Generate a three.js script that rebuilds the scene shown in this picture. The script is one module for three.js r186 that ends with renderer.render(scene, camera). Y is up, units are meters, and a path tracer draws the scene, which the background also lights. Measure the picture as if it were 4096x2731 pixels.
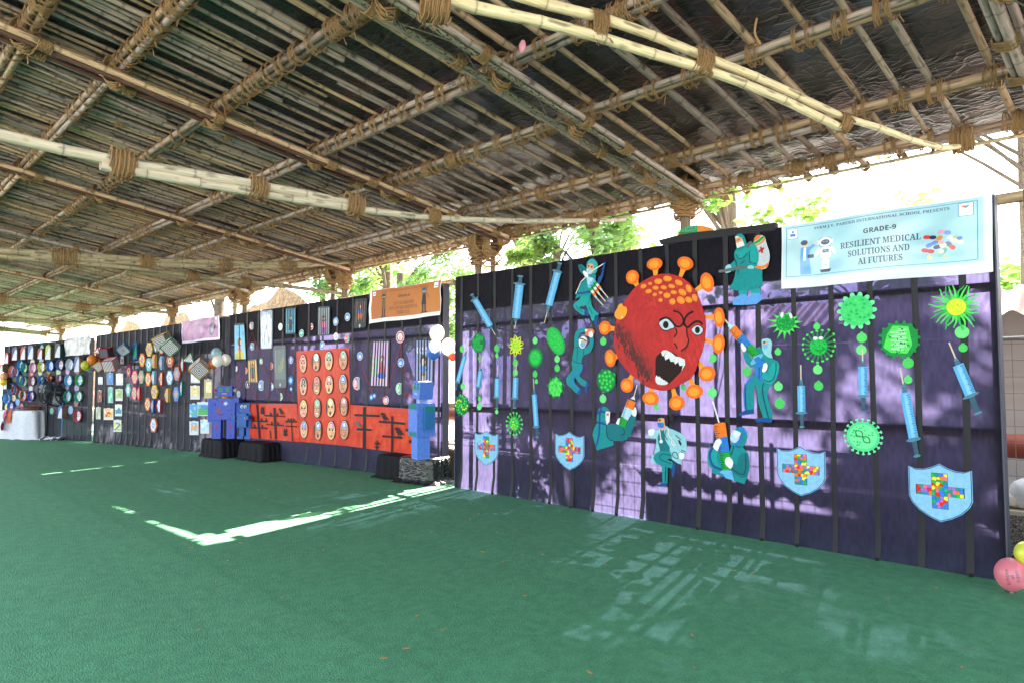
import * as THREE from 'three';
import { mergeGeometries } from 'three/addons/utils/BufferGeometryUtils.js';

// ------------------------------------------------------------ camera, sky, sun, exposure
const scene = new THREE.Scene();
const V = (x, y, z) => new THREE.Vector3(x, y, z);
const PW = 4096, PH = 2731, FPX = 2731, PITCH = Math.atan((1515 - PH / 2) / FPX), YAW = 45.2 * Math.PI / 180;
const EYE = V(0, 1.53, 6.36);
const AHEAD = V(-Math.cos(YAW), 0, -Math.sin(YAW)), RIGHT = V(Math.sin(YAW), 0, -Math.cos(YAW));
const FWD = AHEAD.clone().multiplyScalar(Math.cos(PITCH)).add(V(0, Math.sin(PITCH), 0));
const UPV = AHEAD.clone().multiplyScalar(-Math.sin(PITCH)).add(V(0, Math.cos(PITCH), 0));
const camera = new THREE.PerspectiveCamera(2 * Math.atan(PH / 2 / FPX) * 180 / Math.PI, 1.5, 0.05, 600);
camera.position.copy(EYE); camera.lookAt(EYE.clone().add(FWD));
const renderer = new THREE.WebGLRenderer({ antialias: true });
renderer.toneMapping = THREE.LinearToneMapping;
renderer.toneMappingExposure = 13.8;
renderer.shadowMap.enabled = true;
const SUN = V(-0.205, 0.6, -0.775).normalize();
{
  const w = 512, h = 256, d = new Float32Array(w * h * 4);
  for (let j = 0; j < h; j++) for (let i = 0; i < w; i++) {
    const lat = ((j + 0.5) / h - 0.5) * Math.PI, lon = ((i + 0.5) / w - 0.5) * 2 * Math.PI;
    const dx = Math.cos(lat) * Math.cos(lon), dy = Math.sin(lat), dz = Math.cos(lat) * Math.sin(lon);
    const c = Math.max(0, dx * SUN.x + dy * SUN.y + dz * SUN.z), e = Math.max(0, dy);
    const haze = Math.pow(1 - e, 3), glow = 0.5 * Math.pow(c, 4) + 0.7 * Math.pow(c, 24);
    const o = (j * w + i) * 4;
    d[o] = 0.19 + 0.27 * haze + glow * 0.5; d[o + 1] = 0.225 + 0.24 * haze + glow * 0.49; d[o + 2] = 0.28 + 0.18 * haze + glow * 0.45; d[o + 3] = 1;
    if (dy < 0) { d[o] = 0.25; d[o + 1] = 0.245; d[o + 2] = 0.235; }
  }
  const sky = new THREE.DataTexture(d, w, h, THREE.RGBAFormat, THREE.FloatType);
  sky.mapping = THREE.EquirectangularReflectionMapping; sky.magFilter = THREE.LinearFilter; sky.needsUpdate = true;
  scene.background = sky; scene.environment = sky;
}
const sun = new THREE.DirectionalLight(0xfff1dc, 5);
sun.target.position.set(-8, 0, 0); sun.position.copy(SUN).multiplyScalar(40).add(sun.target.position);
sun.castShadow = true; sun.shadow.radius = 1; sun.shadow.mapSize.set(4096, 4096);
Object.assign(sun.shadow.camera, { left: -40, right: 40, top: 40, bottom: -40, near: 1, far: 120 });
scene.add(sun, sun.target);

// ------------------------------------------------------------ helpers
function rng(seed) { let a = seed * 2654435761 >>> 0; return () => { a = (a + 0x6d2b79f5) | 0; let t = Math.imul(a ^ (a >>> 15), 1 | a); t = (t + Math.imul(t ^ (t >>> 7), 61 | t)) ^ t; return ((t ^ (t >>> 14)) >>> 0) / 4294967296; }; }
const taken = new Map();
function numbered(n) { const k = taken.get(n) ?? 0; taken.set(n, k + 1); return k ? n + '_' + String(k).padStart(3, '0') : n; }
function tag(o, label, category, group, kind) { if (label) o.userData.label = label; if (category) o.userData.category = category; if (group) o.userData.group = group; if (kind) o.userData.kind = kind; return o; }
function thing(name, label, category, p = V(0, 0, 0), turn = 0, group) { const o = new THREE.Group(); o.name = numbered(name); o.position.copy(p); o.rotation.y = turn; scene.add(o); return tag(o, label, category, group); }
function mesh(name, g, m, parent, label) {
  const o = new THREE.Mesh(g, m); o.castShadow = o.receiveShadow = true;
  if (parent) { o.name = name; parent.add(o); } else { o.name = numbered(name); scene.add(o); }
  if (label) o.userData.label = label;
  return o;
}
function struct(name, g, m, parent) { const o = mesh(name, g, m, parent); if (!parent) o.userData.kind = 'structure'; return o; }
function ray(px, py) { return FWD.clone().addScaledVector(RIGHT, (px - PW / 2) / FPX).addScaledVector(UPV, (PH / 2 - py) / FPX); }
function onPlane(px, py, n, c) { const d = ray(px, py); return EYE.clone().addScaledVector(d, (c - n.dot(EYE)) / n.dot(d)); }
const onZ = (px, py, z) => onPlane(px, py, V(0, 0, 1), z), onX = (px, py, x) => onPlane(px, py, V(1, 0, 0), x), onFloor = (px, py, y = 0) => onPlane(px, py, V(0, 1, 0), y);
function at(px, py, depth) { return EYE.clone().addScaledVector(ray(px, py), depth); }

// tileable value noise
function lattice(seed, n) { const r = rng(seed), a = new Float32Array(n * n); for (let i = 0; i < n * n; i++) a[i] = r(); return (x, y) => { const xi = Math.floor(x), yi = Math.floor(y), fx = x - xi, fy = y - yi, u = fx * fx * (3 - 2 * fx), v = fy * fy * (3 - 2 * fy), m = (k) => ((k % n) + n) % n; const p = (i, j) => a[m(j) * n + m(i)]; return (p(xi, yi) * (1 - u) + p(xi + 1, yi) * u) * (1 - v) + (p(xi, yi + 1) * (1 - u) + p(xi + 1, yi + 1) * u) * v; }; }
function tex(w, h, f, srgb = true) {
  const d = new Uint8Array(w * h * 4);
  for (let j = 0; j < h; j++) for (let i = 0; i < w; i++) { const c = f(i / w, j / h, i, j), o = (j * w + i) * 4; for (let k = 0; k < 3; k++) d[o + k] = Math.max(0, Math.min(255, (typeof c === 'number' ? c : c[k]) * 255)); d[o + 3] = 255; }
  const t = new THREE.DataTexture(d, w, h); t.wrapS = t.wrapT = THREE.RepeatWrapping; t.magFilter = THREE.LinearFilter; t.minFilter = THREE.LinearMipmapLinearFilter; if (srgb) t.colorSpace = THREE.SRGBColorSpace; t.needsUpdate = true; return t;
}
function rep(t, x, y = x) { const c = t.clone(); c.repeat.set(x, y); c.needsUpdate = true; return c; }
const n16 = lattice(11, 16), n64 = lattice(12, 64), n128 = lattice(13, 128), n256 = lattice(14, 256);
const mottle = tex(256, 256, (u, v) => 0.9 + 0.1 * n16(u * 16, v * 16) * 0.6 + 0.07 * n64(u * 64, v * 64) - 0.03);
const grain = tex(256, 256, (u, v) => 0.5 * n128(u * 128, v * 128) + 0.5 * n64(u * 64, v * 64), false);
const pm = new Map();
function paper(hex, rough = 0.62) {
  const k = hex + '/' + rough; if (pm.has(k)) return pm.get(k);
  const m = new THREE.MeshPhysicalMaterial({ color: hex, roughness: rough, specularIntensity: 0.4, map: rep(mottle, 2.2), bumpMap: rep(grain, 3), bumpScale: 0.0006 }); pm.set(k, m); return m;
}
const std = (o) => new THREE.MeshStandardMaterial(o);

function box(w, h, d, x = 0, y = 0, z = 0) { return new THREE.BoxGeometry(w, h, d).translate(x, y, z); }
function turned(g, m) { return g.applyMatrix4(m); }
// a tube through points with a radius for each, vertex colours at wish, round caps closed
function sweep(P, R, seg = 8, { col, vscale = 1, cap = true } = {}) {
  const n = P.length, pos = [], uv = [], cl = [], idx = []; let len = 0;
  const t0 = P[1].clone().sub(P[0]).normalize(); let nrm = Math.abs(t0.y) < 0.9 ? V(0, 1, 0) : V(1, 0, 0); nrm.addScaledVector(t0, -nrm.dot(t0)).normalize();
  for (let i = 0; i < n; i++) {
    const t = (i === 0 ? P[1].clone().sub(P[0]) : i === n - 1 ? P[i].clone().sub(P[i - 1]) : P[i + 1].clone().sub(P[i - 1])).normalize();
    nrm = nrm.clone().addScaledVector(t, -nrm.dot(t)).normalize(); const b = t.clone().cross(nrm);
    if (i) len += P[i].distanceTo(P[i - 1]);
    for (let k = 0; k <= seg; k++) {
      const a = k / seg * 2 * Math.PI, r = R[i];
      pos.push(P[i].x + r * (Math.cos(a) * nrm.x + Math.sin(a) * b.x), P[i].y + r * (Math.cos(a) * nrm.y + Math.sin(a) * b.y), P[i].z + r * (Math.cos(a) * nrm.z + Math.sin(a) * b.z));
      uv.push(k / seg, len * vscale); if (col) { const c = col[i]; cl.push(c, c, c); }
    }
    if (i) for (let k = 0; k < seg; k++) { const a = (i - 1) * (seg + 1) + k, d = a + seg + 1; idx.push(a, d, a + 1, d, d + 1, a + 1); }
  }
  if (cap) for (const [i, s] of [[0, 1], [n - 1, -1]]) { const c = pos.length / 3; pos.push(P[i].x, P[i].y, P[i].z); uv.push(0.5, 0.5); if (col) cl.push(0.5, 0.5, 0.5); for (let k = 0; k < seg; k++) { const a = i * (seg + 1) + k; s > 0 ? idx.push(c, a, a + 1) : idx.push(c, a + 1, a); } }
  const g = new THREE.BufferGeometry(); g.setAttribute('position', new THREE.Float32BufferAttribute(pos, 3)); g.setAttribute('uv', new THREE.Float32BufferAttribute(uv, 2));
  if (col) g.setAttribute('color', new THREE.Float32BufferAttribute(cl, 3));
  g.setIndex(idx); g.computeVertexNormals(); return g;
}
const tubeOf = (pts, r, seg = 6, n = 0) => { const P = n ? new THREE.CatmullRomCurve3(pts).getPoints(n) : pts; return sweep(P, P.map(() => r), seg); };
// a bamboo pole: nodes every foot or so, each a swollen ring with a dark line
function bamboo(pts, r0, r1, R, { gap = 0.34, seg = 8, fine = false } = {}) {
  const curve = pts.length > 2 ? new THREE.CatmullRomCurve3(pts) : new THREE.LineCurve3(pts[0], pts[1]), L = curve.getLength();
  const S = [[0, 1, 1]]; let s = gap * (0.3 + 0.7 * R());
  while (s < L - 0.05) {
    if (fine) S.push([s - 0.022, 1, 1], [s - 0.008, 1.09, 0.92], [s, 1.04, 0.4], [s + 0.008, 1.08, 0.9], [s + 0.022, 1, 1.05]);
    else S.push([s - 0.02, 1, 1], [s, 1.1, 0.45], [s + 0.02, 1, 1.04]);
    s += gap * (0.8 + 0.4 * R());
  }
  S.push([L, 1, 1]);
  return sweep(S.map(([a]) => curve.getPointAt(Math.min(1, a / L))), S.map(([a, k]) => (r0 + (r1 - r0) * a / L) * k), seg, { col: S.map((q) => q[2]), vscale: 1 });
}
// rope wound round something: a helix on an ellipse, with a loose end
function lash(c, ax, upv, a, b, turns, len, r, R, seg = 11) {
  const side = ax.clone().cross(upv).normalize(), P = [], n = Math.round(turns * seg), ph = R() * 6;
  for (let i = 0; i <= n; i++) {
    const t = i / n, q = ph + t * turns * 2 * Math.PI, w = 1 + 0.07 * Math.sin(i * 2.3 + ph);
    P.push(c.clone().addScaledVector(ax, (t - 0.5) * len + (R() - 0.5) * r * 1.2).addScaledVector(side, a * Math.cos(q) * w).addScaledVector(upv, b * Math.sin(q) * w));
  }
  if (R() < 0.5) P.push(P[n].clone().add(V((R() - 0.5) * 0.06, -0.03 - R() * 0.05, (R() - 0.5) * 0.06)));
  return sweep(P, P.map(() => r), 4, { cap: false, vscale: 6 });
}
// loose fibres standing off a rope lashing
function fuzz(c, ax, upv, a, b, len, n, R) {
  const side = ax.clone().cross(upv).normalize(), out = [];
  for (let i = 0; i < n; i++) { const q = R() * 6.28, d = side.clone().multiplyScalar(Math.cos(q) * a).addScaledVector(upv, Math.sin(q) * b), p = c.clone().add(d).addScaledVector(ax, (R() - 0.5) * len), l = 0.02 + 0.05 * R() * R(), e = d.clone().normalize().multiplyScalar(l * 0.7).addScaledVector(ax, (R() - 0.5) * l * 1.6).add(V(0, -l * 0.35, 0)); out.push(sweep([p, p.clone().addScaledVector(e, 0.5).add(V((R() - 0.5) * 0.01, 0.004, (R() - 0.5) * 0.01)), p.clone().add(e)], [0.0022, 0.0016, 0.0008], 3, { cap: false })); }
  return out;
}
const merge = (list, keep = []) => mergeGeometries(list.map((g) => { const q = g.index ? g.toNonIndexed() : g; for (const k of Object.keys(q.attributes)) if (!['position', 'normal', 'uv', ...keep].includes(k)) q.deleteAttribute(k); return q; }));

// ------------------------------------------------------------ materials of the place
const bambooMap = tex(128, 512, (u, v) => { const s = n64(u * 32, v * 8), f = n128(u * 128, v * 24), p = n16(u * 8, v * 16); const k = 0.72 + 0.2 * s + 0.16 * f - (p > 0.72 ? (p - 0.72) * 1.5 : 0); return [k, k * 0.985, k * 0.955]; });
const bambooBump = tex(128, 256, (u, v) => 0.6 * n64(u * 64, v * 8) + 0.4 * n128(u * 128, v * 32), false);
const cane = (r, g, b, rough = 0.55) => std({ color: new THREE.Color().setRGB(r, g, b), roughness: rough, map: rep(bambooMap, 1, 0.7), bumpMap: bambooBump, bumpScale: 0.0015, vertexColors: true });
const CANES = [cane(0.605, 0.432, 0.300), cane(0.526, 0.374, 0.270), cane(0.437, 0.350, 0.320), cane(0.482, 0.394, 0.380), cane(0.370, 0.269, 0.220), cane(0.650, 0.461, 0.310), cane(0.403, 0.331, 0.315), cane(0.526, 0.408, 0.360), cane(0.336, 0.283, 0.285), cane(0.381, 0.312, 0.300), cane(0.269, 0.206, 0.180), cane(0.426, 0.298, 0.205)];
const PALE = cane(0.80, 0.70, 0.47, 0.42), PALE2 = cane(0.64, 0.58, 0.47, 0.55), RAIL = cane(0.45, 0.38, 0.25);
const pinkCane = cane(0.5, 0.37, 0.27);
const jute = std({ color: new THREE.Color().setRGB(0.46, 0.275, 0.12), roughness: 0.95, map: rep(tex(64, 64, (u, v) => 0.6 + 0.5 * n64(u * 64, v * 64)), 2, 3), bumpMap: rep(grain, 1, 2), bumpScale: 0.003 });
const rust = std({ color: new THREE.Color().setRGB(0.135, 0.052, 0.04), roughness: 0.55, map: rep(mottle, 1, 3), bumpMap: grain, bumpScale: 0.001 });
const greyPipe = std({ color: new THREE.Color().setRGB(0.30, 0.30, 0.24), roughness: 0.5, metalness: 0.2, map: rep(tex(64, 256, (u, v) => { const k = n64(u * 24, v * 64); return k > 0.66 ? [0.5, 0.3, 0.2] : [0.9, 0.9, 0.86]; }), 1, 1) });
const wireMat = std({ color: 0x9a9a92, roughness: 0.5, metalness: 0.6 });
const tarpBump = tex(1024, 1024, (u, v) => { const w = n16(u * 8, v * 8) * 1.5, ridge = (x) => Math.pow(1 - Math.abs(2 * x - 1), 6); const a = ridge(n64(u * 10 + w, v * 44 + w * 3)), b = ridge(n64(u * 22 + w + 9, v * 34 - w * 2)), c = ridge(n16(u * 16 + 3, v * 10 + w * 2)), f = n128(u * 128, v * 128); return 0.1 + 0.5 * a + 0.3 * b + 0.35 * c + 0.04 * f; }, false);
const tarpMat = new THREE.MeshPhysicalMaterial({ color: new THREE.Color().setRGB(0.02, 0.021, 0.024), roughness: 0.36, clearcoat: 0.45, clearcoatRoughness: 0.18, bumpMap: rep(tarpBump, 0.55, 0.55), bumpScale: 0.014, side: THREE.DoubleSide });

// ------------------------------------------------------------ ground and turf
struct('ground', new THREE.PlaneGeometry(500, 500, 1, 1).rotateX(-Math.PI / 2).translate(-10, -0.03, 0), std({ color: new THREE.Color().setRGB(0.44, 0.425, 0.40), roughness: 0.95, map: rep(mottle, 60) }));
{
  const turfTex = tex(512, 512, (u, v) => { const f = n256(u * 256, v * 256), m = n128(u * 128, v * 128), c = n16(u * 16, v * 16), k = 0.74 + 0.22 * f + 0.1 * m + 0.1 * c - 0.12; return [k * 0.94 + 0.04 * c, k, k * 0.97]; });
  const turfBump = tex(512, 512, (u, v) => 0.55 * n256(u * 256, v * 256) + 0.45 * n128(u * 128, v * 128), false);
  const floor = new THREE.Group(); floor.name = 'floor'; floor.userData.kind = 'structure'; scene.add(floor);
  const edges = [-0.62, 0.62, 2.3, 4.12, 6.0, 7.9, 9.8, 11.7, 13.6], tone = [[0.092, 0.365, 0.192], [0.097, 0.375, 0.202], [0.092, 0.365, 0.194], [0.104, 0.385, 0.21], [0.056, 0.345, 0.15], [0.061, 0.352, 0.156], [0.056, 0.342, 0.15], [0.058, 0.342, 0.15]];
  for (let i = 0; i < 8; i++) {
    const x0 = 6, x1 = -40, z0 = edges[i], z1 = edges[i + 1], g = new THREE.BoxGeometry(x0 - x1, 0.02, z1 - z0, 1, 1, 1).translate((x0 + x1) / 2, -0.01 + 0.0006 * (i % 2), (z0 + z1) / 2);
    const p = g.attributes.position, uv = g.attributes.uv; for (let k = 0; k < p.count; k++) uv.setXY(k, p.getX(k) * 1.1, p.getZ(k) * 1.1 + i * 0.37);
    const m = std({ color: new THREE.Color().setRGB(...tone[i]), roughness: 0.92, map: turfTex, bumpMap: turfBump, bumpScale: 0.007 });
    struct('turf_strip', g, m, floor);
  }
}

// ------------------------------------------------------------ display panels
function panel(ax, az, bx, bz, hL, hR, label, { ribbons, hem = 0.5, mat: cm, rails }) {
  const L = Math.hypot(bx - ax, bz - az), u = V((bx - ax) / L, 0, (bz - az) / L), n = V(-u.z, 0, u.x), rot = Math.atan2(-u.z, u.x), o = V(ax, 0, az);
  const P = { o, u, n, L, rot, hL, hR, at(px, py, off = 0) { const q = onPlane(px, py, n, n.dot(o) + off); return [q.clone().sub(o).dot(u), q.y]; }, pos(s, t, off = 0) { return o.clone().addScaledVector(u, s).addScaledVector(n, off).setY(t); }, h: (s) => hL + (hR - hL) * s / L };
  const g = P.root = thing('display_panel', label, 'display panel', o.clone(), rot);
  const sheet = (t0, t1, z, seed) => { const nx = Math.ceil(L / 0.12), ny = 14, q = new THREE.PlaneGeometry(1, 1, nx, ny), p = q.attributes.position, uv = q.attributes.uv, nn = lattice(seed, 64); for (let i = 0; i < p.count; i++) { const s = (p.getX(i) + 0.5) * L, k = p.getY(i) + 0.5, a = t0(s), b = t1(s), y = a + (b - a) * k; p.setXYZ(i, s, y, z + 0.008 * (nn(s * 4, y * 0.7) - 0.5)); uv.setXY(i, s, y); } q.computeVertexNormals(); return q; };
  mesh('cloth', sheet(() => -0.004, (s) => P.h(s), 0, 5), cm, g);
  mesh('top_hem', sheet((s) => P.h(s) - hem, (s) => P.h(s) + 0.008, -0.014, 8), hemMat, g);
  // wooden frame behind the cloth
  for (const t of rails) mesh('frame_rail', box(L - 0.06, 0.05, 0.035, L / 2, t, -0.036), woodMat, g);
  const top = new THREE.BoxGeometry(L, 0.05, 0.05, 1, 1, 1).translate(L / 2, 0, -0.045), tp = top.attributes.position; for (let i = 0; i < tp.count; i++) tp.setY(i, tp.getY(i) + P.h(tp.getX(i)) - 0.035); mesh('frame_rail', top, woodMat, g);
  for (let s = 0.03; s <= L; s += (L - 0.06) / Math.round(L / 2.1)) mesh('frame_post', box(0.05, P.h(s) - 0.06, 0.04, s, P.h(s) / 2 - 0.03, -0.076), woodMat, g);
  for (const s of [0, L]) { const h = P.h(s); mesh('side_cloth', box(0.012, h, 0.125, s + (s ? 0.007 : -0.007), h / 2 + 0.002, -0.054), sideMat, g); }
  const R = rng(91 + Math.round(L * 10));
  for (const s of ribbons(P)) {
    const h = P.h(s) - 0.004, w = 0.045 + 0.012 * R(), q = new THREE.PlaneGeometry(w, h, 3, 14), p = q.attributes.position, k0 = R() * 6;
    for (let i = 0; i < p.count; i++) { const x = p.getX(i), y = p.getY(i) + h / 2, b = Math.max(0, 0.09 - y) / 0.09; p.setXYZ(i, s + x + 0.006 * Math.sin(y * 1.7 + k0), y + 0.004 + b * 0.01, 0.011 + 0.006 * Math.cos(x / w * 3) * 0.6 + b * b * 0.035); }
    q.computeVertexNormals(); mesh('ribbon', q, ribbonMat, g);
    if (R() < 0.6) mesh('ribbon_knot', new THREE.SphereGeometry(0.018, 8, 6).scale(1.3, 0.8, 1).translate(s, 0.016, 0.045), ribbonMat, g);
  }
  return P;
}
const clothBump = tex(256, 256, (u, v, i, j) => 0.5 + 0.25 * Math.sin(i * Math.PI / 2) + 0.25 * Math.sin(j * Math.PI / 2), false);
const clothTone = tex(512, 512, (u, v) => 0.8 + 0.16 * n64(u * 64, v * 20) + 0.1 * n16(u * 8, v * 12) - 0.06);
const clothOf = (r, g, b, tr) => new THREE.MeshPhysicalMaterial({ color: new THREE.Color().setRGB(r, g, b), map: rep(clothTone, 0.8), roughness: 0.7, transmission: tr, thickness: 0, side: THREE.DoubleSide, bumpMap: rep(clothBump, 8), bumpScale: 0.0006, specularIntensity: 0.2 });
const hemMat = std({ color: new THREE.Color().setRGB(0.012, 0.012, 0.018), roughness: 0.85, side: THREE.DoubleSide }), ribbonMat = new THREE.MeshPhysicalMaterial({ color: new THREE.Color().setRGB(0.008, 0.009, 0.013), roughness: 0.5, specularIntensity: 0.5, side: THREE.DoubleSide });
const sideMat = std({ color: new THREE.Color().setRGB(0.045, 0.048, 0.075), roughness: 0.6 }), woodMat = std({ color: new THREE.Color().setRGB(0.22, 0.14, 0.08), roughness: 0.8, map: rep(bambooMap, 1, 1) });
const every = (d, off) => (P) => { const a = []; for (let s = off; s < P.L - 0.05; s += d) a.push(s); return a; };
const clothD = clothOf(0.092, 0.082, 0.19, 0.94);
const D = panel(-7.45, 0, -1.04, 0, 2.985, 2.96, 'long black cloth display panel nearest the camera, covered in virus and syringe cut-outs', { ribbons: every(0.336, 0.14), rails: [1.14, 2.27], mat: clothD, hem: 0.5 });
const C = panel(-14.02, 0.50, -8.0, -0.22, 2.84, 2.97, 'black cloth display panel with the orange mural and hanging phone cut-outs', { ribbons: every(0.41, 0.25), rails: [1.1, 2.2], mat: clothD, hem: 0.6 });
const B = panel(-18.92, 1.70, -14.1, 0.55, 2.58, 2.80, 'dark cloth display panel hung with hexagonal mandalas and patterned cubes', { ribbons: every(0.245, 0.2), rails: [1.0, 1.9], mat: clothOf(0.06, 0.062, 0.095, 0.6), hem: 0.7 });
const A = panel(-22.35, 3.0, -19.45, 1.72, 2.40, 2.55, 'far left dark cloth display panel covered in painted oval dishes', { ribbons: every(0.25, 0.2), rails: [0.9, 1.8], mat: clothOf(0.06, 0.062, 0.095, 0.6), hem: 0.7 });

const E = panel(-0.83, 0.02, 6.2, 0.3, 2.96, 2.96, 'black cloth display panel standing beyond the right edge, past the gap', { ribbons: () => [], rails: [1.14, 2.27], mat: hemMat, hem: 0.5 });
// ------------------------------------------------------------ bamboo roof
const SL = 0.15, RY = (z) => 3.65 + SL * (z + 0.5), NUP = V(0, 1, -SL).normalize(), DOWN = V(0, SL, 1).normalize();
const roof = thing('bamboo_roof', 'sloping open roof of lashed bamboo poles under crinkled black tarpaulin', 'roof');
{
  const R = rng(7);
  // tarpaulin sheets
  for (const [x0, x1] of [[3.5, -3.1], [-3.0, -9.4], [-9.3, -15.9], [-15.8, -24], [-23.9, -36]]) {
    const nx = Math.round((x0 - x1) * 9), nz = 96, g = new THREE.PlaneGeometry(1, 1, nx, nz), p = g.attributes.position, uv = g.attributes.uv;
    for (let i = 0; i < p.count; i++) { const x = x0 + (x1 - x0) * (0.5 - p.getX(i)), z = -0.99 + 0.03 * n64(x * 6 + 50, 3) + 9.5 * (p.getY(i) + 0.5); const w = 0.024 * n64(x * 1.3 + 40, z * 4.2) + 0.007 * n128(x * 2.4 + 40, z * 9) + 0.012 * n64(x * 3 + 9, z * 2); p.setXYZ(i, x, RY(z) + 0.135 + w + (x0 === -3 ? 0.006 : 0), z); uv.setXY(i, x, z); }
    g.computeVertexNormals(); mesh('tarpaulin', g, tarpMat, roof);
  }
  // battens down the slope
  const xs = []; let x = 1.6; while (x > -35) { xs.push(x); x -= (x > -5 ? 0.31 : x > -7 ? 0.22 : x > -24 ? 0.155 : 0.26) * (0.75 + 0.5 * R()); if (x < -7 && R() < 0.12) x -= 0.16; }
  const shapes = [], tipLash = [];
  for (const bx of xs) {
    const lap = 2.6 + 3.6 * R(), r = bx < -5 ? 0.0165 + 0.0085 * R() : 0.021 + 0.011 * R(), w = () => (R() - 0.5) * 0.07, y = (z) => RY(z) + 0.085, m = Math.floor(R() * 12), far = bx < -18;
    const tip = -0.86 - 0.16 * R(), sx = w() * 1.4;
    const low = [V(bx + w() * 0.5, y(tip), tip), V(bx + w() + sx * 0.4, y(1.6) + w() * 0.12, 1.6), V(bx + sx, y(lap + 0.5), lap + 0.5)];
    const up = [V(bx + sx + 0.055, y(lap - 0.3), lap - 0.3), V(bx + w() + sx, y(6.6) + w() * 0.1, 6.6), V(bx + sx + w(), y(8.6), 8.6)];
    mesh('batten', bamboo(low, r, r * 1.12, R, { seg: far ? 6 : 8, gap: 0.36 }), CANES[m], roof);
    mesh('batten', bamboo(up, r * 1.1, r * 0.95, R, { seg: far ? 6 : 8, gap: 0.36 }), CANES[(m + (R() < 0.5 ? 0 : 3)) % 12], roof);
    if (bx < -2.5 && bx > -20 && R() < 0.75) mesh('batten', bamboo([V(bx - 0.09, y(3) + 0.004, 2.9 + R()), V(bx - 0.08 + w(), y(6), 6), V(bx - 0.1, y(8.6), 8.6)], r * 0.95, r * 0.85, R, { seg: 6, gap: 0.36 }), CANES[Math.floor(R() * 12)], roof);
    if (bx > -17) tipLash.push(lash(V(low[0].x, y(tip) - 0.004, tip + 0.07), DOWN, NUP, r + 0.012, r + 0.014, 5, 0.075, 0.006, R, 9));
    if (R() < 0.35 && bx < -4) tipLash.push(lash(V(low[2].x + 0.03, y(lap), lap + 0.05), DOWN, NUP, r * 2 + 0.014, r + 0.016, 5, 0.08, 0.007, R, 9));
  }
  const tl = tipLash.length; tipLash.forEach((g, i) => { if (i < 120) mesh('rope_lashing', g, jute, roof); });
  if (tl > 120) { const o = mesh('rope_lashing', merge(tipLash.slice(120)), jute, roof); o.userData.kind = 'stuff'; }
  // thin pole the batten tips are tied to
  for (let k = 0; k < 6; k++) mesh('eave_pole', bamboo([V(2 - k * 6, RY(-0.84) + 0.04, -0.84), V(-1 - k * 6, RY(-0.84) + 0.03, -0.85), V(-4.3 - k * 6, RY(-0.84) + 0.045, -0.83)], 0.018, 0.016, R), PALE, roof);
  // girders along the roof
  const GZ = [-0.5, 0.3, 1.52, 2.5, 3.63, 4.55, 5.25, 6.4, 7.5, 8.4];
  GZ.forEach((gz, gi) => {
    const poles = [], n = gi === 0 ? 3 : 2 + (gi % 2), off = [[-0.036, 0.012], [0.034, 0.016], [0.002, -0.044]];
    for (let k = 0; k < n; k++) {
      let a = 2.2 - R() * 3 - k * 1.7, prev = null;
      while (a > -35) {
        const len = 4.6 + 2.4 * R(), r = (gi === 0 ? 0.035 : 0.032) + 0.006 * R(), b = a - len, w = () => (R() - 0.5) * 0.018, lift = (R() - 0.5) * 0.01;
        poles.push([k, bamboo([V(a + 0.22, RY(gz) + off[k][1] + lift, gz + off[k][0]), V((a + b) / 2, RY(gz) + off[k][1] + w() + lift, gz + off[k][0] + w()), V(b - 0.22, RY(gz) + off[k][1] + lift + 0.004, gz + off[k][0] + 0.004)], r, r * 0.85, R, { seg: b < -18 ? 6 : 8, gap: 0.38 }), gi === 0 ? [CANES[4], CANES[1], CANES[11]][k] : CANES[[10, 4, 11, 9, 2][(k + gi + Math.floor(R() * 2)) % 5]]]);
        a = b;
      }
    }
    const gd = mesh('girder', merge(poles.filter((q) => q[0] === 0).map((q) => q[1]), ['color']), poles[0][2], roof); for (const [k, g, m] of poles) if (k) mesh('pole', g, m, gd);
    // lashings at the battens; the near ones one by one
    const near = [], rest = [];
    for (const bx of xs) {
      if (gz > 6 && bx > -5) continue;
      const dense = bx < -7; if (dense && R() < (bx < -16 ? 0.45 : 0.3)) continue;
      const dist = Math.hypot(bx, gz - 6.36), tgt = dist < 12 ? near : rest, k = dense ? 1 : 2;
      for (let q = 0; q < k; q++) tgt.push(lash(V(bx + (q - (k - 1) / 2) * 0.075 + (R() - 0.5) * 0.02, RY(gz) + 0.012, gz), V(1, (R() - 0.5) * 0.3, (R() - 0.5) * 0.25).normalize(), V(0, 1, 0), 0.082, 0.088, dense ? 2.4 + R() * 2 : 2.2 + R() * 1.6, 0.03 + 0.02 * R(), dist > 12 ? 0.006 : 0.0048, R, dist > 15 ? 8 : 12));
      if (!dense && R() < 0.16) { near.push(lash(V(bx - 0.17, RY(gz), gz), V(1, 0, 0), V(0, 1, 0), 0.085, 0.075, 9, 0.12, 0.005, R, 10)); }
    }
    for (const g of near) mesh('rope_lashing', g, jute, gd);
    if (rest.length) mesh('rope_lashing', merge(rest), jute, gd).userData.kind = 'stuff';
  });
  // trusses of two pipes and zigzag rods running down the slope
  const trusses = [[-0.75, 0], [-4.02, 1], [-7.05, 2], [-11.15, 2], [-15.4, 1], [-20.2, 2], [-26, 1]];
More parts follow.
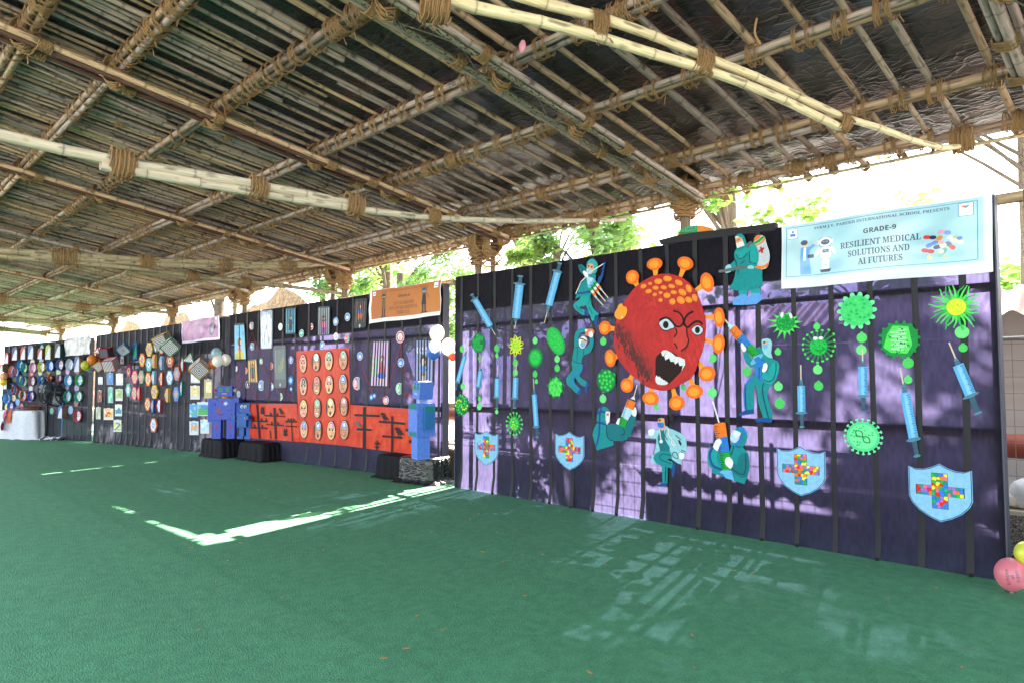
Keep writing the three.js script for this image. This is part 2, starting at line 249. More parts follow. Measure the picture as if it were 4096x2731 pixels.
  for (const [tx, kind] of trusses) {
        const m = kind === 2 ? rust : kind === 1 ? greyPipe : null, r = 0.024, y1 = (z) => RY(z) - 0.125, y2 = (z) => RY(z) - 0.165;
    const end = kind === 0 ? 0.1 : -0.45, dx = 0.24, A0 = (z) => V(tx, y1(z), z), B0 = (z) => V(tx + dx, y2(z), z);
    let t; for (const f of [A0, B0]) { const q = (m ? tubeOf([f(end), f(4), f(8.5)], r, 10) : bamboo([f(end), f(4), f(8.5)], 0.034, 0.036, R, { fine: true })); if (!t) t = mesh('truss', q, m ?? CANES[3], roof); else mesh('pipe', q, m ?? CANES[3], t); }
    const rods = []; for (let z = end + 0.2, s = 0; z < 8; z += 0.42, s ^= 1) rods.push(tubeOf(s ? [A0(z), B0(z + 0.42)] : [B0(z), A0(z + 0.42)], 0.006, 5));
    for (const g of rods) mesh('zigzag_rod', g, m ?? greyPipe, t);
    const c = (q, sx) => V(tx + sx, (sx > 0.1 ? y2(q) : y1(q)) + 0.018, q);
    mesh('pole', bamboo([c(end + 0.3, -0.055), c(2.2, -0.06), c(5.4, -0.05)], 0.025, 0.028, R), CANES[3], t);
    mesh('pole', bamboo([c(4.8, -0.05), c(7, -0.06), c(8.5, -0.05)], 0.025, 0.028, R), CANES[2], t);
    mesh('pole', bamboo([c(end + 0.1, dx + 0.058), c(3, dx + 0.055), c(6.2, dx + 0.06)], 0.026, 0.03, R), CANES[kind === 2 ? 5 : 3], t);
    mesh('pole', bamboo([c(5.9, dx + 0.055), c(7, dx + 0.06), c(8.5, dx + 0.05)], 0.026, 0.03, R), CANES[kind === 2 ? 0 : 4], t);
    for (let z = end + 0.35; z < 8.2; z += 0.5 + 0.35 * R()) for (const sx of [-0.028, dx + 0.03]) if (R() < 0.75) mesh('rope_lashing', lash(V(tx + sx, (sx > 0.1 ? y2(z) : y1(z)) + 0.008, z), DOWN, NUP, 0.072, 0.043, 7 + R() * 3, 0.1 + 0.03 * R(), 0.007, R, 9), jute, t);
    for (const gz of GZ) { const q = gz + 0.02; mesh('rope_lashing', lash(V(tx + 0.1, RY(q) - 0.06, q), V(0.85, 0.1, 0.5).normalize(), V(0, 1, 0), 0.1, 0.13, 8, 0.16, 0.008, R, 10), jute, t); }
  }
  // long tie poles hanging below the girders
  const tie = (list, label) => { let t; for (const [pts, r0, r1, m] of list.poles) { const q = bamboo(pts, r0, r1, R, { fine: true, seg: 12, gap: 0.4 }); if (t) mesh('pole', q, m, t); else t = mesh('tie_pole', q, m, roof, label); } for (const [c, ax, a, b, turns, len] of list.ropes) { mesh('rope_lashing', lash(c, ax, V(0, 1, 0).addScaledVector(ax, -ax.y).normalize(), a, b, turns, len, 0.0065, R, 14), jute, t); const U = V(0, 1, 0).addScaledVector(ax, -ax.y).normalize(); mesh('rope_lashing', merge([lash(c, ax, U, a + 0.009, b + 0.009, turns * 0.45, len * 1.15, 0.006, R, 14), lash(c, ax.clone().addScaledVector(U, 0.25).normalize(), U, a + 0.008, b + 0.01, 2.5, len * 0.5, 0.007, R, 14), ...fuzz(c, ax, U, a + 0.012, b + 0.012, len * 1.1, 60, R)]), jute, t); } };
  {
    const a = V(-1.28, 0, -0.4), b = V(-3.1, 0, 3.8), n = V(b.z - a.z, 0, a.x - b.x).normalize(), q = (px, py) => onPlane(px, py, n, n.dot(a)), ax = q(2300, 120).sub(q(1800, 10)).normalize();
    const lo = [q(1650, -60), q(1776, -4), q(2050, 62), q(2300, 118), q(2560, 200), q(2790, 268), q(3080, 375), q(3365, 512)], hi = [q(2000, -40), q(2200, 20), q(2480, 92), q(2790, 215), q(3080, 330), q(3365, 465), q(3480, 498), q(3650, 560), q(3790, 592), q(3870, 585)];
    tie({ poles: [[lo, 0.039, 0.03, PALE], [hi, 0.037, 0.022, PALE]], ropes: [[q(2395, 100), q(2500, 140).sub(q(2300, 85)).normalize(), 0.05, 0.085, 13, 0.11], [q(2810, 245), q(2900, 280).sub(q(2700, 200)).normalize(), 0.05, 0.08, 16, 0.14], [q(3372, 490), q(3450, 520).sub(q(3300, 440)).normalize(), 0.045, 0.065, 10, 0.09], [q(1740, 20), ax, 0.07, 0.1, 14, 0.15], [q(3850, 560), V(1, 0, 0), 0.05, 0.1, 12, 0.15]] }, 'two thick pale bamboo poles lashed together, nearest overhead');
  }
  {
    const X = -4.85, q = (px, py) => onX(px, py, X), ax = V(0, -0.03, -1).normalize();
    tie({ poles: [[[q(-300, 478), q(0, 537), q(250, 600), q(500, 650), q(1000, 735), q(1400, 812)], 0.036, 0.034, PALE2], [[q(400, 663), q(900, 750), q(1400, 832), q(1743, 872), q(2140, 885), q(2500, 878)], 0.033, 0.026, PALE2]], ropes: [[q(485, 655), ax, 0.045, 0.085, 13, 0.13], [q(1030, 750), ax, 0.045, 0.07, 12, 0.12], [q(1415, 818), ax, 0.045, 0.08, 12, 0.14], [q(1730, 866), ax, 0.04, 0.055, 12, 0.12], [q(2370, 882), V(1, 0, 0), 0.07, 0.08, 8, 0.12]] }, 'pale weathered bamboo pole pair crossing low from the left edge');
  }
  {
    const X = -11, q = (px, py) => onX(px, py, X), ax = V(0, 0.06, -1).normalize();
    tie({ poles: [[[q(-200, 992), q(0, 1004), q(238, 1018), q(500, 1034), q(900, 1051), q(1240, 1056)], 0.043, 0.038, RAIL], [[q(120, 1022), q(470, 1048), q(800, 1066), q(1136, 1066), q(1300, 1056), q(1420, 1048)], 0.043, 0.034, RAIL], [[q(-200, 1008), q(0, 1026), q(300, 1052), q(600, 1080)], 0.03, 0.03, RAIL]], ropes: [[q(258, 1028), ax, 0.05, 0.11, 14, 0.3], [q(585, 1050), ax, 0.05, 0.1, 11, 0.2], [q(898, 1062), ax, 0.05, 0.09, 9, 0.25], [q(1152, 1062), ax, 0.05, 0.08, 10, 0.35]] }, 'yellow bamboo pole bundle crossing above the panels at left');
  }
  tie({ poles: [[[onX(560, 1075, -11.35), onX(660, 1090, -11.35), onX(983, 1127, -11.35), onX(1153, 1147, -11.35), onX(1362, 1174, -11.35)], 0.04, 0.03, RAIL], [[onX(500, 1085, -11.4), onX(760, 1110, -11.4), onX(1000, 1136, -11.4), onX(1180, 1150, -11.4)], 0.03, 0.025, RAIL]], ropes: [[onX(770, 1104, -11.35), V(0, 0, 1), 0.05, 0.08, 9, 0.16], [onX(983, 1129, -11.35), V(0, 0, 1), 0.05, 0.07, 9, 0.16]] }, 'bamboo pole ending at the post behind the phone panel');
  for (const [X, P, lab] of [[-20.9, [[-120, 1182], [0, 1193], [327, 1221], [506, 1236], [684, 1253]], 'bamboo pole pair ending at a post above the mandala panel'], [-25.5, [[-150, 1262], [0, 1272], [232, 1287], [448, 1301]], 'bamboo pole pair ending at a far post above the dish panel'], [-30.5, [[-100, 1298], [0, 1311], [184, 1331], [236, 1338]], 'farthest bamboo pole pair at the left edge']])
    tie({ poles: [[P.map(([a, b]) => onX(a, b, X)), 0.055, 0.045, RAIL], [P.slice(0, -1).map(([a, b]) => onX(a, b + 9, X)), 0.045, 0.045, RAIL]], ropes: P.slice(1, -1).map(([a, b]) => [onX(a, b + 4, X), V(0, 0, 1), 0.07, 0.13, 8, 0.35]) }, lab);
}
// posts the roof stands on
{
  const R = rng(31);
  const post = (x, h, r, label, m, turnsTop = 22, z = -0.5) => {
    const p = thing('roof_post', label, 'post', V(x, 0, z));
    mesh('pole', sweep([V(0, 0, 0), V(0.012, 1.2, 0.01), V(-0.006, 2.4, 0), V(0, h, 0)], [r * 1.1, r * 1.05, r, r * 0.95], 12, { vscale: 0.5, col: [1, 0.9, 1, 0.9] }), m, p);
    mesh('rope_lashing', merge([lash(V(0, h - 0.18, 0.02), V(0, 1, 0), V(1, 0, 0), r + 0.05, r + 0.055, turnsTop * 0.6, 0.42, 0.011, R, 12), lash(V(0, h - 0.14, 0.02), V(0.35, 1, 0.1).normalize(), V(1, -0.35, 0).normalize(), r + 0.075, r + 0.06, turnsTop * 0.3, 0.3, 0.011, R, 12), lash(V(0.01, h - 0.2, 0.01), V(-0.4, 1, 0.2).normalize(), V(1, 0.4, 0).normalize(), r + 0.07, r + 0.07, turnsTop * 0.3, 0.34, 0.011, R, 12), ...fuzz(V(0, h - 0.18, 0.02), V(0, 1, 0), V(1, 0, 0), r + 0.075, r + 0.075, 0.46, 110, R)]), jute, p);
    mesh('rope_lashing', lash(V(0.02, h - 0.05, 0.03), V(0.95, 0.2, 0.25).normalize(), V(0, 1, 0), 0.11, 0.15, 13, 0.24, 0.011, R, 12), jute, p);
    mesh('rope_lashing', lash(V(0, h - 0.62, 0), V(0, 1, 0), V(1, 0, 0), r + 0.014, r + 0.014, 9, 0.14, 0.01, R, 12), jute, p);
    return p;
  };
  const brown = cane(0.20, 0.155, 0.11, 0.8);
  post(-4.02, 3.74, 0.062, 'brown roof post with a thick jute bundle, behind the red virus panel', brown, 30);
  post(-7.52, 3.6, 0.056, 'thicker of two posts behind the left end of the red virus panel', brown);
  post(-7.27, 3.55, 0.04, 'thinner of two posts behind the left end of the red virus panel', brown, 8, -0.56);
  post(-11.25, 3.6, 0.066, 'thicker of two posts above the middle of the phone panel', brown);
  post(-11.72, 3.6, 0.045, 'thinner of two posts above the middle of the phone panel', brown, 8, -0.52);
  post(-15.62, 3.62, 0.06, 'right-hand dark post of two at the left end of the phone panel', brown);
  post(-16.15, 3.6, 0.05, 'left-hand pale post of two at the left end of the phone panel', RAIL, 8);
  post(-20.3, 3.66, 0.075, 'roof post over the right half of the mandala panel', brown);
  post(-25.9, 3.66, 0.075, 'roof post over the left end of the mandala panel', brown);
  post(-33.2, 3.75, 0.08, 'far roof post above the dish panel', brown);
  for (const [x0, x1, lab] of [[-7.9, -14.6, 'round wooden rail tied behind the top of the phone panel'], [-0.2, -7.7, 'round wooden rail tied behind the top of the red virus panel'], [-14.5, -21, 'round wooden rail behind the top of the mandala panel']]) tag(mesh('rail', bamboo([V(x0, 3.0, -0.36), V((x0 + x1) / 2, 2.97, -0.34), V(x1, 2.98, -0.38)], 0.05, 0.045, R), RAIL), lab, 'rail');
}
// ------------------------------------------------------------ outside, behind the panels
const granite = std({ color: new THREE.Color().setRGB(0.42, 0.39, 0.38), roughness: 0.55, map: rep(tex(256, 256, (u, v) => { const a = n128(u * 128, v * 128), b = n64(u * 64 + 3, v * 64); return a > 0.62 ? 0.92 : b < 0.34 ? [0.3, 0.26, 0.25] : [0.62, 0.57, 0.55]; }), 1.6) });
const stone = std({ color: new THREE.Color().setRGB(0.62, 0.55, 0.45), roughness: 0.8, map: rep(mottle, 1) });
const white = std({ color: new THREE.Color().setRGB(0.8, 0.8, 0.79), roughness: 0.7, map: rep(mottle, 0.5) });
const bark = std({ color: new THREE.Color().setRGB(0.20, 0.16, 0.12), roughness: 0.95, map: rep(bambooMap, 3, 1.2), bumpMap: rep(grain, 2, 1), bumpScale: 0.03 });
{
  const w = thing('parapet_wall', 'low speckled granite wall with a beige ledge running behind the panels', 'wall');
  for (let k = 0; k < 16; k++) { const x0 = 4 - k * 2.6, g = box(2.594, 0.42, 0.16, x0 - 1.3, 0.21 - 0.02, -0.74); const uv = g.attributes.uv, p = g.attributes.position; for (let i = 0; i < p.count; i++) uv.setXY(i, p.getX(i), p.getY(i) + p.getZ(i)); mesh('slab', g, granite, w); mesh('ledge', box(2.59, 0.035, 0.34, x0 - 1.3, 0.418, -0.83), stone, w); }
  tag(struct('planting_bed', box(46, 0.4, 0.6, -19, 0.19, -1.31), std({ color: new THREE.Color().setRGB(0.26, 0.19, 0.13), roughness: 1, map: rep(mottle, 2) })), null);
  const f = thing('wire_fence', 'square wire mesh fence on thin posts behind the granite wall', 'fence');
  const wires = []; for (let x = 2; x > -5.6; x -= 0.15) wires.push(box(0.005, 1.45, 0.005, x, 1.15, -1.3)); for (let y = 0.5; y < 1.9; y += 0.15) wires.push(box(7.6, 0.005, 0.005, -1.8, y, -1.307));
  mesh('wire_mesh', merge(wires), wireMat, f).userData.kind = 'stuff';
  for (let x = 1.6; x > -5.8; x -= 2.4) mesh('fence_post', sweep([V(x, 0.4, -1.34), V(x, 1.95, -1.34)], [0.022, 0.022], 8), wireMat, f);
  mesh('fence_rail', sweep([V(2, 1.9, -1.34), V(-5.6, 1.9, -1.34)], [0.02, 0.02], 8), wireMat, f);
  tag(mesh('pipe', sweep([V(4, 0.86, -2.0), V(-40, 0.9, -2.0)], [0.12, 0.12], 16), std({ color: new THREE.Color().setRGB(0.42, 0.10, 0.06), roughness: 0.5, map: rep(mottle, 1, 20) })), 'thick red pipe running level behind the granite wall', 'pipe');
  // sheds
  const shed = (x0, x1, z, yr, label, wm) => {
    const s = thing('shed', label, 'shed');
    mesh('wall', box(x0 - x1, yr + 0.01, 0.15, (x0 + x1) / 2, yr / 2 - 0.055, z - 0.1), wm, s);
    const nx = Math.round((x0 - x1) / 0.025), g = new THREE.PlaneGeometry(1, 1, nx, 2), p = g.attributes.position; for (let i = 0; i < p.count; i++) { const x = (p.getX(i) + 0.5) * (x1 - x0) + x0, k = 0.5 - p.getY(i); p.setXYZ(i, x, yr - 0.32 * k + 0.03 * Math.sin(x / 0.22 * 2 * Math.PI), z + 0.62 * k); } g.computeVertexNormals();
    mesh('roof', g, std({ color: new THREE.Color().setRGB(0.36, 0.16, 0.11), roughness: 0.6, side: THREE.DoubleSide, map: rep(mottle, 4) }), s);
    return s;
  };
  shed(3.2, -5.0, -2.75, 2.52, 'white walled shed with a reddish corrugated roof beyond the wire fence', white);
  shed(-5.2, -9.5, -3.3, 2.3, 'low pale shed with corrugated roof behind the gap between panels', white);
  // trees
  const leafG = (L, W) => { const g = new THREE.BufferGeometry(); g.setAttribute('position', new THREE.Float32BufferAttribute([0, 0, 0, W * 0.42, 0.03 * L, L * 0.3, -W * 0.42, 0.03 * L, L * 0.3, 0, -0.02 * L, L * 0.35, W * 0.34, 0, L * 0.65, -W * 0.34, 0, L * 0.65, 0, -0.08 * L, L], 3)); g.setAttribute('uv', new THREE.Float32BufferAttribute([0.5, 0, 1, 0.3, 0, 0.3, 0.5, 0.35, 0.9, 0.65, 0.1, 0.65, 0.5, 1], 2)); g.setIndex([0, 3, 1, 0, 2, 3, 3, 4, 1, 3, 2, 5, 3, 6, 4, 3, 5, 6]); g.computeVertexNormals(); return g; };
  const leafM = [[0.15, 0.34, 0.045], [0.22, 0.40, 0.08], [0.19, 0.37, 0.06]].map((c) => new THREE.MeshPhysicalMaterial({ color: new THREE.Color().setRGB(...c), vertexColors: true, roughness: 0.98, transmission: 0.5, thickness: 0, side: THREE.DoubleSide }));
  function crown(parent, blobs, n, L, W, m, R, name = 'crown') {
    const lg = leafG(L, W), lp = lg.attributes.position, li = lg.index.array, nv = lp.count, pos = new Float32Array(n * nv * 3), nor = new Float32Array(n * nv * 3), uv = new Float32Array(n * nv * 2), col = new Float32Array(n * nv * 3), idx = new Uint32Array(n * li.length), M = new THREE.Matrix4(), q = new THREE.Quaternion(), e = new THREE.Euler(), v = V(), ln = lg.attributes.normal, lu = lg.attributes.uv;
    for (let i = 0; i < n; i++) {
      const b = blobs[Math.floor(R() * blobs.length)], g = () => (R() + R() + R() - 1.5) * 0.9;
      e.set((R() - 0.2) * 1.6, R() * 6.28, (R() - 0.5) * 1.6); const s = 0.65 + 0.7 * R(), k = 0.7 + 0.6 * R(), kr = k * (0.9 + 0.3 * R());
      M.compose(V(b[0] + g() * b[3], b[1] + g() * b[3] * 0.8, b[2] + g() * b[3]), q.setFromEuler(e), V(s, s, s));
      for (let j = 0; j < nv; j++) { const o = i * nv + j; v.fromBufferAttribute(lp, j).applyMatrix4(M).toArray(pos, o * 3); v.fromBufferAttribute(ln, j).applyQuaternion(q).toArray(nor, o * 3); uv[o * 2] = lu.getX(j); uv[o * 2 + 1] = lu.getY(j); col[o * 3] = kr; col[o * 3 + 1] = k; col[o * 3 + 2] = k * 0.9; }
      for (let j = 0; j < li.length; j++) idx[i * li.length + j] = li[j] + i * nv;
    }
    const gg = new THREE.BufferGeometry(); gg.setAttribute('position', new THREE.BufferAttribute(pos, 3)); gg.setAttribute('normal', new THREE.BufferAttribute(nor, 3)); gg.setAttribute('uv', new THREE.BufferAttribute(uv, 2)); gg.setAttribute('color', new THREE.BufferAttribute(col, 3)); gg.setIndex(new THREE.BufferAttribute(idx, 1));
    return mesh(name, gg, m, parent);
  }
  let treeCount = 0;
  function tree(name, label, x, z, h, r, blobs, n, L, W, mi, R, lean = 0) {
    mi = treeCount++ % 3; const t = thing(name, label, 'tree', V(x, 0, z)), P = [V(0, -0.03, 0), V(lean * 0.3, h * 0.35, 0.03), V(lean * 0.7, h * 0.7, -0.05), V(lean, h, 0)];
    mesh('trunk', sweep(new THREE.CatmullRomCurve3(P).getPoints(14), Array.from({ length: 15 }, (_, i) => r * (1.15 - 0.45 * i / 14) * (1 + 0.05 * Math.sin(i * 2.1))), 12), bark, t);
    const bl = blobs.map((b) => [b[0] - x, b[1], b[2] - z, b[3]]);
    const bg = bl.map((b) => { const s = V(lean * 0.8, Math.min(h * 0.95, Math.max(h * 0.4, b[1] - 1)), 0), e = V(b[0], b[1], b[2]), m = s.clone().lerp(e, 0.5).add(V(0, 0.25, 0)); return sweep(new THREE.CatmullRomCurve3([s, m, e]).getPoints(7), Array.from({ length: 8 }, (_, i) => r * 0.28 * (1 - i / 9)), 6); });
    mesh('branches', merge(bg), bark, t); crown(t, bl, n, L, W, leafM[mi], R); return t;
  }
  const R = rng(77), blob = (cx, cy, cz, rx, ry, rz, n, s) => Array.from({ length: n }, () => { const a = R() * 6.28, b = Math.acos(2 * R() - 1), k = 0.55 + 0.45 * R(); return [cx + rx * k * Math.sin(b) * Math.cos(a), cy + ry * k * Math.cos(b), cz + rz * k * Math.sin(b) * Math.sin(a), s * (0.7 + 0.6 * R())]; });
  { const q = onZ(2490, 980, -4.2); tree('tree', 'thick pale tree trunk rising behind the top of the red virus panel', q.x, -4.2, 6.5, 0.19, blob(q.x + 1.2, 7.1, -4.6, 1.4, 0.9, 1.4, 14, 0.45), 4200, 0.16, 0.075, 1, R); }
  { const q = onZ(2120, 1010, -1.3); tree('tree', 'leafy green tree hanging over the left part of the red virus panel', q.x + 0.5, -2.3, 3.9, 0.07, [...blob(q.x, 3.45, -1.35, 0.5, 0.32, 0.2, 8, 0.17), ...blob(q.x + 0.5, 3.9, -2.3, 0.7, 0.6, 0.5, 9, 0.26), ...blob(q.x + 0.9, 3.4, -1.7, 0.35, 0.3, 0.25, 3, 0.15), ...blob(q.x + 0.6, 2.5, -2.5, 0.9, 0.6, 0.3, 9, 0.22)], 3800, 0.13, 0.06, 0, R); }
  { const q = onZ(3040, 850, -1.35); tree('shrub', 'thin branch with large round green leaves beside the jute wrapped post', q.x - 0.35, -1.45, 3.2, 0.025, [[q.x, q.y - 0.05, -1.4, 0.12], [q.x + 0.25, q.y - 0.12, -1.3, 0.1], [q.x - 0.2, q.y + 0.2, -1.5, 0.16], [q.x + 0.05, q.y + 0.35, -1.6, 0.16], [q.x - 0.3, q.y - 0.05, -1.5, 0.1]], 70, 0.13, 0.085, 0, R, 0.1); }
  { const q = onZ(872, 1200, -3.2); tree('tree', 'straight grey trunk between the mandala panel and the phone panel', q.x, -3.2, 6, 0.2, blob(q.x, 5.6, -3.6, 2.4, 1.3, 1.5, 14, 0.5), 4200, 0.17, 0.08, 1, R); }
  tree('tree', 'bushy green tree seen between the posts over the phone panel', -15.2, -4.6, 4.4, 0.12, [...blob(-14.6, 4.2, -4.4, 2.4, 1.3, 1.1, 11, 0.4), ...blob(-12.6, 3.6, -3.8, 1.2, 0.8, 0.8, 4, 0.3)], 2600, 0.16, 0.07, 0, R);
  tree('tree', 'pale green tree over the right end of the phone panel', -11.2, -6.5, 5, 0.13, [...blob(-10.8, 4.6, -6.2, 2.0, 1.5, 1.2, 14, 0.42), ...blob(-12.4, 3.2, -5.6, 1.4, 0.9, 0.9, 4, 0.36)], 2400, 0.16, 0.07, 2, R);
  tree('tree', 'dense green tree at the left end of the phone panel', -18.6, -4.2, 4.2, 0.12, blob(-18.4, 4.2, -4.2, 1.8, 1.3, 1.2, 10, 0.42), 2600, 0.16, 0.07, 0, R);
  tree('tree', 'tall shade tree with a high dense crown behind the phone panel', -14.2, -8.5, 7.2, 0.24, [...blob(-13.7, 7.2, -7.2, 2.9, 1.5, 1.8, 26, 0.55), ...blob(-11.0, 6.9, -7.2, 0.8, 1.3, 0.8, 12, 0.36)], 18500, 0.26, 0.14, 0, R);
  tree('tree', 'tall shade tree with a high dense crown behind the mandala panel', -21.5, -8.5, 7.2, 0.24, blob(-20.2, 7.2, -7.0, 4.2, 1.5, 2.0, 30, 0.6), 17000, 0.28, 0.15, 0, R);
  tree('tree', 'tall shade tree with a thin high crown left of the thick trunk', -7.4, -8.2, 6.4, 0.2, blob(-7.0, 6.3, -5.6, 1.45, 1.25, 0.9, 24, 0.36), 15000, 0.17, 0.08, 0, R);
  tree('tree', 'slim tree with a high thin crown behind the white shed at right', -2.0, -9, 7, 0.14, [...blob(-3.75, 7.3, -7.6, 1.15, 1.5, 1.0, 18, 0.4)], 5600, 0.2, 0.09, 0, R);
  tree('shrub', 'sparse leafy twigs in the gap between the two nearest panels', -8.4, -2.6, 3.2, 0.02, blob(-8.25, 3.2, -2.5, 0.25, 0.9, 0.3, 9, 0.14), 150, 0.13, 0.06, 0, R);
  for (let k = 0; k < 8; k++) { const x = -3 - k * 5.2 + R() * 2, z = -15 - R() * 7; tree('far_tree', ['pale far tree behind the shed at right', 'pale far tree behind the thick trunk', 'pale far tree left of the thick trunk', 'pale far tree over the phone panel, right', 'pale far tree over the phone panel, left', 'pale far tree behind the mandala panel', 'pale far tree behind the ochre slope', 'leftmost pale far tree'][k], x, z, 5, 0.18, blob(x, 5.2, z, 3, 2.6, 2, 14, 0.8), 1800, 0.34, 0.2, 2, R); }
  // ochre slope and pale boundary wall at far left
  { const nx = 90, ny = 40, g = new THREE.PlaneGeometry(1, 1, nx, ny), p = g.attributes.position, uv = g.attributes.uv; for (let i = 0; i < p.count; i++) { const x = -17.5 - (p.getX(i) + 0.5) * 42, k = p.getY(i) + 0.5, top = (3.2 + 2.2 * n16(x * 0.25 + 60, 3)) * Math.min(1, (-17.0 - x) / 3); p.setXYZ(i, x, top * k - 0.03 + 0.5 * n64(x * 1.4 + 80, k * 9) * k, -3.6 - 3.4 * k - 0.7 * n64(x * 0.9 + 70, k * 5)); uv.setXY(i, x, k * 5); } g.computeVertexNormals(); struct('hillside', g, std({ color: new THREE.Color().setRGB(0.55, 0.35, 0.19), roughness: 0.95, side: THREE.DoubleSide, map: rep(tex(256, 256, (u, v) => 0.55 + 0.3 * n64(u * 64, v * 64) + 0.25 * n128(u * 128, v * 128)), 0.3), bumpMap: rep(grain, 1), bumpScale: 0.05 })); }
  tag(mesh('boundary_wall', box(26, 1.5, 0.2, -43, 0.7, 1.5), white), 'pale boundary wall beyond the far left dish panel', 'wall');
  // strap-leaved plants on the bed
  const strap = (x, label) => { const t = thing('strap_plant', label, 'plant', V(x, 0.4, -1.12)); const gs = []; for (let k = 0; k < 16; k++) { const a = R() * 6.28, l = 0.22 + 0.2 * R(), o = 0.1 + 0.18 * R(); const P = [V(0, 0, 0), V(Math.cos(a) * o * 0.4, l * 0.7, Math.sin(a) * o * 0.4), V(Math.cos(a) * o, l, Math.sin(a) * o), V(Math.cos(a) * o * 1.7, l * 0.86, Math.sin(a) * o * 1.7)]; gs.push(sweep(new THREE.CatmullRomCurve3(P).getPoints(6), [0.006, 0.011, 0.013, 0.012, 0.01, 0.006, 0.002], 4)); } mesh('foliage', merge(gs), leafM[1], t); };
  strap(-8.05, 'strap-leaved green plant in the gap beside the right-hand box robot'); strap(-14.35, 'strap-leaved green plant seen behind the legs of the big box robot'); strap(-19.5, 'strap-leaved green plant in the gap right of the dish panel'); strap(-0.85, 'strap-leaved green plant behind the right end of the virus panel');
  tag(mesh('bamboo_stake', bamboo([V(-8.0, 0.4, -1.5), V(-7.93, 1.6, -1.46), V(-7.95, 2.9, -1.5)], 0.035, 0.03, R), CANES[0]), 'upright bamboo stake standing in the gap beside the right-hand robot', 'pole');
  tag(mesh('low_rail', bamboo([V(-6.9, 1.14, -0.5), V(-8.6, 1.12, -0.48), V(-10, 1.14, -0.5)], 0.04, 0.035, R), pinkCane), 'pinkish bamboo rail crossing the gap at chest height', 'rail');
}
// ------------------------------------------------------------ cut-outs pinned to the panels
let CX = 0, CY = 0, CK = 1; const crop = (x, y, k) => { CX = x; CY = y; CK = k; }, fx = (x) => CX + x / CK, fy = (y) => CY + y / CK;
const pairs = (a) => { const o = []; for (let i = 0; i < a.length; i += 2) o.push([a[i], a[i + 1]]); return o; };
function smoothed(p, n) { if (!n) return p; const c = new THREE.CatmullRomCurve3(p.map(([x, y]) => V(x, y, 0)), true, 'centripetal'); return c.getPoints(p.length * n).slice(0, -1).map((q) => [q.x, q.y]); }
const ell = (x, y, rx, ry = rx, rot = 0, n = 22) => { const a = []; for (let i = 0; i < n; i++) { const t = i / n * 2 * Math.PI, u = rx * Math.cos(t), v = ry * Math.sin(t); a.push(x + u * Math.cos(rot) - v * Math.sin(rot), y + u * Math.sin(rot) + v * Math.cos(rot)); } return a; };
function slab(p, z, d, holes = []) { const s = new THREE.Shape(p.map(([x, y]) => new THREE.Vector2(x, y))); for (const h of holes) s.holes.push(new THREE.Path(h.map(([x, y]) => new THREE.Vector2(x, y)))); return new THREE.ExtrudeGeometry(s, { depth: d, bevelEnabled: false, curveSegments: 4 }).translate(0, 0, z); }
function uvBox(g) { g.computeBoundingBox(); const b = g.boundingBox, p = g.attributes.position, u = g.attributes.uv; for (let i = 0; i < p.count; i++) u.setXY(i, (p.getX(i) - b.min.x) / (b.max.x - b.min.x), (p.getY(i) - b.min.y) / (b.max.y - b.min.y)); return g; }
function band(p, w, z) { const pos = [], idx = []; p.forEach(([x, y], i) => { const a = p[Math.max(0, i - 1)], b = p[Math.min(p.length - 1, i + 1)], l = Math.hypot(b[0] - a[0], b[1] - a[1]) || 1, nx = -(b[1] - a[1]) / l * w / 2, ny = (b[0] - a[0]) / l * w / 2; pos.push(x + nx, y + ny, z, x - nx, y - ny, z); if (i) { const k = i * 2; idx.push(k - 2, k - 1, k, k - 1, k + 1, k); } }); const g = new THREE.BufferGeometry(); g.setAttribute('position', new THREE.Float32BufferAttribute(pos, 3)); g.setAttribute('uv', new THREE.Float32BufferAttribute(pos.filter((_, i) => i % 3 < 2), 2)); g.setIndex(idx); g.computeVertexNormals(); return g; }
function pin(P, name, label, cat, x, y, { off = 0.024, group } = {}) {
  const [s, t] = P.at(fx(x), fy(y), off), o = thing(name, label, cat, P.pos(s, t, off), P.rot, group);
  const loc = (a, b) => { const q = P.at(fx(a), fy(b), off); return [q[0] - s, q[1] - t]; };
  const pts = (a, n = 0) => smoothed(pairs(a).map(([u, v]) => loc(u, v)), n);
  return {
    o, P, s, t, off, loc, pts,
    cut(nm, a, m, { z = 0, d = 0.003, n = 0, parent = o, label: lb, holes = [] } = {}) { return mesh(nm, slab(pts(a, n), z, d, holes.map((h) => pts(h, n))), m, parent, lb); },
    ink(nm, list, w, m, z = 0.004, n = 0, parent = o) { return mesh(nm, merge(list.map((a) => { let q = pairs(a).map(([u, v]) => loc(u, v)); if (n) q = new THREE.CatmullRomCurve3(q.map(([u, v]) => V(u, v, 0))).getPoints(q.length * n).map((e) => [e.x, e.y]); return band(q, w, z); })), m, parent), list.length > 1 && (this.last = parent.children[parent.children.length - 1]).userData && (this.last.userData.kind = 'stuff'), parent.children[parent.children.length - 1]; },
  };
}
const K = { teal: paper(0x07878c), teal2: paper(0x0e9a9a), tealD: paper(0x066d76), mint: paper(0x8cc7cf), blue: paper(0x2277c4), navy: paper(0x0e4a8c), sky: paper(0x63aee0), ice: paper(0xa9d0e6), steel: paper(0x4f7f96), steelD: paper(0x35586c), white: paper(0xd8dde0), glove: paper(0xdfe6ea), cream: paper(0xcfc4ac), skin: paper(0xd99f78), black: paper(0x0c0d10), ink: paper(0x0a2a30), orange: paper(0xe8761a), orangeL: paper(0xf5982f), green: paper(0x0b9c34), lime: paper(0x4fcf62), red: paper(0xb5151b), grey: paper(0x5a646a), hair: paper(0x1a1b20), stone: paper(0xd97a3a) };
const board = { z: -0.006, d: 0.006 };

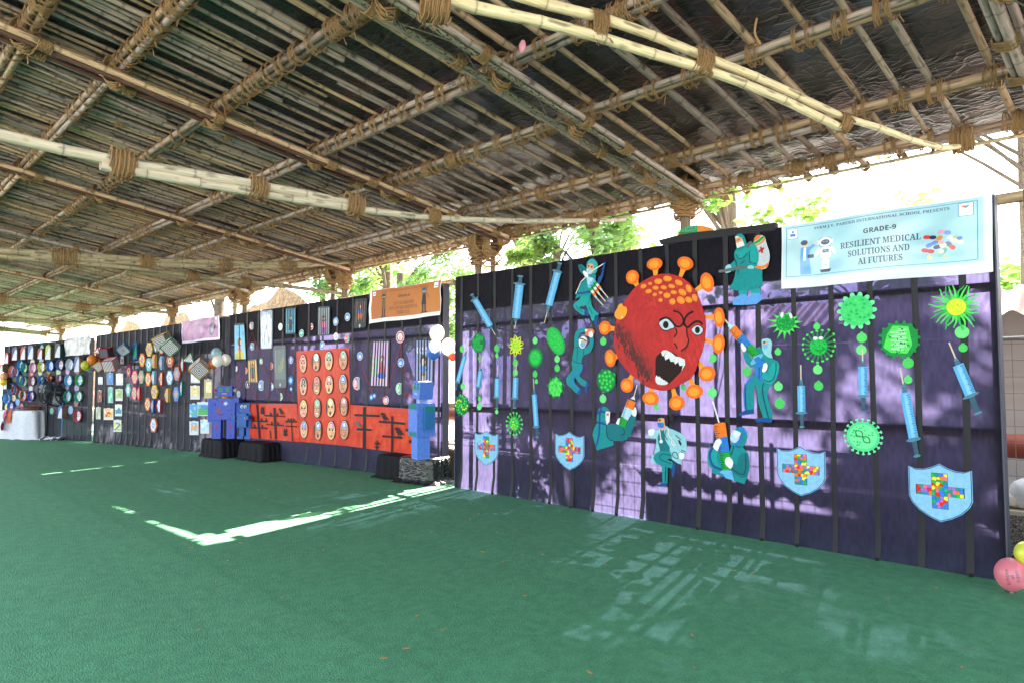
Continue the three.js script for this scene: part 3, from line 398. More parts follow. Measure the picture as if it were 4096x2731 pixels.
// people
crop(2260, 1020, 2.705);
{
  const c = pin(D, 'cutout_figure', 'teal scrubs figure drawing a bow loaded with three syringes, left of the red virus', 'cutout figure', 240, 400, { off: 0.03 });
  c.cut('bow', [440, 76, 428, 73, 412, 100, 402, 180, 385, 228, 366, 238, 352, 285, 330, 335, 345, 345, 372, 312, 392, 285, 408, 240, 420, 170, 430, 120, 442, 86], K.navy, { ...board });
  c.cut('bow', [110, 412, 124, 428, 190, 424, 288, 408, 286, 380, 220, 398, 150, 406, 118, 408], K.navy, { z: 0.001, d: 0.004 });
  c.cut('trousers', [180, 440, 270, 436, 275, 490, 285, 540, 330, 610, 362, 640, 300, 717, 270, 650, 225, 545, 200, 555, 165, 560, 156, 580, 216, 600, 206, 655, 150, 622, 105, 582, 90, 552, 105, 520, 150, 490], K.teal2, { ...board, n: 3 });
  c.cut('tunic', [215, 245, 190, 275, 150, 350, 125, 430, 112, 480, 160, 455, 190, 438, 280, 441, 290, 400, 276, 380, 330, 260, 335, 215, 300, 200, 255, 205], K.teal, { z: -0.004, d: 0.004 });
  c.cut('sleeve', [150, 110, 175, 102, 205, 120, 235, 155, 236, 185, 205, 206, 180, 200, 158, 165, 148, 130], K.tealD, { z: 0, n: 3 });
  c.cut('shoe', [215, 590, 230, 592, 250, 625, 262, 662, 235, 660, 208, 645], K.navy, { z: 0 }); c.cut('shoe', [318, 690, 330, 660, 360, 650, 366, 662, 350, 700, 345, 750, 338, 785, 322, 760, 314, 715], K.navy, { ...board });
  const face = c.cut('face', [240, 120, 258, 92, 290, 86, 315, 105, 318, 180, 310, 200, 285, 190, 240, 150], K.skin, { z: -0.005, d: 0.005 });
  c.cut('cap', [236, 150, 240, 90, 265, 56, 290, 43, 325, 55, 350, 85, 355, 130, 345, 180, 325, 205, 316, 190, 311, 112, 285, 92, 256, 98, 242, 122], paper(0x2fa3a5), { z: 0, n: 3 });
  c.cut('mask', [236, 152, 270, 150, 306, 165, 300, 195, 275, 210, 250, 206, 240, 190], K.ice, { z: 0.001, n: 3 });
  c.ink('eyes', [[252, 128, 258, 124, 264, 130], [284, 138, 290, 133, 298, 139], [250, 118, 264, 118], [282, 125, 300, 128]], 0.008, K.black, 0.0035, 0, face);
  for (const [x0, y0, x1, y1, e, f] of [[252, 318, 346, 470, 418, 549], [278, 288, 375, 428, 443, 506], [300, 262, 402, 382, 471, 467]]) {
    const dx = x1 - x0, dy = y1 - y0, l = Math.hypot(dx, dy), nx = -dy / l * 15, ny = dx / l * 15, q = (a, b, k = 1) => [x0 + dx * a + nx * k, y0 + dy * a + ny * k, x0 + dx * b + nx * k, y0 + dy * b + ny * k, x0 + dx * b - nx * k, y0 + dy * b - ny * k, x0 + dx * a - nx * k, y0 + dy * a - ny * k];
    const s = c.cut('syringe_arrow', q(0.05, 0.25), K.sky, { z: 0.003 }); c.cut('band', q(0.25, 0.45), K.green, { z: 0.003, parent: s }); c.cut('band', q(0.45, 0.62), K.white, { z: 0.003, parent: s }); c.cut('band', q(0.62, 0.82), K.orange, { z: 0.003, parent: s }); c.cut('tip', q(0.82, 1, 0.6), K.ice, { z: 0.003, parent: s }); c.ink('needle', [[x1, y1, e, f]], 0.012, K.cream, 0.005, 0, s);
  }
  c.cut('fan_of_shafts', [234, 240, 258, 234, 300, 250, 322, 262, 300, 300, 268, 330, 250, 322], K.ice, { z: 0.002 });
  c.cut('glove', [200, 182, 215, 172, 240, 190, 256, 216, 250, 242, 226, 240, 206, 210], K.glove, { z: 0.006, n: 3 });
  c.ink('bow_string', [[424, 97, 340, 148, 256, 206], [232, 240, 180, 290, 122, 425]], 0.011, K.white, 0.01);
  c.ink('seam_lines', [[275, 440, 272, 480, 250, 540], [120, 550, 160, 600, 200, 620], [260, 560, 300, 640], [160, 120, 190, 150, 200, 195]], 0.005, K.ink, 0.0045, 2);
}
{
  const c = pin(D, 'cutout_figure', 'teal suited figure lifting an orange stone overhead, below the archer', 'cutout figure', 170, 1150, { off: 0.028 });
  c.cut('suit', [225, 795, 190, 788, 150, 800, 115, 840, 100, 900, 98, 1000, 80, 1100, 72, 1180, 80, 1240, 40, 1290, 12, 1340, 20, 1390, 70, 1440, 140, 1500, 166, 1446, 110, 1390, 95, 1340, 110, 1320, 150, 1380, 215, 1420, 242, 1375, 195, 1340, 155, 1300, 185, 1250, 192, 1200, 180, 1170, 200, 1085, 260, 1060, 295, 1015, 312, 930, 305, 888, 268, 882, 270, 940, 245, 985, 205, 1010, 152, 1000, 150, 880, 175, 840, 216, 826], K.teal, { ...board, n: 2 });
  c.cut('stone', ell(268, 838, 50, 40, -0.4), K.stone, { ...board });
  const h = c.cut('hood', [150, 955, 155, 905, 180, 885, 205, 882, 232, 900, 240, 930, 230, 960, 210, 1000, 185, 1008, 160, 990], K.glove, { z: -0.002, n: 3 });
  c.cut('face', [178, 926, 224, 926, 231, 945, 225, 956, 176, 950], K.skin, { z: 0.001, parent: h }); c.cut('mask', [172, 950, 222, 956, 215, 985, 192, 1000, 172, 985], K.sky, { z: 0.002, n: 2, parent: h });
  c.ink('headband', [[160, 902, 200, 910, 237, 935]], 0.014, K.black, 0.0022, 2, h);
  c.cut('glove', [218, 806, 244, 800, 240, 826, 220, 832], K.glove, { z: 0.0 }); c.cut('glove', [258, 846, 284, 822, 305, 850, 303, 886, 280, 894, 262, 880], K.glove, { z: 0.0, n: 2 });
  c.cut('shoe', [130, 1498, 164, 1440, 185, 1450, 170, 1500, 150, 1512], K.navy, { z: 0.0 }); c.cut('shoe', [215, 1440, 240, 1372, 268, 1388, 240, 1440, 240, 1476, 222, 1482], K.navy, { z: 0 });
  c.ink('blue_stripe', [[190, 1185, 172, 1255, 102, 1300, 74, 1340, 98, 1400, 152, 1455]], 0.022, K.blue, 0.0012, 3);
  c.ink('seam_lines', [[98, 1000, 125, 998, 148, 985], [205, 1010, 200, 1080], [72, 1120, 120, 1160, 188, 1168], [135, 1000, 130, 1160]], 0.006, K.ink, 0.0016, 2);
}
crop(2860, 900, 4.611);
{
  const c = pin(D, 'cutout_figure', 'teal coated figure with a red cross back tank and hose, left of the banner', 'cutout figure', 600, 800, { off: 0.03 });
  const t = c.cut('tank', [720, 290, 750, 215, 850, 185, 920, 225, 940, 290, 970, 400, 1000, 480, 1012, 600, 990, 720, 960, 790, 890, 820, 800, 812, 735, 785, 790, 700, 810, 600, 770, 450, 725, 350], paper(0xb9c4cd), { ...board, n: 2 });
  c.cut('orange_cap', [722, 292, 752, 215, 840, 187, 866, 202, 800, 262, 720, 306], K.orange, { parent: t }); c.cut('green_stripe', [712, 330, 800, 282, 890, 205, 918, 228, 830, 320, 730, 362], K.green, { parent: t }); c.cut('orange_stripe', [745, 372, 840, 330, 922, 240, 932, 275, 860, 350, 755, 392], K.orange, { parent: t });
  c.cut('orange_base', [737, 782, 790, 748, 860, 762, 940, 732, 996, 690, 976, 770, 890, 813, 800, 808], K.orange, { parent: t });
  c.cut('red_cross', [838, 412, 862, 402, 872, 432, 906, 415, 916, 448, 884, 468, 895, 516, 866, 527, 852, 488, 815, 508, 806, 476, 844, 455], K.red, { parent: t });
  c.cut('coat', [380, 212, 420, 172, 490, 158, 540, 200, 575, 290, 582, 360, 620, 326, 680, 320, 740, 350, 790, 440, 812, 600, 790, 700, 780, 760, 875, 830, 886, 1112, 810, 1152, 650, 1206, 440, 1212, 310, 1202, 268, 1150, 330, 1070, 370, 950, 386, 830, 330, 862, 290, 832, 260, 880, 200, 886, 190, 850, 205, 770, 240, 738, 300, 720, 376, 640, 355, 550, 370, 490, 410, 432, 385, 300], K.teal, { z: -0.003, d: 0.005, n: 1 });
  c.cut('sleeve', [640, 360, 700, 340, 745, 370, 800, 480, 812, 600, 785, 725, 650, 690, 655, 600, 615, 500, 610, 420], K.teal2, { z: 0.002, n: 2 });
  const f = c.cut('face', [386, 252, 440, 216, 500, 240, 526, 296, 400, 346, 388, 300], K.skin, { z: 0.002 }); c.cut('headband', [381, 217, 440, 210, 452, 224, 386, 256], K.white, { z: 0.003, parent: f }); c.cut('mask', [397, 346, 526, 296, 556, 382, 416, 432], K.white, { z: 0.004, parent: f }); c.ink('eyes', [[392, 300, 408, 296], [430, 296, 444, 288], [425, 276, 465, 262]], 0.007, K.black, 0.0052, 0, f);
  c.cut('scarf', [372, 545, 385, 500, 420, 470, 500, 470, 575, 400, 610, 470, 600, 540, 530, 620, 440, 630, 390, 590], K.teal2, { z: 0.002, n: 2 });
  c.cut('glove', [190, 850, 205, 772, 240, 740, 285, 735, 310, 800, 300, 862, 260, 882, 202, 886], K.mint, { z: 0.002, n: 2 }); c.cut('glove', [604, 790, 640, 752, 720, 760, 730, 800, 680, 815, 620, 808], K.mint, { z: 0.004, n: 2 });
  c.cut('trouser_leg', [440, 1206, 602, 1206, 596, 1282, 440, 1282], K.teal2, board); c.cut('trouser_leg', [660, 1206, 822, 1150, 846, 1242, 830, 1256, 668, 1266], K.teal2, board);
  const boot = paper(0x5b9ce0); c.cut('boot', [330, 1370, 350, 1345, 440, 1310, 470, 1278, 580, 1280, 612, 1340, 562, 1400, 546, 1478, 335, 1478], boot, { z: -0.003, d: 0.003 }); c.cut('boot', [550, 1420, 620, 1345, 680, 1264, 832, 1250, 885, 1370, 770, 1462, 560, 1480], boot, { z: -0.001, d: 0.003 });
  c.ink('hose', [[78, 858, 190, 850], [190, 846, 400, 803, 610, 764]], 0.03, K.grey, 0.007); c.ink('strap', [[690, 318, 640, 350, 612, 420]], 0.03, K.grey, 0.006, 2);
  c.ink('seam_lines', [[372, 640, 400, 700, 408, 790], [640, 480, 655, 690], [655, 690, 780, 725], [480, 720, 560, 660], [440, 830, 432, 920], [390, 545, 450, 625, 540, 600, 600, 520]], 0.006, K.ink, 0.0065, 2);
}
crop(2880, 1240, 3.2667);
{
  const c = pin(D, 'cutout_figure', 'hooded teal figure aiming a big orange, blue and green syringe at the red virus', 'cutout figure', 500, 800, { off: 0.03 });
  c.cut('suit', [480, 492, 520, 478, 570, 520, 620, 600, 700, 640, 760, 670, 778, 720, 770, 810, 740, 890, 690, 960, 660, 990, 630, 1040, 620, 1120, 650, 1240, 685, 1330, 688, 1412, 570, 1402, 540, 1320, 500, 1200, 485, 1040, 475, 985, 450, 1000, 440, 1080, 450, 1190, 446, 1292, 380, 1312, 335, 1302, 318, 1150, 315, 1020, 350, 940, 400, 880, 460, 840, 450, 740, 400, 746, 350, 700, 310, 610, 300, 530, 346, 520, 420, 640, 480, 600], K.teal, { ...board, n: 1 });
  c.cut('blue_front', [455, 740, 490, 700, 560, 780, 560, 860, 575, 942, 520, 910, 470, 850], K.blue, { z: 0 }); c.ink('blue_stripe', [[455, 850, 372, 930, 334, 1010, 325, 1110, 338, 1298]], 0.025, K.blue, 0.001, 3);
  c.cut('sleeve', [560, 812, 600, 806, 640, 850, 640, 780, 680, 700, 740, 666, 776, 720, 760, 830, 700, 950, 640, 962, 580, 930, 555, 870], K.teal2, { z: 0, n: 2 });
  const h = c.cut('hood', [548, 392, 570, 378, 620, 370, 665, 385, 685, 430, 672, 560, 692, 626, 640, 616, 580, 570, 555, 510], K.mint, { z: 0, n: 1 }); c.cut('face', [565, 405, 631, 415, 633, 450, 565, 448], K.skin, { z: 0.002, parent: h }); c.cut('mask', [565, 450, 633, 455, 620, 500, 582, 512], K.sky, { z: 0.003, n: 1, parent: h }); c.ink('eyes', [[572, 428, 596, 428], [570, 418, 600, 414]], 0.008, K.black, 0.0058, 0, h);
  const s = c.cut('syringe', [222, 395, 300, 308, 415, 435, 340, 510], K.blue, { z: 0.002 });
  c.cut('barrel_band', [122, 270, 205, 195, 300, 308, 222, 395], K.orange, { z: 0.002, parent: s }); c.cut('barrel_band', [340, 510, 415, 435, 522, 555, 430, 622], K.green, { z: 0.002, parent: s }); c.cut('tip', [110, 192, 130, 175, 160, 190, 205, 195, 122, 272, 140, 245, 112, 215], K.ice, { z: 0.002, parent: s }); c.cut('flange', ell(486, 640, 105, 36, -0.72), K.sky, { z: 0.004, parent: s }); c.cut('plunger', [450, 640, 510, 600, 602, 700, 542, 770], K.blue, { z: 0.007, parent: s }); c.ink('needle', [[52, 105, 116, 182]], 0.016, K.cream, 0.004, 0, s);
  c.ink('graduation_marks', Array.from({ length: 22 }, (_, i) => { const k = i / 22, x = 130 + 300 * k, y = 280 + 340 * k; return [x, y, x + 22 + (i % 3 ? 0 : 16), y - 20 - (i % 3 ? 0 : 14)]; }), 0.006, K.ink, 0.0056, 0, s);
  c.cut('glove', [278, 462, 290, 425, 330, 470, 352, 516, 320, 546, 300, 526], K.glove, { z: 0.005, n: 2 }); c.cut('glove', [580, 702, 610, 685, 633, 720, 605, 802, 562, 802, 570, 750], K.glove, { z: 0.01, n: 2 });
  c.cut('shoe', [245, 1356, 330, 1304, 446, 1290, 453, 1350, 340, 1366, 270, 1380], K.navy, { z: 0, n: 1 }); c.cut('shoe', [458, 1430, 470, 1410, 560, 1400, 687, 1410, 680, 1470, 560, 1460, 480, 1460], K.navy, { z: 0, n: 1 });
  c.ink('seam_lines', [[575, 945, 560, 1050, 600, 1250, 640, 1405], [520, 740, 515, 900], [738, 680, 735, 790, 700, 900, 640, 930, 580, 905], [330, 960, 335, 1100, 345, 1295]], 0.007, K.ink, 0.0042, 2);
}
crop(2350, 1520, 3.5644);
{
  const c = pin(D, 'cutout_figure', 'hooded figure seen from behind raising a short syringe under the red virus', 'cutout figure', 350, 700, { off: 0.03 });
  c.cut('suit', [215, 375, 165, 400, 140, 460, 130, 560, 140, 600, 95, 680, 72, 770, 100, 880, 135, 1000, 368, 925, 368, 862, 480, 864, 560, 846, 610, 790, 650, 680, 690, 580, 692, 520, 640, 490, 580, 590, 525, 690, 440, 630, 340, 615, 280, 640, 300, 560, 322, 480, 300, 410, 260, 380], K.teal, { ...board, n: 1 });
  c.cut('sleeve', [285, 655, 340, 618, 440, 634, 528, 694, 580, 600, 642, 495, 690, 524, 686, 590, 646, 690, 600, 795, 555, 842, 480, 860, 365, 860, 300, 810, 278, 740], K.tealD, { z: 0, n: 1 });
  c.ink('blue_straps', [[205, 380, 182, 450, 172, 600, 165, 780, 122, 945], [135, 470, 200, 446, 272, 456], [138, 600, 210, 612, 282, 640]], 0.026, K.navy, 0.001, 3);
  const f = c.cut('visor', [262, 440, 326, 446, 318, 590, 280, 634, 262, 560], K.white, { z: 0.001 }); c.cut('face', [275, 472, 313, 462, 310, 506, 272, 510], K.skin, { z: 0.003, parent: f }); c.ink('eyes', [[282, 488, 304, 484]], 0.008, K.black, 0.0066, 0, f);
  const s = c.cut('syringe', [540, 370, 655, 425, 640, 470, 580, 572, 485, 515], K.ice, { z: 0.003 }); c.cut('barrel_band', [582, 262, 690, 312, 655, 425, 540, 370], K.orange, { z: 0.003, parent: s }); c.cut('barrel_band', [485, 515, 582, 572, 535, 680, 450, 636], K.green, { z: 0.003, parent: s }); c.cut('tip', [618, 260, 640, 242, 672, 215, 682, 280], K.white, { z: 0.003, parent: s }); c.ink('needle', [[712, 65, 690, 150, 664, 240]], 0.012, K.cream, 0.005, 0, s);
  c.ink('graduation_marks', Array.from({ length: 16 }, (_, i) => { const k = i / 16, x = 584 - 130 * k, y = 270 + 360 * k; return [x, y, x + 24, y + 11]; }), 0.006, K.ink, 0.0066, 0, s);
  c.cut('glove', [682, 378, 706, 430, 692, 516, 640, 490, 640, 430, 660, 424], K.glove, { z: 0.004, n: 2 }); c.cut('glove', [410, 615, 440, 545, 468, 535, 452, 636], K.glove, { z: 0.002, n: 1 });
  c.ink('seam_lines', [[280, 650, 275, 750, 310, 840, 365, 862], [520, 690, 530, 760, 480, 780]], 0.009, K.black, 0.0035, 2);
}
{
  const c = pin(D, 'cutout_figure', 'masked doctor with a hair bun running in an open pale coat, below the red virus', 'cutout figure', 1150, 1000, { off: 0.03 });
  c.cut('coat', [975, 720, 1035, 690, 1060, 680, 1130, 660, 1180, 690, 1240, 710, 1360, 770, 1400, 810, 1415, 920, 1412, 1022, 1385, 1042, 1330, 1000, 1345, 1202, 1290, 1182, 1200, 1120, 1150, 1000, 1080, 1000, 1035, 1192, 980, 1182, 888, 1165, 940, 1040, 985, 850, 985, 826, 900, 822, 858, 800, 860, 762, 950, 700], K.mint, { ...board, n: 1, holes: [[1290, 850, 1320, 852, 1345, 900, 1332, 940, 1305, 900]] });
  c.cut('scrub_top', [1045, 690, 1090, 690, 1110, 850, 1175, 950, 1172, 1012, 1040, 1006, 1015, 900, 1000, 822], K.tealD, { z: 0, n: 1 });
  c.cut('trousers', [1040, 1000, 1170, 994, 1205, 1070, 1206, 1110, 1130, 1122, 1222, 1166, 1206, 1256, 1146, 1236, 1142, 1466, 1075, 1462, 1060, 1222, 980, 1182, 940, 1110, 960, 1050], K.teal, { z: -0.002, d: 0.004, n: 1 });
  c.cut('shoe', [1215, 1180, 1258, 1190, 1250, 1270, 1225, 1385, 1205, 1370, 1198, 1255], K.navy, { z: -0.003, n: 1 }); c.cut('shoe', [995, 1500, 1080, 1458, 1140, 1464, 1130, 1508, 1010, 1515], K.navy, { z: -0.003, n: 1 });
  const f = c.cut('face', [1015, 545, 1050, 525, 1100, 540, 1122, 600, 1110, 682, 1066, 722, 1040, 682, 1006, 600], K.skin, { z: 0.001, n: 1 }); c.cut('hair', [1014, 548, 1040, 500, 1095, 490, 1150, 520, 1166, 580, 1140, 652, 1110, 642, 1100, 546, 1060, 532], K.hair, { z: 0.002, n: 1, parent: f }); c.cut('hair_bun', ell(1198, 545, 34, 46), K.hair, { z: -0.004, d: 0.005, parent: f }); c.cut('mask', [998, 600, 1095, 605, 1095, 670, 1060, 680, 1010, 660], K.blue, { z: 0.004, n: 1, parent: f }); c.ink('eyes', [[1022, 578, 1050, 574], [1018, 566, 1052, 556]], 0.009, K.black, 0.0062, 0, f);
  c.cut('glove', [868, 740, 880, 705, 945, 690, 958, 720, 950, 770, 905, 796], K.glove, { z: 0.001, n: 2 }); c.cut('glove', [1310, 1060, 1340, 1030, 1382, 1050, 1380, 1100, 1345, 1130, 1312, 1110], K.glove, { z: 0, n: 2 });
  const st = c.ink('stethoscope', [[1035, 690, 1045, 790, 1058, 860], [1160, 690, 1165, 780, 1210, 840, 1268, 930], [1210, 840, 1205, 890, 1250, 940]], 0.012, K.white, 0.006, 3); c.cut('chest_piece', ell(1057, 870, 24, 26), K.white, { z: 0.005, parent: st });
  c.ink('seam_lines', [[1130, 700, 1110, 790, 1150, 850], [1212, 1040, 1260, 1020, 1300, 1090, 1280, 1115, 1225, 1080, 1212, 1040], [1200, 1070, 1060, 1050, 1030, 1110, 1200, 1190], [1120, 1230, 1118, 1450], [1345, 990, 1400, 1020], [1340, 850, 1260, 780], [985, 850, 960, 980, 940, 1060]], 0.007, K.ink, 0.0055, 2);
}
crop(2780, 1580, 3.921);
{
  const c = pin(D, 'cutout_figure', 'goggled teal figure hugging a tall tricolour syringe, bottom right of the red virus', 'cutout figure', 520, 900, { off: 0.03 });
  c.cut('suit', [640, 520, 690, 500, 750, 510, 800, 560, 826, 640, 805, 740, 750, 812, 840, 910, 855, 1030, 855, 1170, 815, 1300, 776, 1392, 620, 1336, 450, 1272, 262, 1212, 285, 1170, 225, 1110, 195, 1000, 200, 900, 235, 826, 270, 800, 370, 880, 400, 1000, 540, 900, 575, 800, 570, 740], K.teal, { ...board, n: 1 });
  const f = c.cut('face', [560, 690, 575, 600, 612, 540, 680, 560, 735, 600, 715, 680, 650, 746, 600, 740], K.ice, { z: 0, n: 2 }); c.cut('goggles', [608, 580, 640, 555, 722, 600, 705, 650, 650, 666, 612, 630], K.white, { z: 0.002, n: 2, parent: f }); c.ink('hood_edge', [[735, 600, 722, 690, 660, 760, 610, 770], [690, 515, 760, 530, 808, 600]], 0.03, K.blue, 0.003, 3, f);
  c.cut('sleeve', [820, 905, 845, 950, 855, 1100, 820, 1270, 740, 1300, 660, 1250, 560, 1170, 612, 1075, 660, 1090, 690, 960, 740, 905], K.tealD, { z: 0, n: 1 }); c.cut('sleeve', [272, 802, 368, 880, 345, 960, 360, 1050, 430, 1160, 410, 1180, 290, 1120, 225, 1050, 205, 950, 220, 870], K.teal2, { z: 0, n: 1 });
  c.ink('blue_stripe', [[288, 812, 245, 890, 240, 980, 290, 1100, 430, 1166]], 0.026, K.navy, 0.0032, 3);
  const s = c.cut('syringe', [340, 674, 515, 642, 550, 890, 385, 912], K.blue, { z: 0.004 }); c.cut('barrel_band', [298, 466, 330, 445, 385, 430, 450, 424, 486, 432, 515, 642, 340, 674], K.orange, { z: 0.004, parent: s }); c.cut('barrel_band', [385, 912, 460, 890, 550, 886, 572, 960, 562, 1166, 440, 1172], K.green, { z: 0.004, parent: s }); c.cut('plunger', [450, 1230, 590, 1206, 622, 1336, 490, 1296], K.sky, { z: 0.004, parent: s }); c.cut('flange', ell(495, 1200, 100, 32, -0.05), K.sky, { z: 0.006, parent: s }); c.ink('needle', [[288, 95, 340, 270, 385, 428]], 0.016, K.white, 0.007, 0, s);
  c.ink('graduation_marks', Array.from({ length: 24 }, (_, i) => { const k = i / 24, x = 308 + 130 * k, y = 485 + 680 * k; return [x, y, x + 40 + (i % 4 ? 0 : 26), y - 5]; }), 0.007, K.ink, 0.0076, 0, s);
  c.cut('glove', [295, 802, 330, 710, 395, 674, 430, 732, 400, 780, 356, 872, 300, 816], K.glove, { z: 0.006, n: 2 }); c.cut('glove', [480, 1036, 500, 975, 560, 970, 613, 1050, 570, 1152, 520, 1110, 490, 1080], K.glove, { z: 0.008, n: 2 });
  c.ink('seam_lines', [[640, 790, 690, 810, 735, 800], [800, 910, 805, 1100, 770, 1240, 690, 1220, 580, 1150], [570, 930, 600, 860, 610, 790]], 0.007, K.ink, 0.0048, 2);
}
// the red virus
crop(2440, 1150, 3.0739);
{
  const cv = document.createElement('canvas'); cv.width = cv.height = 1024; const g = cv.getContext('2d'), R = rng(5);
  g.fillStyle = '#a01210'; g.fillRect(0, 0, 1024, 1024); g.lineCap = 'round';
  for (let i = 0; i < 900; i++) { const x = R() * 1024, y = R() * 1024, a = Math.atan2(y - 560, x - 560) + 1.57 + (R() - 0.5) * 0.7, l = 20 + R() * 70, t = R(); g.strokeStyle = t < 0.4 ? 'rgba(120,6,8,.18)' : t < 0.75 ? 'rgba(190,28,22,.2)' : 'rgba(214,56,40,.12)'; g.lineWidth = 6 + R() * 22; g.beginPath(); g.moveTo(x, y); g.lineTo(x + Math.cos(a) * l, y + Math.sin(a) * l); g.stroke(); }
  for (let i = 0; i < 60; i++) { const x = 330 + R() * 500, y = 40 + R() * 240; g.strokeStyle = `rgba(190,${60 + R() * 40 | 0},30,.22)`; g.lineWidth = 14 + R() * 14; g.beginPath(); g.moveTo(x, y); g.lineTo(x + 12, y + 26); g.stroke(); }
  for (let i = 0; i < 430; i++) { const t = R(), k = R(), x = 10 + 380 * t + (R() - 0.5) * 60 + k * 120, y = 470 + 460 * t + (R() - 0.5) * 130 - k * 90; g.save(); g.translate(x, y); g.rotate(-0.35 + 0.7 * t); g.fillStyle = k < 0.35 ? 'rgba(62,8,8,.72)' : k < 0.7 ? 'rgba(110,12,12,.42)' : 'rgba(140,16,16,.3)'; g.fillRect(-9, -18, 18, 36); g.restore(); }
  for (let i = 0; i < 90; i++) { const x = 560 + R() * 420, y = 420 + R() * 460; g.strokeStyle = 'rgba(222,62,44,.1)'; g.lineWidth = 16 + R() * 26; g.beginPath(); g.moveTo(x, y); g.lineTo(x + 20, y + 46); g.stroke(); }
  const t = new THREE.CanvasTexture(cv); t.colorSpace = THREE.SRGBColorSpace;
  const c = pin(D, 'virus_cutout', 'huge red shouting virus face with orange stalked spikes at the panel centre', 'virus cutout', 620, 560, { off: 0.07 });
  const ball = mesh('ball', uvBox(slab(c.pts([50, 590, 60, 480, 80, 400, 112, 300, 160, 200, 230, 100, 290, 20, 384, -60, 535, -142, 706, -169, 830, -142, 946, -80, 1030, 10, 1082, 110, 1130, 230, 1166, 370, 1178, 470, 1170, 580, 1140, 760, 1090, 900, 1030, 1060, 950, 1140, 860, 1192, 740, 1250, 660, 1266, 560, 1250, 450, 1215, 330, 1122, 240, 1050, 150, 940, 82, 830, 55, 720], 3), -0.012, 0.012)), new THREE.MeshPhysicalMaterial({ map: t, roughness: 0.45, specularIntensity: 0.4, bumpMap: rep(grain, 2), bumpScale: 0.001 }), c.o);
  const v1 = (x, y) => [(2480 + x / 4.481 - 2440) * 3.0739, (990 + y / 4.481 - 1150) * 3.0739], v6 = (x, y) => [(1780 + x / 1.4253 - 2440) * 3.0739, (950 + y / 1.4253 - 1150) * 3.0739];
  const k1 = 3.0739 / 4.481, k6 = 3.0739 / 1.4253;
  const spikes = [[...v1(205, 530), 115 * k1, 128 * k1, 0.25, ...v1(300, 710)], [...v1(602, 295), 142 * k1, 108 * k1, -0.25, ...v1(618, 540)], [...v1(1155, 282), 145 * k1, 118 * k1, 0.35, ...v1(1055, 530)], [...v1(1545, 625), 120 * k1, 178 * k1, -0.2, ...v1(1330, 770)], [...v1(1762, 1252), 98 * k1, 178 * k1, -0.05, ...v1(1490, 1240)], [1325, 690, 74, 121, 0.12, 1140, 640], [1182, 1056, 104, 96, -0.3, 1066, 905], [1026, 1276, 108, 86, -0.15, 960, 1090], [810, 1416, 98, 90, -0.35, 752, 1225], [487, 1360, 102, 84, 0.15, 497, 1215], [195, 1200, 78, 88, -0.2, 268, 1050], [...v6(936, 686), 31 * k6, 50 * k6, -0.1, ...v6(985, 672)], [...v6(905, 515), 33 * k6, 40 * k6, 0.1, ...v6(985, 522)]];
  for (const [x, y, rx, ry, rot, bx, by] of spikes) {
    const l = Math.hypot(bx - x, by - y), ux = (bx - x) / l, uy = (by - y) / l, w = 26, q = [];
    const rr = rx * ry / Math.hypot(ry * (ux * Math.cos(rot) + uy * Math.sin(rot)), rx * (-ux * Math.sin(rot) + uy * Math.cos(rot)));
    const s = c.cut('spike', [x + ux * rr * 0.6 - uy * w * 2, y + uy * rr * 0.6 + ux * w * 2, x + ux * rr * 1.12 - uy * w * 1.15, y + uy * rr * 1.12 + ux * w * 1.15, bx - uy * w * 0.8, by + ux * w * 0.8, bx + uy * w * 0.8, by - ux * w * 0.8, x + ux * rr * 1.12 + uy * w * 1.15, y + uy * rr * 1.12 - ux * w * 1.15, x + ux * rr * 0.6 + uy * w * 2, y + uy * rr * 0.6 - ux * w * 2], K.orangeL, { z: -0.032, d: 0.006 });
    c.cut('knob', ell(x, y, rx, ry, rot), paper(0xe86f1c), { z: -0.026, d: 0.005, parent: s }); c.cut('knob_centre', ell(x - 4, y + 2, rx * 0.62, ry * 0.62, rot), K.orangeL, { z: -0.021, d: 0.002, parent: s });
    const dots = []; for (let i = 0; i < 13; i++) { const a = i / 13 * 6.28 + 0.2, e = 0.8 + 0.1 * (i % 2), dx = rx * e * Math.cos(a), dy = ry * e * Math.sin(a), X = x + dx * Math.cos(rot) - dy * Math.sin(rot), Y = y + dx * Math.sin(rot) + dy * Math.cos(rot); dots.push(slab(c.pts(ell(X, Y, 4, 5, 0, 6)), -0.021, 0.001)); }
    mesh('red_specks', merge(dots), paper(0xb8331a), s);
  }
  const ls = c.cut('spike', [130, 205, 152, 196, 172, 235, 204, 240, 218, 280, 208, 330, 182, 372, 145, 396, 100, 390, 68, 360, 64, 320, 80, 285, 100, 255, 106, 230], K.orangeL, { z: 0.003, d: 0.006, n: 2 }); c.cut('paper_tag', [145, 362, 164, 355, 168, 368, 150, 378], K.white, { z: 0.01, d: 0.001, parent: ls });
  for (const [x, y, rx, ry, rot] of [[425, 697, 52, 40, -0.4], [545, 650, 38, 28, -0.1], [690, 610, 70, 50, -0.1], [855, 562, 75, 52, 0.05], [1060, 632, 70, 48, 0.4], [1237, 740, 48, 76, -0.5], [640, 725, 55, 36, 0], [790, 720, 55, 36, 0.2], [930, 697, 58, 38, 0.2], [518, 788, 58, 38, -0.2], [628, 848, 40, 32, -0.2], [733, 814, 36, 28, 0], [848, 862, 62, 50, 0], [968, 807, 57, 36, 0.1], [1122, 805, 76, 52, 0.6], [1345, 905, 46, 70, -0.4], [730, 948, 38, 34, 0], [944, 972, 54, 56, 0.4], [1095, 948, 76, 60, 0.6], [1237, 940, 66, 52, 0.5]]) {
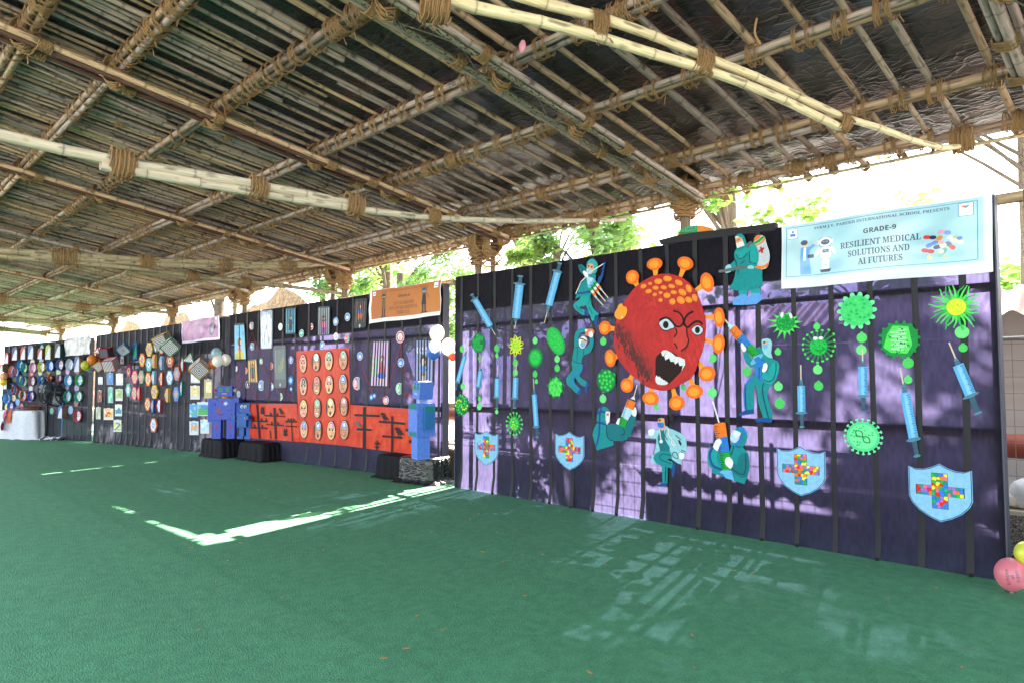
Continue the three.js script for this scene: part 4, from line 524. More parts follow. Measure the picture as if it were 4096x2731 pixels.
    const [X, Y] = v1(x, y), s = c.cut('spot', ell(X, Y, rx * k1, ry * k1, rot, 16), paper(0xe9962c), { z: 0, d: 0.0025, parent: ball }); c.ink('spot_ring', [ell(X + 1, Y + 1, rx * k1 * 0.7, ry * k1 * 0.7, rot, 14)], 0.006, paper(0xd56a1e), 0.0028, 0, s);
  }
  const eye = (o, px, py, rx, ry) => { const mid = pairs(o).reduce((a, [x, y]) => [a[0] + x / (o.length / 2), a[1] + y / (o.length / 2)], [0, 0]), big = pairs(o).flatMap(([x, y]) => [mid[0] + (x - mid[0]) * 1.13, mid[1] + (y - mid[1]) * 1.2]); const e = c.cut('eye', big, K.black, { z: 0, d: 0.002, n: 3 }); c.cut('eye_white', o, paper(0xb9c9d6), { z: 0.002, d: 0.0015, n: 3, parent: e }); c.cut('pupil', ell(px, py, rx, ry), K.black, { z: 0.0035, d: 0.0015, parent: e }); };
  eye([608, 440, 650, 402, 700, 388, 746, 420, 792, 490, 746, 506, 700, 526, 650, 510], 690, 460, 34, 45); eye([1008, 520, 1045, 482, 1090, 468, 1148, 520, 1120, 570, 1072, 582, 1030, 556], 1080, 525, 30, 42);
  c.cut('nose', [815, 480, 930, 478, 945, 560, 968, 650, 950, 712, 880, 776, 830, 746, 780, 690, 780, 630, 815, 580], paper(0xbf3a33), { z: 0, d: 0.002, n: 2 });
  c.ink('brow_line', [[780, 288, 850, 310, 895, 370, 906, 430, 872, 478, 830, 482, 790, 450, 740, 392, 680, 372, 610, 402]], 0.02, paper(0x24070a), 0.0032, 3); c.ink('brow_line', [[1030, 295, 960, 335, 920, 400, 920, 458, 960, 490, 1010, 450, 1060, 420, 1110, 425, 1140, 458]], 0.024, paper(0x24070a), 0.0032, 3);
  c.ink('nose_line', [[810, 500, 826, 560, 790, 612], [788, 684, 808, 700, 830, 748], [945, 480, 950, 580, 970, 650, 940, 730, 880, 776]], 0.016, paper(0x3a0a0c), 0.0036, 3);
  const mouth = c.cut('mouth', [565, 870, 590, 825, 640, 785, 700, 770, 780, 800, 850, 850, 926, 890, 926, 960, 880, 1022, 800, 1110, 720, 1182, 650, 1196, 580, 1176, 560, 1100, 562, 980], paper(0x1d0706), { z: 0, d: 0.002, n: 2 });
  for (const q of [[633, 790, 660, 768, 702, 768, 666, 842, 648, 838], [702, 768, 755, 792, 732, 866, 685, 890, 672, 845], [755, 792, 812, 842, 786, 910, 748, 908, 733, 868], [812, 842, 855, 850, 843, 915, 806, 942, 788, 910], [855, 850, 925, 880, 898, 956, 860, 962, 845, 918], [925, 880, 930, 940, 885, 1022, 900, 956], [562, 1110, 575, 1073, 597, 1096, 588, 1184, 566, 1156], [597, 1096, 612, 1085, 634, 1112, 622, 1194, 590, 1184], [635, 1115, 645, 1113, 660, 1132, 650, 1195, 625, 1195], [660, 1135, 682, 1134, 682, 1150, 672, 1195, 652, 1195], [683, 1150, 705, 1150, 700, 1175, 694, 1190, 675, 1195], [705, 1158, 720, 1172, 697, 1189]]) { const m = pairs(q).reduce((a, [x, y]) => [a[0] + x * 2 / q.length, a[1] + y * 2 / q.length], [0, 0]); c.cut('tooth', pairs(q).flatMap(([x, y]) => [m[0] + (x - m[0]) * 0.97, m[1] + (y - m[1]) * 0.98]), K.white, { z: 0.002, d: 0.003, parent: mouth }); }
}
// syringes: needle tip, plunger end, half width, where needle / nozzle / barrel end along the length
function syringe(label, x0, y0, x1, y1, hw, a, b, e) {
  const c = pin(D, 'syringe_cutout', label, 'syringe cutout', (x0 + x1) / 2, (y0 + y1) / 2, { off: 0.026, group: 'blue syringe cut-outs on the virus panel' });
  const dx = x1 - x0, dy = y1 - y0, l = Math.hypot(dx, dy), nx = -dy / l, ny = dx / l, q = (t, k) => [x0 + dx * t + nx * k * hw, y0 + dy * t + ny * k * hw];
  const quad = (t0, t1, k0, k1 = k0) => [...q(t0, k0), ...q(t1, k1), ...q(t1, -k1), ...q(t0, -k0)];
  c.cut('barrel', quad(b, e, 0.98), paper(0x5aa9e0), { ...board, d: 0.01 }); c.cut('barrel_highlight', quad(b + 0.01, e - 0.01, 0.35), paper(0x7fc2ea), { z: 0.004, d: 0.001 });
  c.cut('nozzle', quad(a, b, 0.25, 0.55), K.steel, board); c.ink('nozzle_ring', [[...q(a + (b - a) * 0.5, 0.42), ...q(a + (b - a) * 0.5, -0.42)], [...q(a + (b - a) * 0.8, 0.5), ...q(a + (b - a) * 0.8, -0.5)]], 0.008, K.steelD, 0.0012);
  c.ink('needle', [[...q(0, 0), ...q(a, 0)]], 0.011, K.cream, -0.001); c.cut('flange', pairs(ell(0, 0, 1, 1, 0, 14)).flatMap(([u, v]) => q(e + 0.012 + v * 0.022, u * 1.55)), K.steel, { z: 0.004, d: 0.003 });
  c.cut('plunger', quad(e, 0.985, 0.5, 0.42), K.steelD, board); c.cut('thumb_plate', pairs(ell(0, 0, 1, 1, 0, 12)).flatMap(([u, v]) => q(0.985 + v * 0.016, u * 0.78)), K.steel, { z: 0, d: 0.003 });
  c.ink('graduation_marks', Array.from({ length: 18 }, (_, i) => { const t = b + 0.03 + (e - b - 0.06) * i / 17; return [...q(t, -0.94), ...q(t, i % 4 ? -0.55 : -0.2)]; }), 0.0045, K.steelD, 0.0055);
}
crop(1780, 950, 1.4253);
for (const a of [['thick syringe tilted to the right, leftmost of the top three', 288, 558, 152, 323, 17, 0.14, 0.22, 0.86], ['thick nearly upright syringe, middle of the top three', 398, 522, 431, 217, 23, 0.12, 0.2, 0.83], ['thick syringe leaning left, nearest the archer', 566, 488, 656, 143, 20, 0.18, 0.29, 0.84], ['slim tilted syringe at the left edge of the panel', 135, 595, 60, 866, 11, 0.19, 0.29, 0.83], ['slim syringe hanging under the woven green ball virus', 216, 675, 182, 904, 12, 0.3, 0.37, 0.76], ['slim syringe between two green dots, left of the yellow sun virus', 301, 725, 295, 976, 14, 0.25, 0.31, 0.73], ['slim syringe hanging below the small yellow sun virus', 407, 708, 397, 974, 14, 0.28, 0.34, 0.77], ['long slim syringe below the round studded virus', 503, 803, 526, 1141, 13, 0.17, 0.27, 0.8]]) syringe(...a);
crop(3050, 700, 0.9225);
for (const a of [['slim upright syringe right of the big syringe figure', 142, 700, 147, 932, 14, 0.23, 0.33, 0.75], ['syringe between two viruses on the ribbon under the banner', 370, 640, 374, 876, 16, 0.19, 0.28, 0.73], ['longest syringe, pointing up left above the largest shield', 509, 710, 573, 1040, 18, 0.18, 0.28, 0.79], ['tilted syringe at far right under the wavy sun virus', 690, 618, 799, 881, 21, 0.22, 0.31, 0.73]]) syringe(...a);
// ------------------------------------------------------------ viruses, dots, shields and the banner of the nearest panel
const VG = { dark: paper(0x0b8a3e), mid: paper(0x16b84a), bright: paper(0x4fd65a), mint: paper(0x6fe09a), deep: paper(0x0a6b3f), lime: paper(0xb6dc2e), yellow: paper(0xd2dc38), pale: paper(0xa5eab5) };
function virus(label, x, y, rpx, build) {
  const c = pin(D, 'virus_cutout', label, 'virus cutout', x, y, { off: 0.03 }), m = Math.abs(c.loc(x, y - rpx)[1]);
  const g = { c, r: m, disc: (nm, rx, ry, mt, z = -0.006, d = 0.008, rot = 0, cx = 0, cy = 0, n = 28, parent) => mesh(nm, slab(pairs(ell(cx, cy, rx, ry, rot, n)), z, d), mt, parent ?? c.o), poly: (nm, p, mt, z = -0.004, d = 0.005, parent) => mesh(nm, slab(p, z, d), mt, parent ?? c.o), many: (nm, list, mt, parent) => { const o = mesh(nm, merge(list), mt, parent ?? c.o); o.userData.kind = 'stuff'; return o; } };
  build(g, rng(Math.round(x * 3 + y))); return c;
}
const spoke = (a, r0, r1, w0, w1, bend = 0, n = 6) => { const L = [], Rr = []; for (let i = 0; i <= n; i++) { const t = i / n, r = r0 + (r1 - r0) * t, b = a + bend * Math.sin(t * 5) * t, w = w0 + (w1 - w0) * t, px = Math.cos(b) * r, py = Math.sin(b) * r; L.push([px - Math.sin(b) * w, py + Math.cos(b) * w]); Rr.unshift([px + Math.sin(b) * w, py - Math.cos(b) * w]); } return [...L, ...Rr]; };
const specks = (R, n, r, s, z, ry = r) => Array.from({ length: n }, () => { const a = R() * 6.28, k = Math.sqrt(R()) * 0.92; return slab(pairs(ell(Math.cos(a) * r * k, Math.sin(a) * ry * k, s * (0.6 + 0.8 * R()), s * (0.6 + 0.8 * R()), 0, 8)), z, 0.0012); });
crop(1780, 950, 1.4253);
virus('dark green ball virus with woven strip pattern, upper left of the panel', 191, 602, 57, (g, R) => { g.disc('ball', g.r * 1.02, g.r, VG.deep, -0.006, 0.008, 0, 0, 0, 9); const q = []; for (let i = 0; i < 7; i++) { const a = i * 0.9, cx = i ? Math.cos(a) * g.r * 0.6 : 0, cy = i ? Math.sin(a) * g.r * 0.6 : 0; for (let k = -2; k < 3; k++) { const t = a * 1.7, o = k * g.r * 0.13; q.push(slab(pairs(ell(cx - Math.sin(t) * o, cy + Math.cos(t) * o, g.r * 0.26, g.r * 0.045, t, 8)), 0.002, 0.0015)); } } g.many('strips', q, VG.mid); });
virus('small yellow green sun-shaped virus with curled tips, left half of the panel', 404, 616, 62, (g, R) => { g.poly('ray', spoke(0, 0, 0.001, 0.001, 0.001), VG.yellow); for (let i = 0; i < 17; i++) g.poly('ray', spoke(i / 17 * 6.28, g.r * 0.45, g.r * (0.9 + 0.15 * R()), g.r * 0.11, g.r * 0.025, (i % 2 ? 1 : -1) * 0.16), VG.yellow, -0.006, 0.006); g.disc('ball', g.r * 0.52, g.r * 0.52, VG.lime, 0, 0.004); g.many('specks', specks(R, 40, g.r * 0.5, g.r * 0.035, 0.004), VG.mid); });
virus('round green virus ringed with small dark studs, above the long slim syringe', 516, 684, 62, (g, R) => { for (let i = 0; i < 18; i++) { const a = i / 18 * 6.28; g.poly('stud', spoke(a, g.r * 0.75, g.r * 0.98, g.r * 0.07, g.r * 0.11), VG.deep, -0.006, 0.006); } g.disc('rim', g.r * 0.84, g.r * 0.84, VG.dark, -0.002, 0.004); g.disc('ball', g.r * 0.66, g.r * 0.66, VG.mid, 0.002, 0.002); g.many('specks', specks(R, 26, g.r * 0.6, g.r * 0.05, 0.004), VG.bright); });
virus('bright green oval virus with a fringe of studs, left of the archer', 631, 589, 84, (g, R) => { const rot = 0.95; for (let i = 0; i < 34; i++) { const a = i / 34 * 6.28, cx = Math.cos(a) * g.r * 1.0, cy = Math.sin(a) * g.r * 0.62; g.disc('stud', g.r * 0.06, g.r * 0.06, VG.mid, -0.006, 0.006, 0, cx * Math.cos(-rot) - cy * Math.sin(-rot), cx * Math.sin(-rot) + cy * Math.cos(-rot), 8); } g.disc('body', g.r * 0.95, g.r * 0.57, VG.mid, -0.002, 0.005, -rot); const q = specks(R, 34, g.r * 0.78, g.r * 0.045, 0.003, g.r * 0.42); q.forEach((s) => s.rotateZ(-rot)); g.many('specks', q, VG.bright); });
virus('knobbly bright green cluster virus with short tendrils, left of the stone thrower', 631, 852, 62, (g, R) => { for (let i = 0; i < 9; i++) g.poly('tendril', spoke(i / 9 * 6.28 + 0.3, g.r * 0.7, g.r * 1.12, g.r * 0.05, g.r * 0.015, 0.2), VG.mid, -0.006, 0.004); g.disc('body', g.r * 0.86, g.r * 0.9, VG.dark); for (let i = 0; i < 34; i++) { const a = i * 2.4, k = Math.sqrt(i / 34) * g.r * 0.8; g.disc('lump', g.r * 0.17, g.r * 0.17, i % 3 ? VG.bright : VG.mid, 0.002, 0.002 + 0.0015 * (i % 3), 0, Math.cos(a) * k, Math.sin(a) * k, 9); } });
virus('large dark green ball virus covered in raised bumps, left of the red virus', 919, 814, 70, (g, R) => { g.disc('ball', g.r * 0.95, g.r * 0.95, VG.deep); g.disc('ball_front', g.r * 0.78, g.r * 0.86, VG.dark, 0.002, 0.002, 0, g.r * 0.12, 0); for (let i = 0; i < 22; i++) { const a = i * 2.4 + 0.4, k = Math.sqrt((i + 0.2) / 22) * g.r * 0.93; const b = g.disc('bump', g.r * 0.13, g.r * 0.17, VG.mid, i > 16 ? -0.003 : 0.004, 0.003, a, Math.cos(a) * k, Math.sin(a) * k, 10); g.disc('bump_top', g.r * 0.08, g.r * 0.1, VG.bright, i > 16 ? 0 : 0.007, 0.001, a, Math.cos(a) * k, Math.sin(a) * k, 8, b); } });
virus('dark green virus dotted with rings, at the left edge of the panel', 95, 952, 62, (g, R) => { for (let i = 0; i < 10; i++) g.poly('tendril', spoke(i / 10 * 6.28, g.r * 0.8, g.r * 1.2, g.r * 0.06, g.r * 0.03, 0.15), VG.dark, -0.006, 0.004); g.disc('body', g.r * 1.0, g.r * 0.92, VG.deep); for (let i = 0; i < 42; i++) { const a = i * 2.4, k = Math.sqrt(i / 42) * g.r * 0.9; g.disc('ring', g.r * 0.11, g.r * 0.11, [VG.bright, VG.mid, VG.lime, VG.dark][i % 4], 0.002, 0.002, 0, Math.cos(a) * k, Math.sin(a) * k, 8); } });
virus('green virus with ball-tipped stalks, right of the smallest shield', 395, 1060, 66, (g, R) => { for (let i = 0; i < 15; i++) { const a = i / 15 * 6.28; g.poly('stalk', spoke(a, g.r * 0.5, g.r * 0.9, g.r * 0.04, g.r * 0.03), VG.mid, -0.006, 0.005); g.disc('stalk_ball', g.r * 0.1, g.r * 0.1, VG.bright, -0.003, 0.005, 0, Math.cos(a) * g.r * 0.95, Math.sin(a) * g.r * 0.95, 9); } g.disc('ball', g.r * 0.58, g.r * 0.6, VG.mid, -0.001, 0.005); g.many('specks', specks(R, 30, g.r * 0.55, g.r * 0.05, 0.004), VG.lime); });
crop(3050, 700, 0.9225);
virus('jagged green splash-shaped virus below the left end of the banner', 86, 545, 58, (g, R) => { const p = []; for (let i = 0; i < 15; i++) { const a = i / 15 * 6.28, long = [1, 0.8, 0.55, 0.6, 0.5, 0.7, 0.95, 1.1, 1, 0.9, 1.05, 1, 0.8, 0.75, 0.9][i] * g.r * 1.1; p.push([Math.cos(a) * long, Math.sin(a) * long], [Math.cos(a + 0.21) * g.r * 0.55, Math.sin(a + 0.21) * g.r * 0.55]); } g.poly('splash', smoothed(p, 2), VG.bright, -0.006, 0.007); g.disc('ball', g.r * 0.6, g.r * 0.52, VG.dark, 0.001, 0.002); g.many('specks', specks(R, 34, g.r * 0.55, g.r * 0.06, 0.003), VG.mid); for (const [a, b] of [[-0.2, 0.5], [0.35, 0.42]]) g.disc('torn_edge', g.r * 0.1, g.r * 0.2, K.white, 0.003, 0.0015, a, g.r * a, g.r * b, 8); });
virus('green virus with club-ended spikes hanging between green dots', 208, 632, 62, (g, R) => { for (let i = 0; i < 19; i++) { const a = i / 19 * 6.28, l = a > 0.5 && a < 1.1 ? 1.12 : 0.86 + 0.12 * R(); g.poly('spike', spoke(a, g.r * 0.4, g.r * l, g.r * 0.055, g.r * 0.03, 0.05), VG.dark, -0.006, 0.005); g.disc('spike_club', g.r * 0.09, g.r * 0.06, VG.bright, -0.004, 0.006, a + 1.57, Math.cos(a) * g.r * l, Math.sin(a) * g.r * l, 8); } g.disc('ball', g.r * 0.5, g.r * 0.5, VG.mid, 0, 0.005); g.many('specks', specks(R, 40, g.r * 0.48, g.r * 0.04, 0.005), VG.dark); for (const s of [-1, 1]) g.disc('torn_edge', g.r * 0.14, g.r * 0.1, K.white, 0.005, 0.0015, 0, s * g.r * 0.16, g.r * 0.48, 8); });
virus('mint green virus with rounded stud knobs hanging under the banner', 348, 501, 66, (g, R) => { for (let i = 0; i < 14; i++) { const a = i / 14 * 6.28; g.disc('knob', g.r * 0.17, g.r * 0.13, VG.mint, -0.006, 0.007, a, Math.cos(a) * g.r * 0.88, Math.sin(a) * g.r * 0.88, 12); } g.disc('ball', g.r * 0.84, g.r * 0.84, paper(0x3fc97a), -0.002, 0.004); for (let i = 0; i < 28; i++) { const a = i * 2.4, k = Math.sqrt(i / 28) * g.r * 0.72; g.disc('bump', g.r * 0.075, g.r * 0.095, i % 2 ? VG.bright : VG.mid, 0.002, 0.002, a, Math.cos(a) * k, Math.sin(a) * k, 8); } });
virus('cube-like green virus with a pale spring coil drawn across it', 505, 608, 66, (g, R) => { for (let i = 0; i < 16; i++) { const a = i / 16 * 6.28 + 0.1; g.disc('stud', g.r * 0.1, g.r * 0.08, VG.dark, -0.006, 0.006, a, Math.cos(a) * g.r * 0.98, Math.sin(a) * g.r * 0.98, 8); } g.poly('body', [[-0.88, -0.5], [-0.5, -0.86], [0.55, -0.9], [0.92, -0.4], [0.95, 0.35], [0.6, 0.86], [-0.35, 0.9], [-0.86, 0.5]].map(([x, y]) => [x * g.r, y * g.r]), VG.dark, -0.002, 0.004); g.poly('front_face', [[-0.8, -0.4], [-0.4, -0.7], [0.4, -0.76], [0.66, -0.3], [0.5, 0.72], [-0.3, 0.8], [-0.6, 0.3]].map(([x, y]) => [x * g.r, y * g.r]), VG.bright, 0.002, 0.001); const cp = []; for (let i = 0; i <= 60; i++) { const t = i / 60; cp.push([g.r * 0.42 * Math.sin(t * 32), g.r * (0.6 - 1.15 * t)]); } mesh('coil', band(cp, 0.008, 0.004), VG.pale, g.c.o); g.many('specks', specks(R, 30, g.r * 0.8, g.r * 0.04, 0.003), VG.deep); });
virus('yellow green virus with many long wavy rays at the upper right of the panel', 717, 488, 84, (g, R) => { for (let i = 0; i < 27; i++) g.poly('ray', spoke(i / 27 * 6.28, g.r * 0.34, g.r * (0.85 + 0.25 * R()), g.r * 0.055, g.r * 0.015, (R() - 0.5) * 0.35, 8), i % 3 ? VG.bright : VG.mid, -0.006, 0.005); g.disc('ball', g.r * 0.37, g.r * 0.37, VG.yellow, 0, 0.005); g.many('specks', specks(R, 40, g.r * 0.34, g.r * 0.025, 0.005), VG.lime); });
virus('mint cell virus with a twisted strand drawn inside, between two shields', 372, 964, 67, (g, R) => { for (let i = 0; i < 20; i++) { const a = i / 20 * 6.28; const s = g.poly('stud', spoke(a, g.r * 0.75, g.r * 0.95, g.r * 0.035, g.r * 0.03), VG.mint, -0.006, 0.005); g.disc('stud_head', g.r * 0.05, g.r * 0.09, VG.mint, -0.006, 0.006, a, Math.cos(a) * g.r * 0.97, Math.sin(a) * g.r * 0.97, 8, s); } g.disc('rim', g.r * 0.85, g.r * 0.82, paper(0x49d58a), -0.002, 0.004); g.disc('ball', g.r * 0.72, g.r * 0.68, VG.mint, 0.002, 0.001); for (const s of [0, Math.PI]) { const q = []; for (let i = 0; i <= 24; i++) { const t = i / 24, a = -0.7; const u = (t - 0.5) * g.r * 0.95, v = g.r * 0.16 * Math.sin(t * 6.3 + s); q.push([u * Math.cos(a) - v * Math.sin(a), u * Math.sin(a) + v * Math.cos(a)]); } mesh('strand', band(q, 0.008, 0.0042), VG.deep, g.c.o); } g.many('specks', specks(R, 30, g.r * 0.66, g.r * 0.04, 0.003), VG.mid); });
// green dots
const DOT = [paper(0x52cf66), paper(0x6ad67c), paper(0x45c25a)];
function dot(x, y, r, label, k) { const c = pin(D, 'paper_dot', label, 'paper dot', x, y, { off: 0.02, group: 'green paper dots stuck on the ribbons' }), m = Math.abs(c.loc(x, y - r)[1]); mesh('disc', slab(pairs(ell(0, 0, m, m, 0, 26)), -0.001, 0.002), DOT[k % 3], c.o); mesh('tape_tab', slab([[-0.012, m - 0.004], [0.012, m - 0.004], [0.011, m + 0.008], [-0.011, m + 0.008]], -0.002, 0.001), DOT[k % 3], c.o); }
crop(1780, 950, 1.4253);
[[97, 635, 19, 'pale yellow green dot above the slim syringe at the left edge'], [102, 847, 20, 'green dot directly above the ring-dotted virus at the left edge'], [196, 688, 12, 'small green dot right under the woven ball virus'], [196, 918, 13, 'small green dot just below the plunger of the second slim syringe'], [196, 963, 20, 'larger green dot lower on the second ribbon, under a small dot'], [294, 632, 20, 'upper green dot on the third ribbon, right of the woven ball virus'], [296, 672, 13, 'small green dot on the third ribbon above a slim syringe'], [295, 993, 13, 'small green dot below the third slim syringe'], [402, 715, 21, 'green dot right under the small yellow sun virus'], [402, 770, 20, 'green dot crossed by the needle below the yellow sun virus'], [514, 588, 19, 'green dot above the round studded virus'], [514, 778, 19, 'green dot just below the round studded virus'], [521, 820, 13, 'small green dot at the needle of the long slim syringe'], [640, 692, 20, 'upper of two green dots under the fringed oval virus'], [640, 744, 20, 'lower of two green dots under the fringed oval virus'], [903, 592, 22, 'green dot between two orange spikes left of the red virus'], [901, 918, 24, 'green dot above the hood of the figure with the short syringe'], [1360, 853, 17, 'small green dot between spikes at the lower right of the red virus'], [1205, 965, 16, 'small green dot above the running doctor, under the red virus']].forEach(([x, y, r, l], i) => dot(x, y, r, l, i));
crop(2400, 950, 1.4253);
[[645, 688, 23, 'green dot right of the red virus, beside a lower orange spike'], [642, 884, 28, 'large green dot above the tall tricolour syringe needle'], [839, 763, 26, 'green dot left of the trousers of the big syringe figure'], [1016, 651, 19, 'green dot right of the pale hood of the big syringe figure'], [1019, 848, 25, 'green dot right of the hip of the big syringe figure'], [1026, 945, 29, 'large green dot right of the legs of the big syringe figure'], [1238, 508, 19, 'green dot above the club-spiked virus'], [1243, 752, 26, 'upper of two green dots under the club-spiked virus'], [1248, 845, 26, 'lower of two green dots under the club-spiked virus']].forEach(([x, y, r, l], i) => dot(x, y, r, l, i));
crop(3050, 700, 0.9225);
[[368, 600, 18, 'green dot right under the mint studded virus'], [366, 645, 18, 'green dot crossed by a syringe needle, under the mint studded virus'], [539, 693, 19, 'green dot under the spring coil virus'], [539, 755, 14, 'small green dot beside the longest syringe needle'], [738, 580, 23, 'large green dot under the wavy ray virus at far right'], [742, 638, 14.5, 'small green dot under the wavy ray virus at far right']].forEach(([x, y, r, l], i) => dot(x, y, r, l, i));
// shields with a cross pieced from coloured capsules
const CAP = [0xd8261f, 0xf07818, 0xe8e23a, 0x17b24a, 0x2a7fd8, 0xf06a93, 0x9a6fc4, 0x12907f].map((c) => paper(c));
function clipHalf(p, nx, ny, d) { const o = []; for (let i = 0; i < p.length; i++) { const a = p[i], b = p[(i + 1) % p.length], u = a[0] * nx + a[1] * ny - d, v = b[0] * nx + b[1] * ny - d; if (u <= 0) o.push(a); if ((u < 0 && v > 0) || (u > 0 && v < 0)) { const t = u / (u - v); o.push([a[0] + (b[0] - a[0]) * t, a[1] + (b[1] - a[1]) * t]); } } return o; }
function shield(label, l, r, top, bot, seed) {
  const mx = (l[0] + r[0]) / 2, my = (top[1] + bot[1]) / 2, c = pin(D, 'shield_cutout', label, 'shield cutout', mx, my, { off: 0.035, group: 'shield cut-outs along the bottom of the virus panel' });
  const w = c.loc(...r)[0] - c.loc(...l)[0], h = c.loc(...top)[1] - c.loc(...bot)[1], half = [[0, 0.5], [0.13, 0.43], [0.25, 0.39], [0.39, 0.385], [0.5, 0.42], [0.5, -0.1], [0.45, -0.21], [0.34, -0.33], [0.18, -0.43], [0, -0.5]];
  const o = [...half, ...half.slice(1, -1).reverse().map(([x, y]) => [-x, y])].map(([x, y]) => [x * w, y * h]);
  const base = mesh('shield_board', slab(o, -0.008, 0.008), paper(0x86bede), c.o); mesh('border_line', band([...o, o[0]].map(([x, y]) => [x * 0.97, y * 0.97]), 0.006, 0.0006), K.navy, base);
  const R = rng(seed), ax = w * 0.125, ay = h * 0.085, lx = w * 0.37, ly = h * 0.3, cy = h * 0.03;
  mesh('cross_backing', slab([[ax, ly], [ax, ay], [lx, ay], [lx, -ay], [ax, -ay], [ax, -ly], [-ax, -ly], [-ax, -ay], [-lx, -ay], [-lx, ay], [-ax, ay], [-ax, ly]].map(([x, y]) => [x * 1.03, y * 1.02 + cy]), 0, 0.0015), K.black, base);
  for (const [x0, x1, y0, y1] of [[-ax, ax, ay, ly], [-ax, ax, -ly, -ay], [-ax, ax, -ay, ay], [ax, lx, -ay, ay], [-lx, -ax, -ay, ay]]) {
    const W = x1 - x0, H = y1 - y0, nx = Math.max(2, Math.round(W / (w * 0.066))), ny = Math.max(2, Math.round(H / (w * 0.062))), S = []; for (let i = 0; i < nx; i++) for (let j = 0; j < ny; j++) S.push([x0 + W * (i + 0.5 + (R() - 0.5) * 0.75) / nx, y0 + H * (j + 0.5 + (R() - 0.5) * 0.75) / ny]);
    S.forEach((s, i) => { let q = [[x0, y0], [x1, y0], [x1, y1], [x0, y1]]; S.forEach((e, j) => { if (j === i) return; const dx = e[0] - s[0], dy = e[1] - s[1], L = Math.hypot(dx, dy); q = clipHalf(q, dx / L, dy / L, (s[0] * dx + s[1] * dy) / L + L / 2); }); const m = q.reduce((a, b) => [a[0] + b[0] / q.length, a[1] + b[1] / q.length], [0, 0]); if (q.length > 2) mesh('mosaic_piece', slab(q.map(([x, y]) => [m[0] + (x - m[0]) * 0.94, m[1] + (y - m[1]) * 0.94 + cy]), 0.0015, 0.0016), CAP[Math.floor(R() * 8)], base); });
  }
}
crop(1780, 950, 1.4253);
shield('smallest pale blue shield with a mosaic cross, at the far left of the panel', [167, 1200], [301, 1212], [234, 1099], [233, 1299], 3); shield('pale blue shield with a mosaic cross, left of the hooded short syringe figure', [627, 1210], [791, 1232], [700, 1106], [690, 1323], 4);
crop(3050, 1700, 2.6133);
shield('pale blue shield with a mosaic cross, right of the tall syringe figure', [149, 450], [656, 500], [380, 217], [370, 736], 5); shield('largest pale blue shield with a mosaic cross, at the far right', [1526, 640], [2192, 690], [1842, 400], [1860, 1009], 6);
// printed banners: a gently wavy sheet through four pixel corners
function banner(P, label, tl, tr, br, bl, draw, { w = 1024, h = 512, off = 0.03, rough = 0.3, wav = 0.012, seed = 3, coat = 0.3 } = {}) {
  const cv = document.createElement('canvas'); cv.width = w; cv.height = h; draw(cv.getContext('2d'), w, h); const t = new THREE.CanvasTexture(cv); t.colorSpace = THREE.SRGBColorSpace;
  const mid = [(tl[0] + br[0]) / 2, (tl[1] + br[1]) / 2], [s0, t0] = P.at(...mid, off), o = thing('banner', label, 'banner', P.pos(s0, t0, off), P.rot), q = [tl, tr, br, bl].map((p) => { const a = P.at(...p, off); return [a[0] - s0, a[1] - t0]; });
  const g = new THREE.PlaneGeometry(1, 1, 40, 24), p = g.attributes.position, nn = lattice(seed, 32);
  for (let i = 0; i < p.count; i++) { const u = p.getX(i) + 0.5, v = 0.5 - p.getY(i), L = (a, b, k) => a + (b - a) * k, x = L(L(q[0][0], q[1][0], u), L(q[3][0], q[2][0], u), v), y = L(L(q[0][1], q[1][1], u), L(q[3][1], q[2][1], u), v); p.setXYZ(i, x, y + 0.006 * Math.sin(u * 9 + seed), wav * (2 * nn(u * 7, v * 3.5) - 0.6) + wav * 0.7 * nn(u * 16, v * 5)); }
  g.computeVertexNormals(); mesh('sheet', g, new THREE.MeshPhysicalMaterial({ map: t, roughness: rough, clearcoat: coat, clearcoatRoughness: 0.2, side: THREE.DoubleSide }), o);
  for (const [x, y] of [q[0], q[1]]) mesh('tie', tubeOf([V(x, y - 0.01, 0.004), V(x, y + 0.03, -0.01), V(x, y + 0.05, -0.05)], 0.004, 5), K.white, o);
  return { o, q };
}
const text = (g, s, x, y, font, col, sp = 0) => { g.font = font; g.fillStyle = col; g.textAlign = 'center'; g.textBaseline = 'middle'; if (sp) { const W = [...s].reduce((a, c) => a + g.measureText(c).width + sp, -sp); let X = x - W / 2; g.textAlign = 'left'; for (const c of s) { g.fillText(c, X, y); X += g.measureText(c).width + sp; } } else g.fillText(s, x, y); };
const fit = (g, s, x0, x1, y, font, col) => { g.font = font; g.save(); g.translate((x0 + x1) / 2, y); g.scale((x1 - x0) / g.measureText(s).width, 1); text(g, s, 0, 0, font, col); g.restore(); };
const disc = (g, x, y, rx, ry, c, rot = 0) => { g.fillStyle = c; g.beginPath(); g.ellipse(x, y, rx, ry, rot, 0, 7); g.fill(); };
function crest(g, x, y, s) { g.fillStyle = '#eef4f8'; g.fillRect(x, y, s, s * 1.2); g.strokeStyle = '#2b6a9a'; g.lineWidth = s * 0.05; g.strokeRect(x, y, s, s * 1.2); }
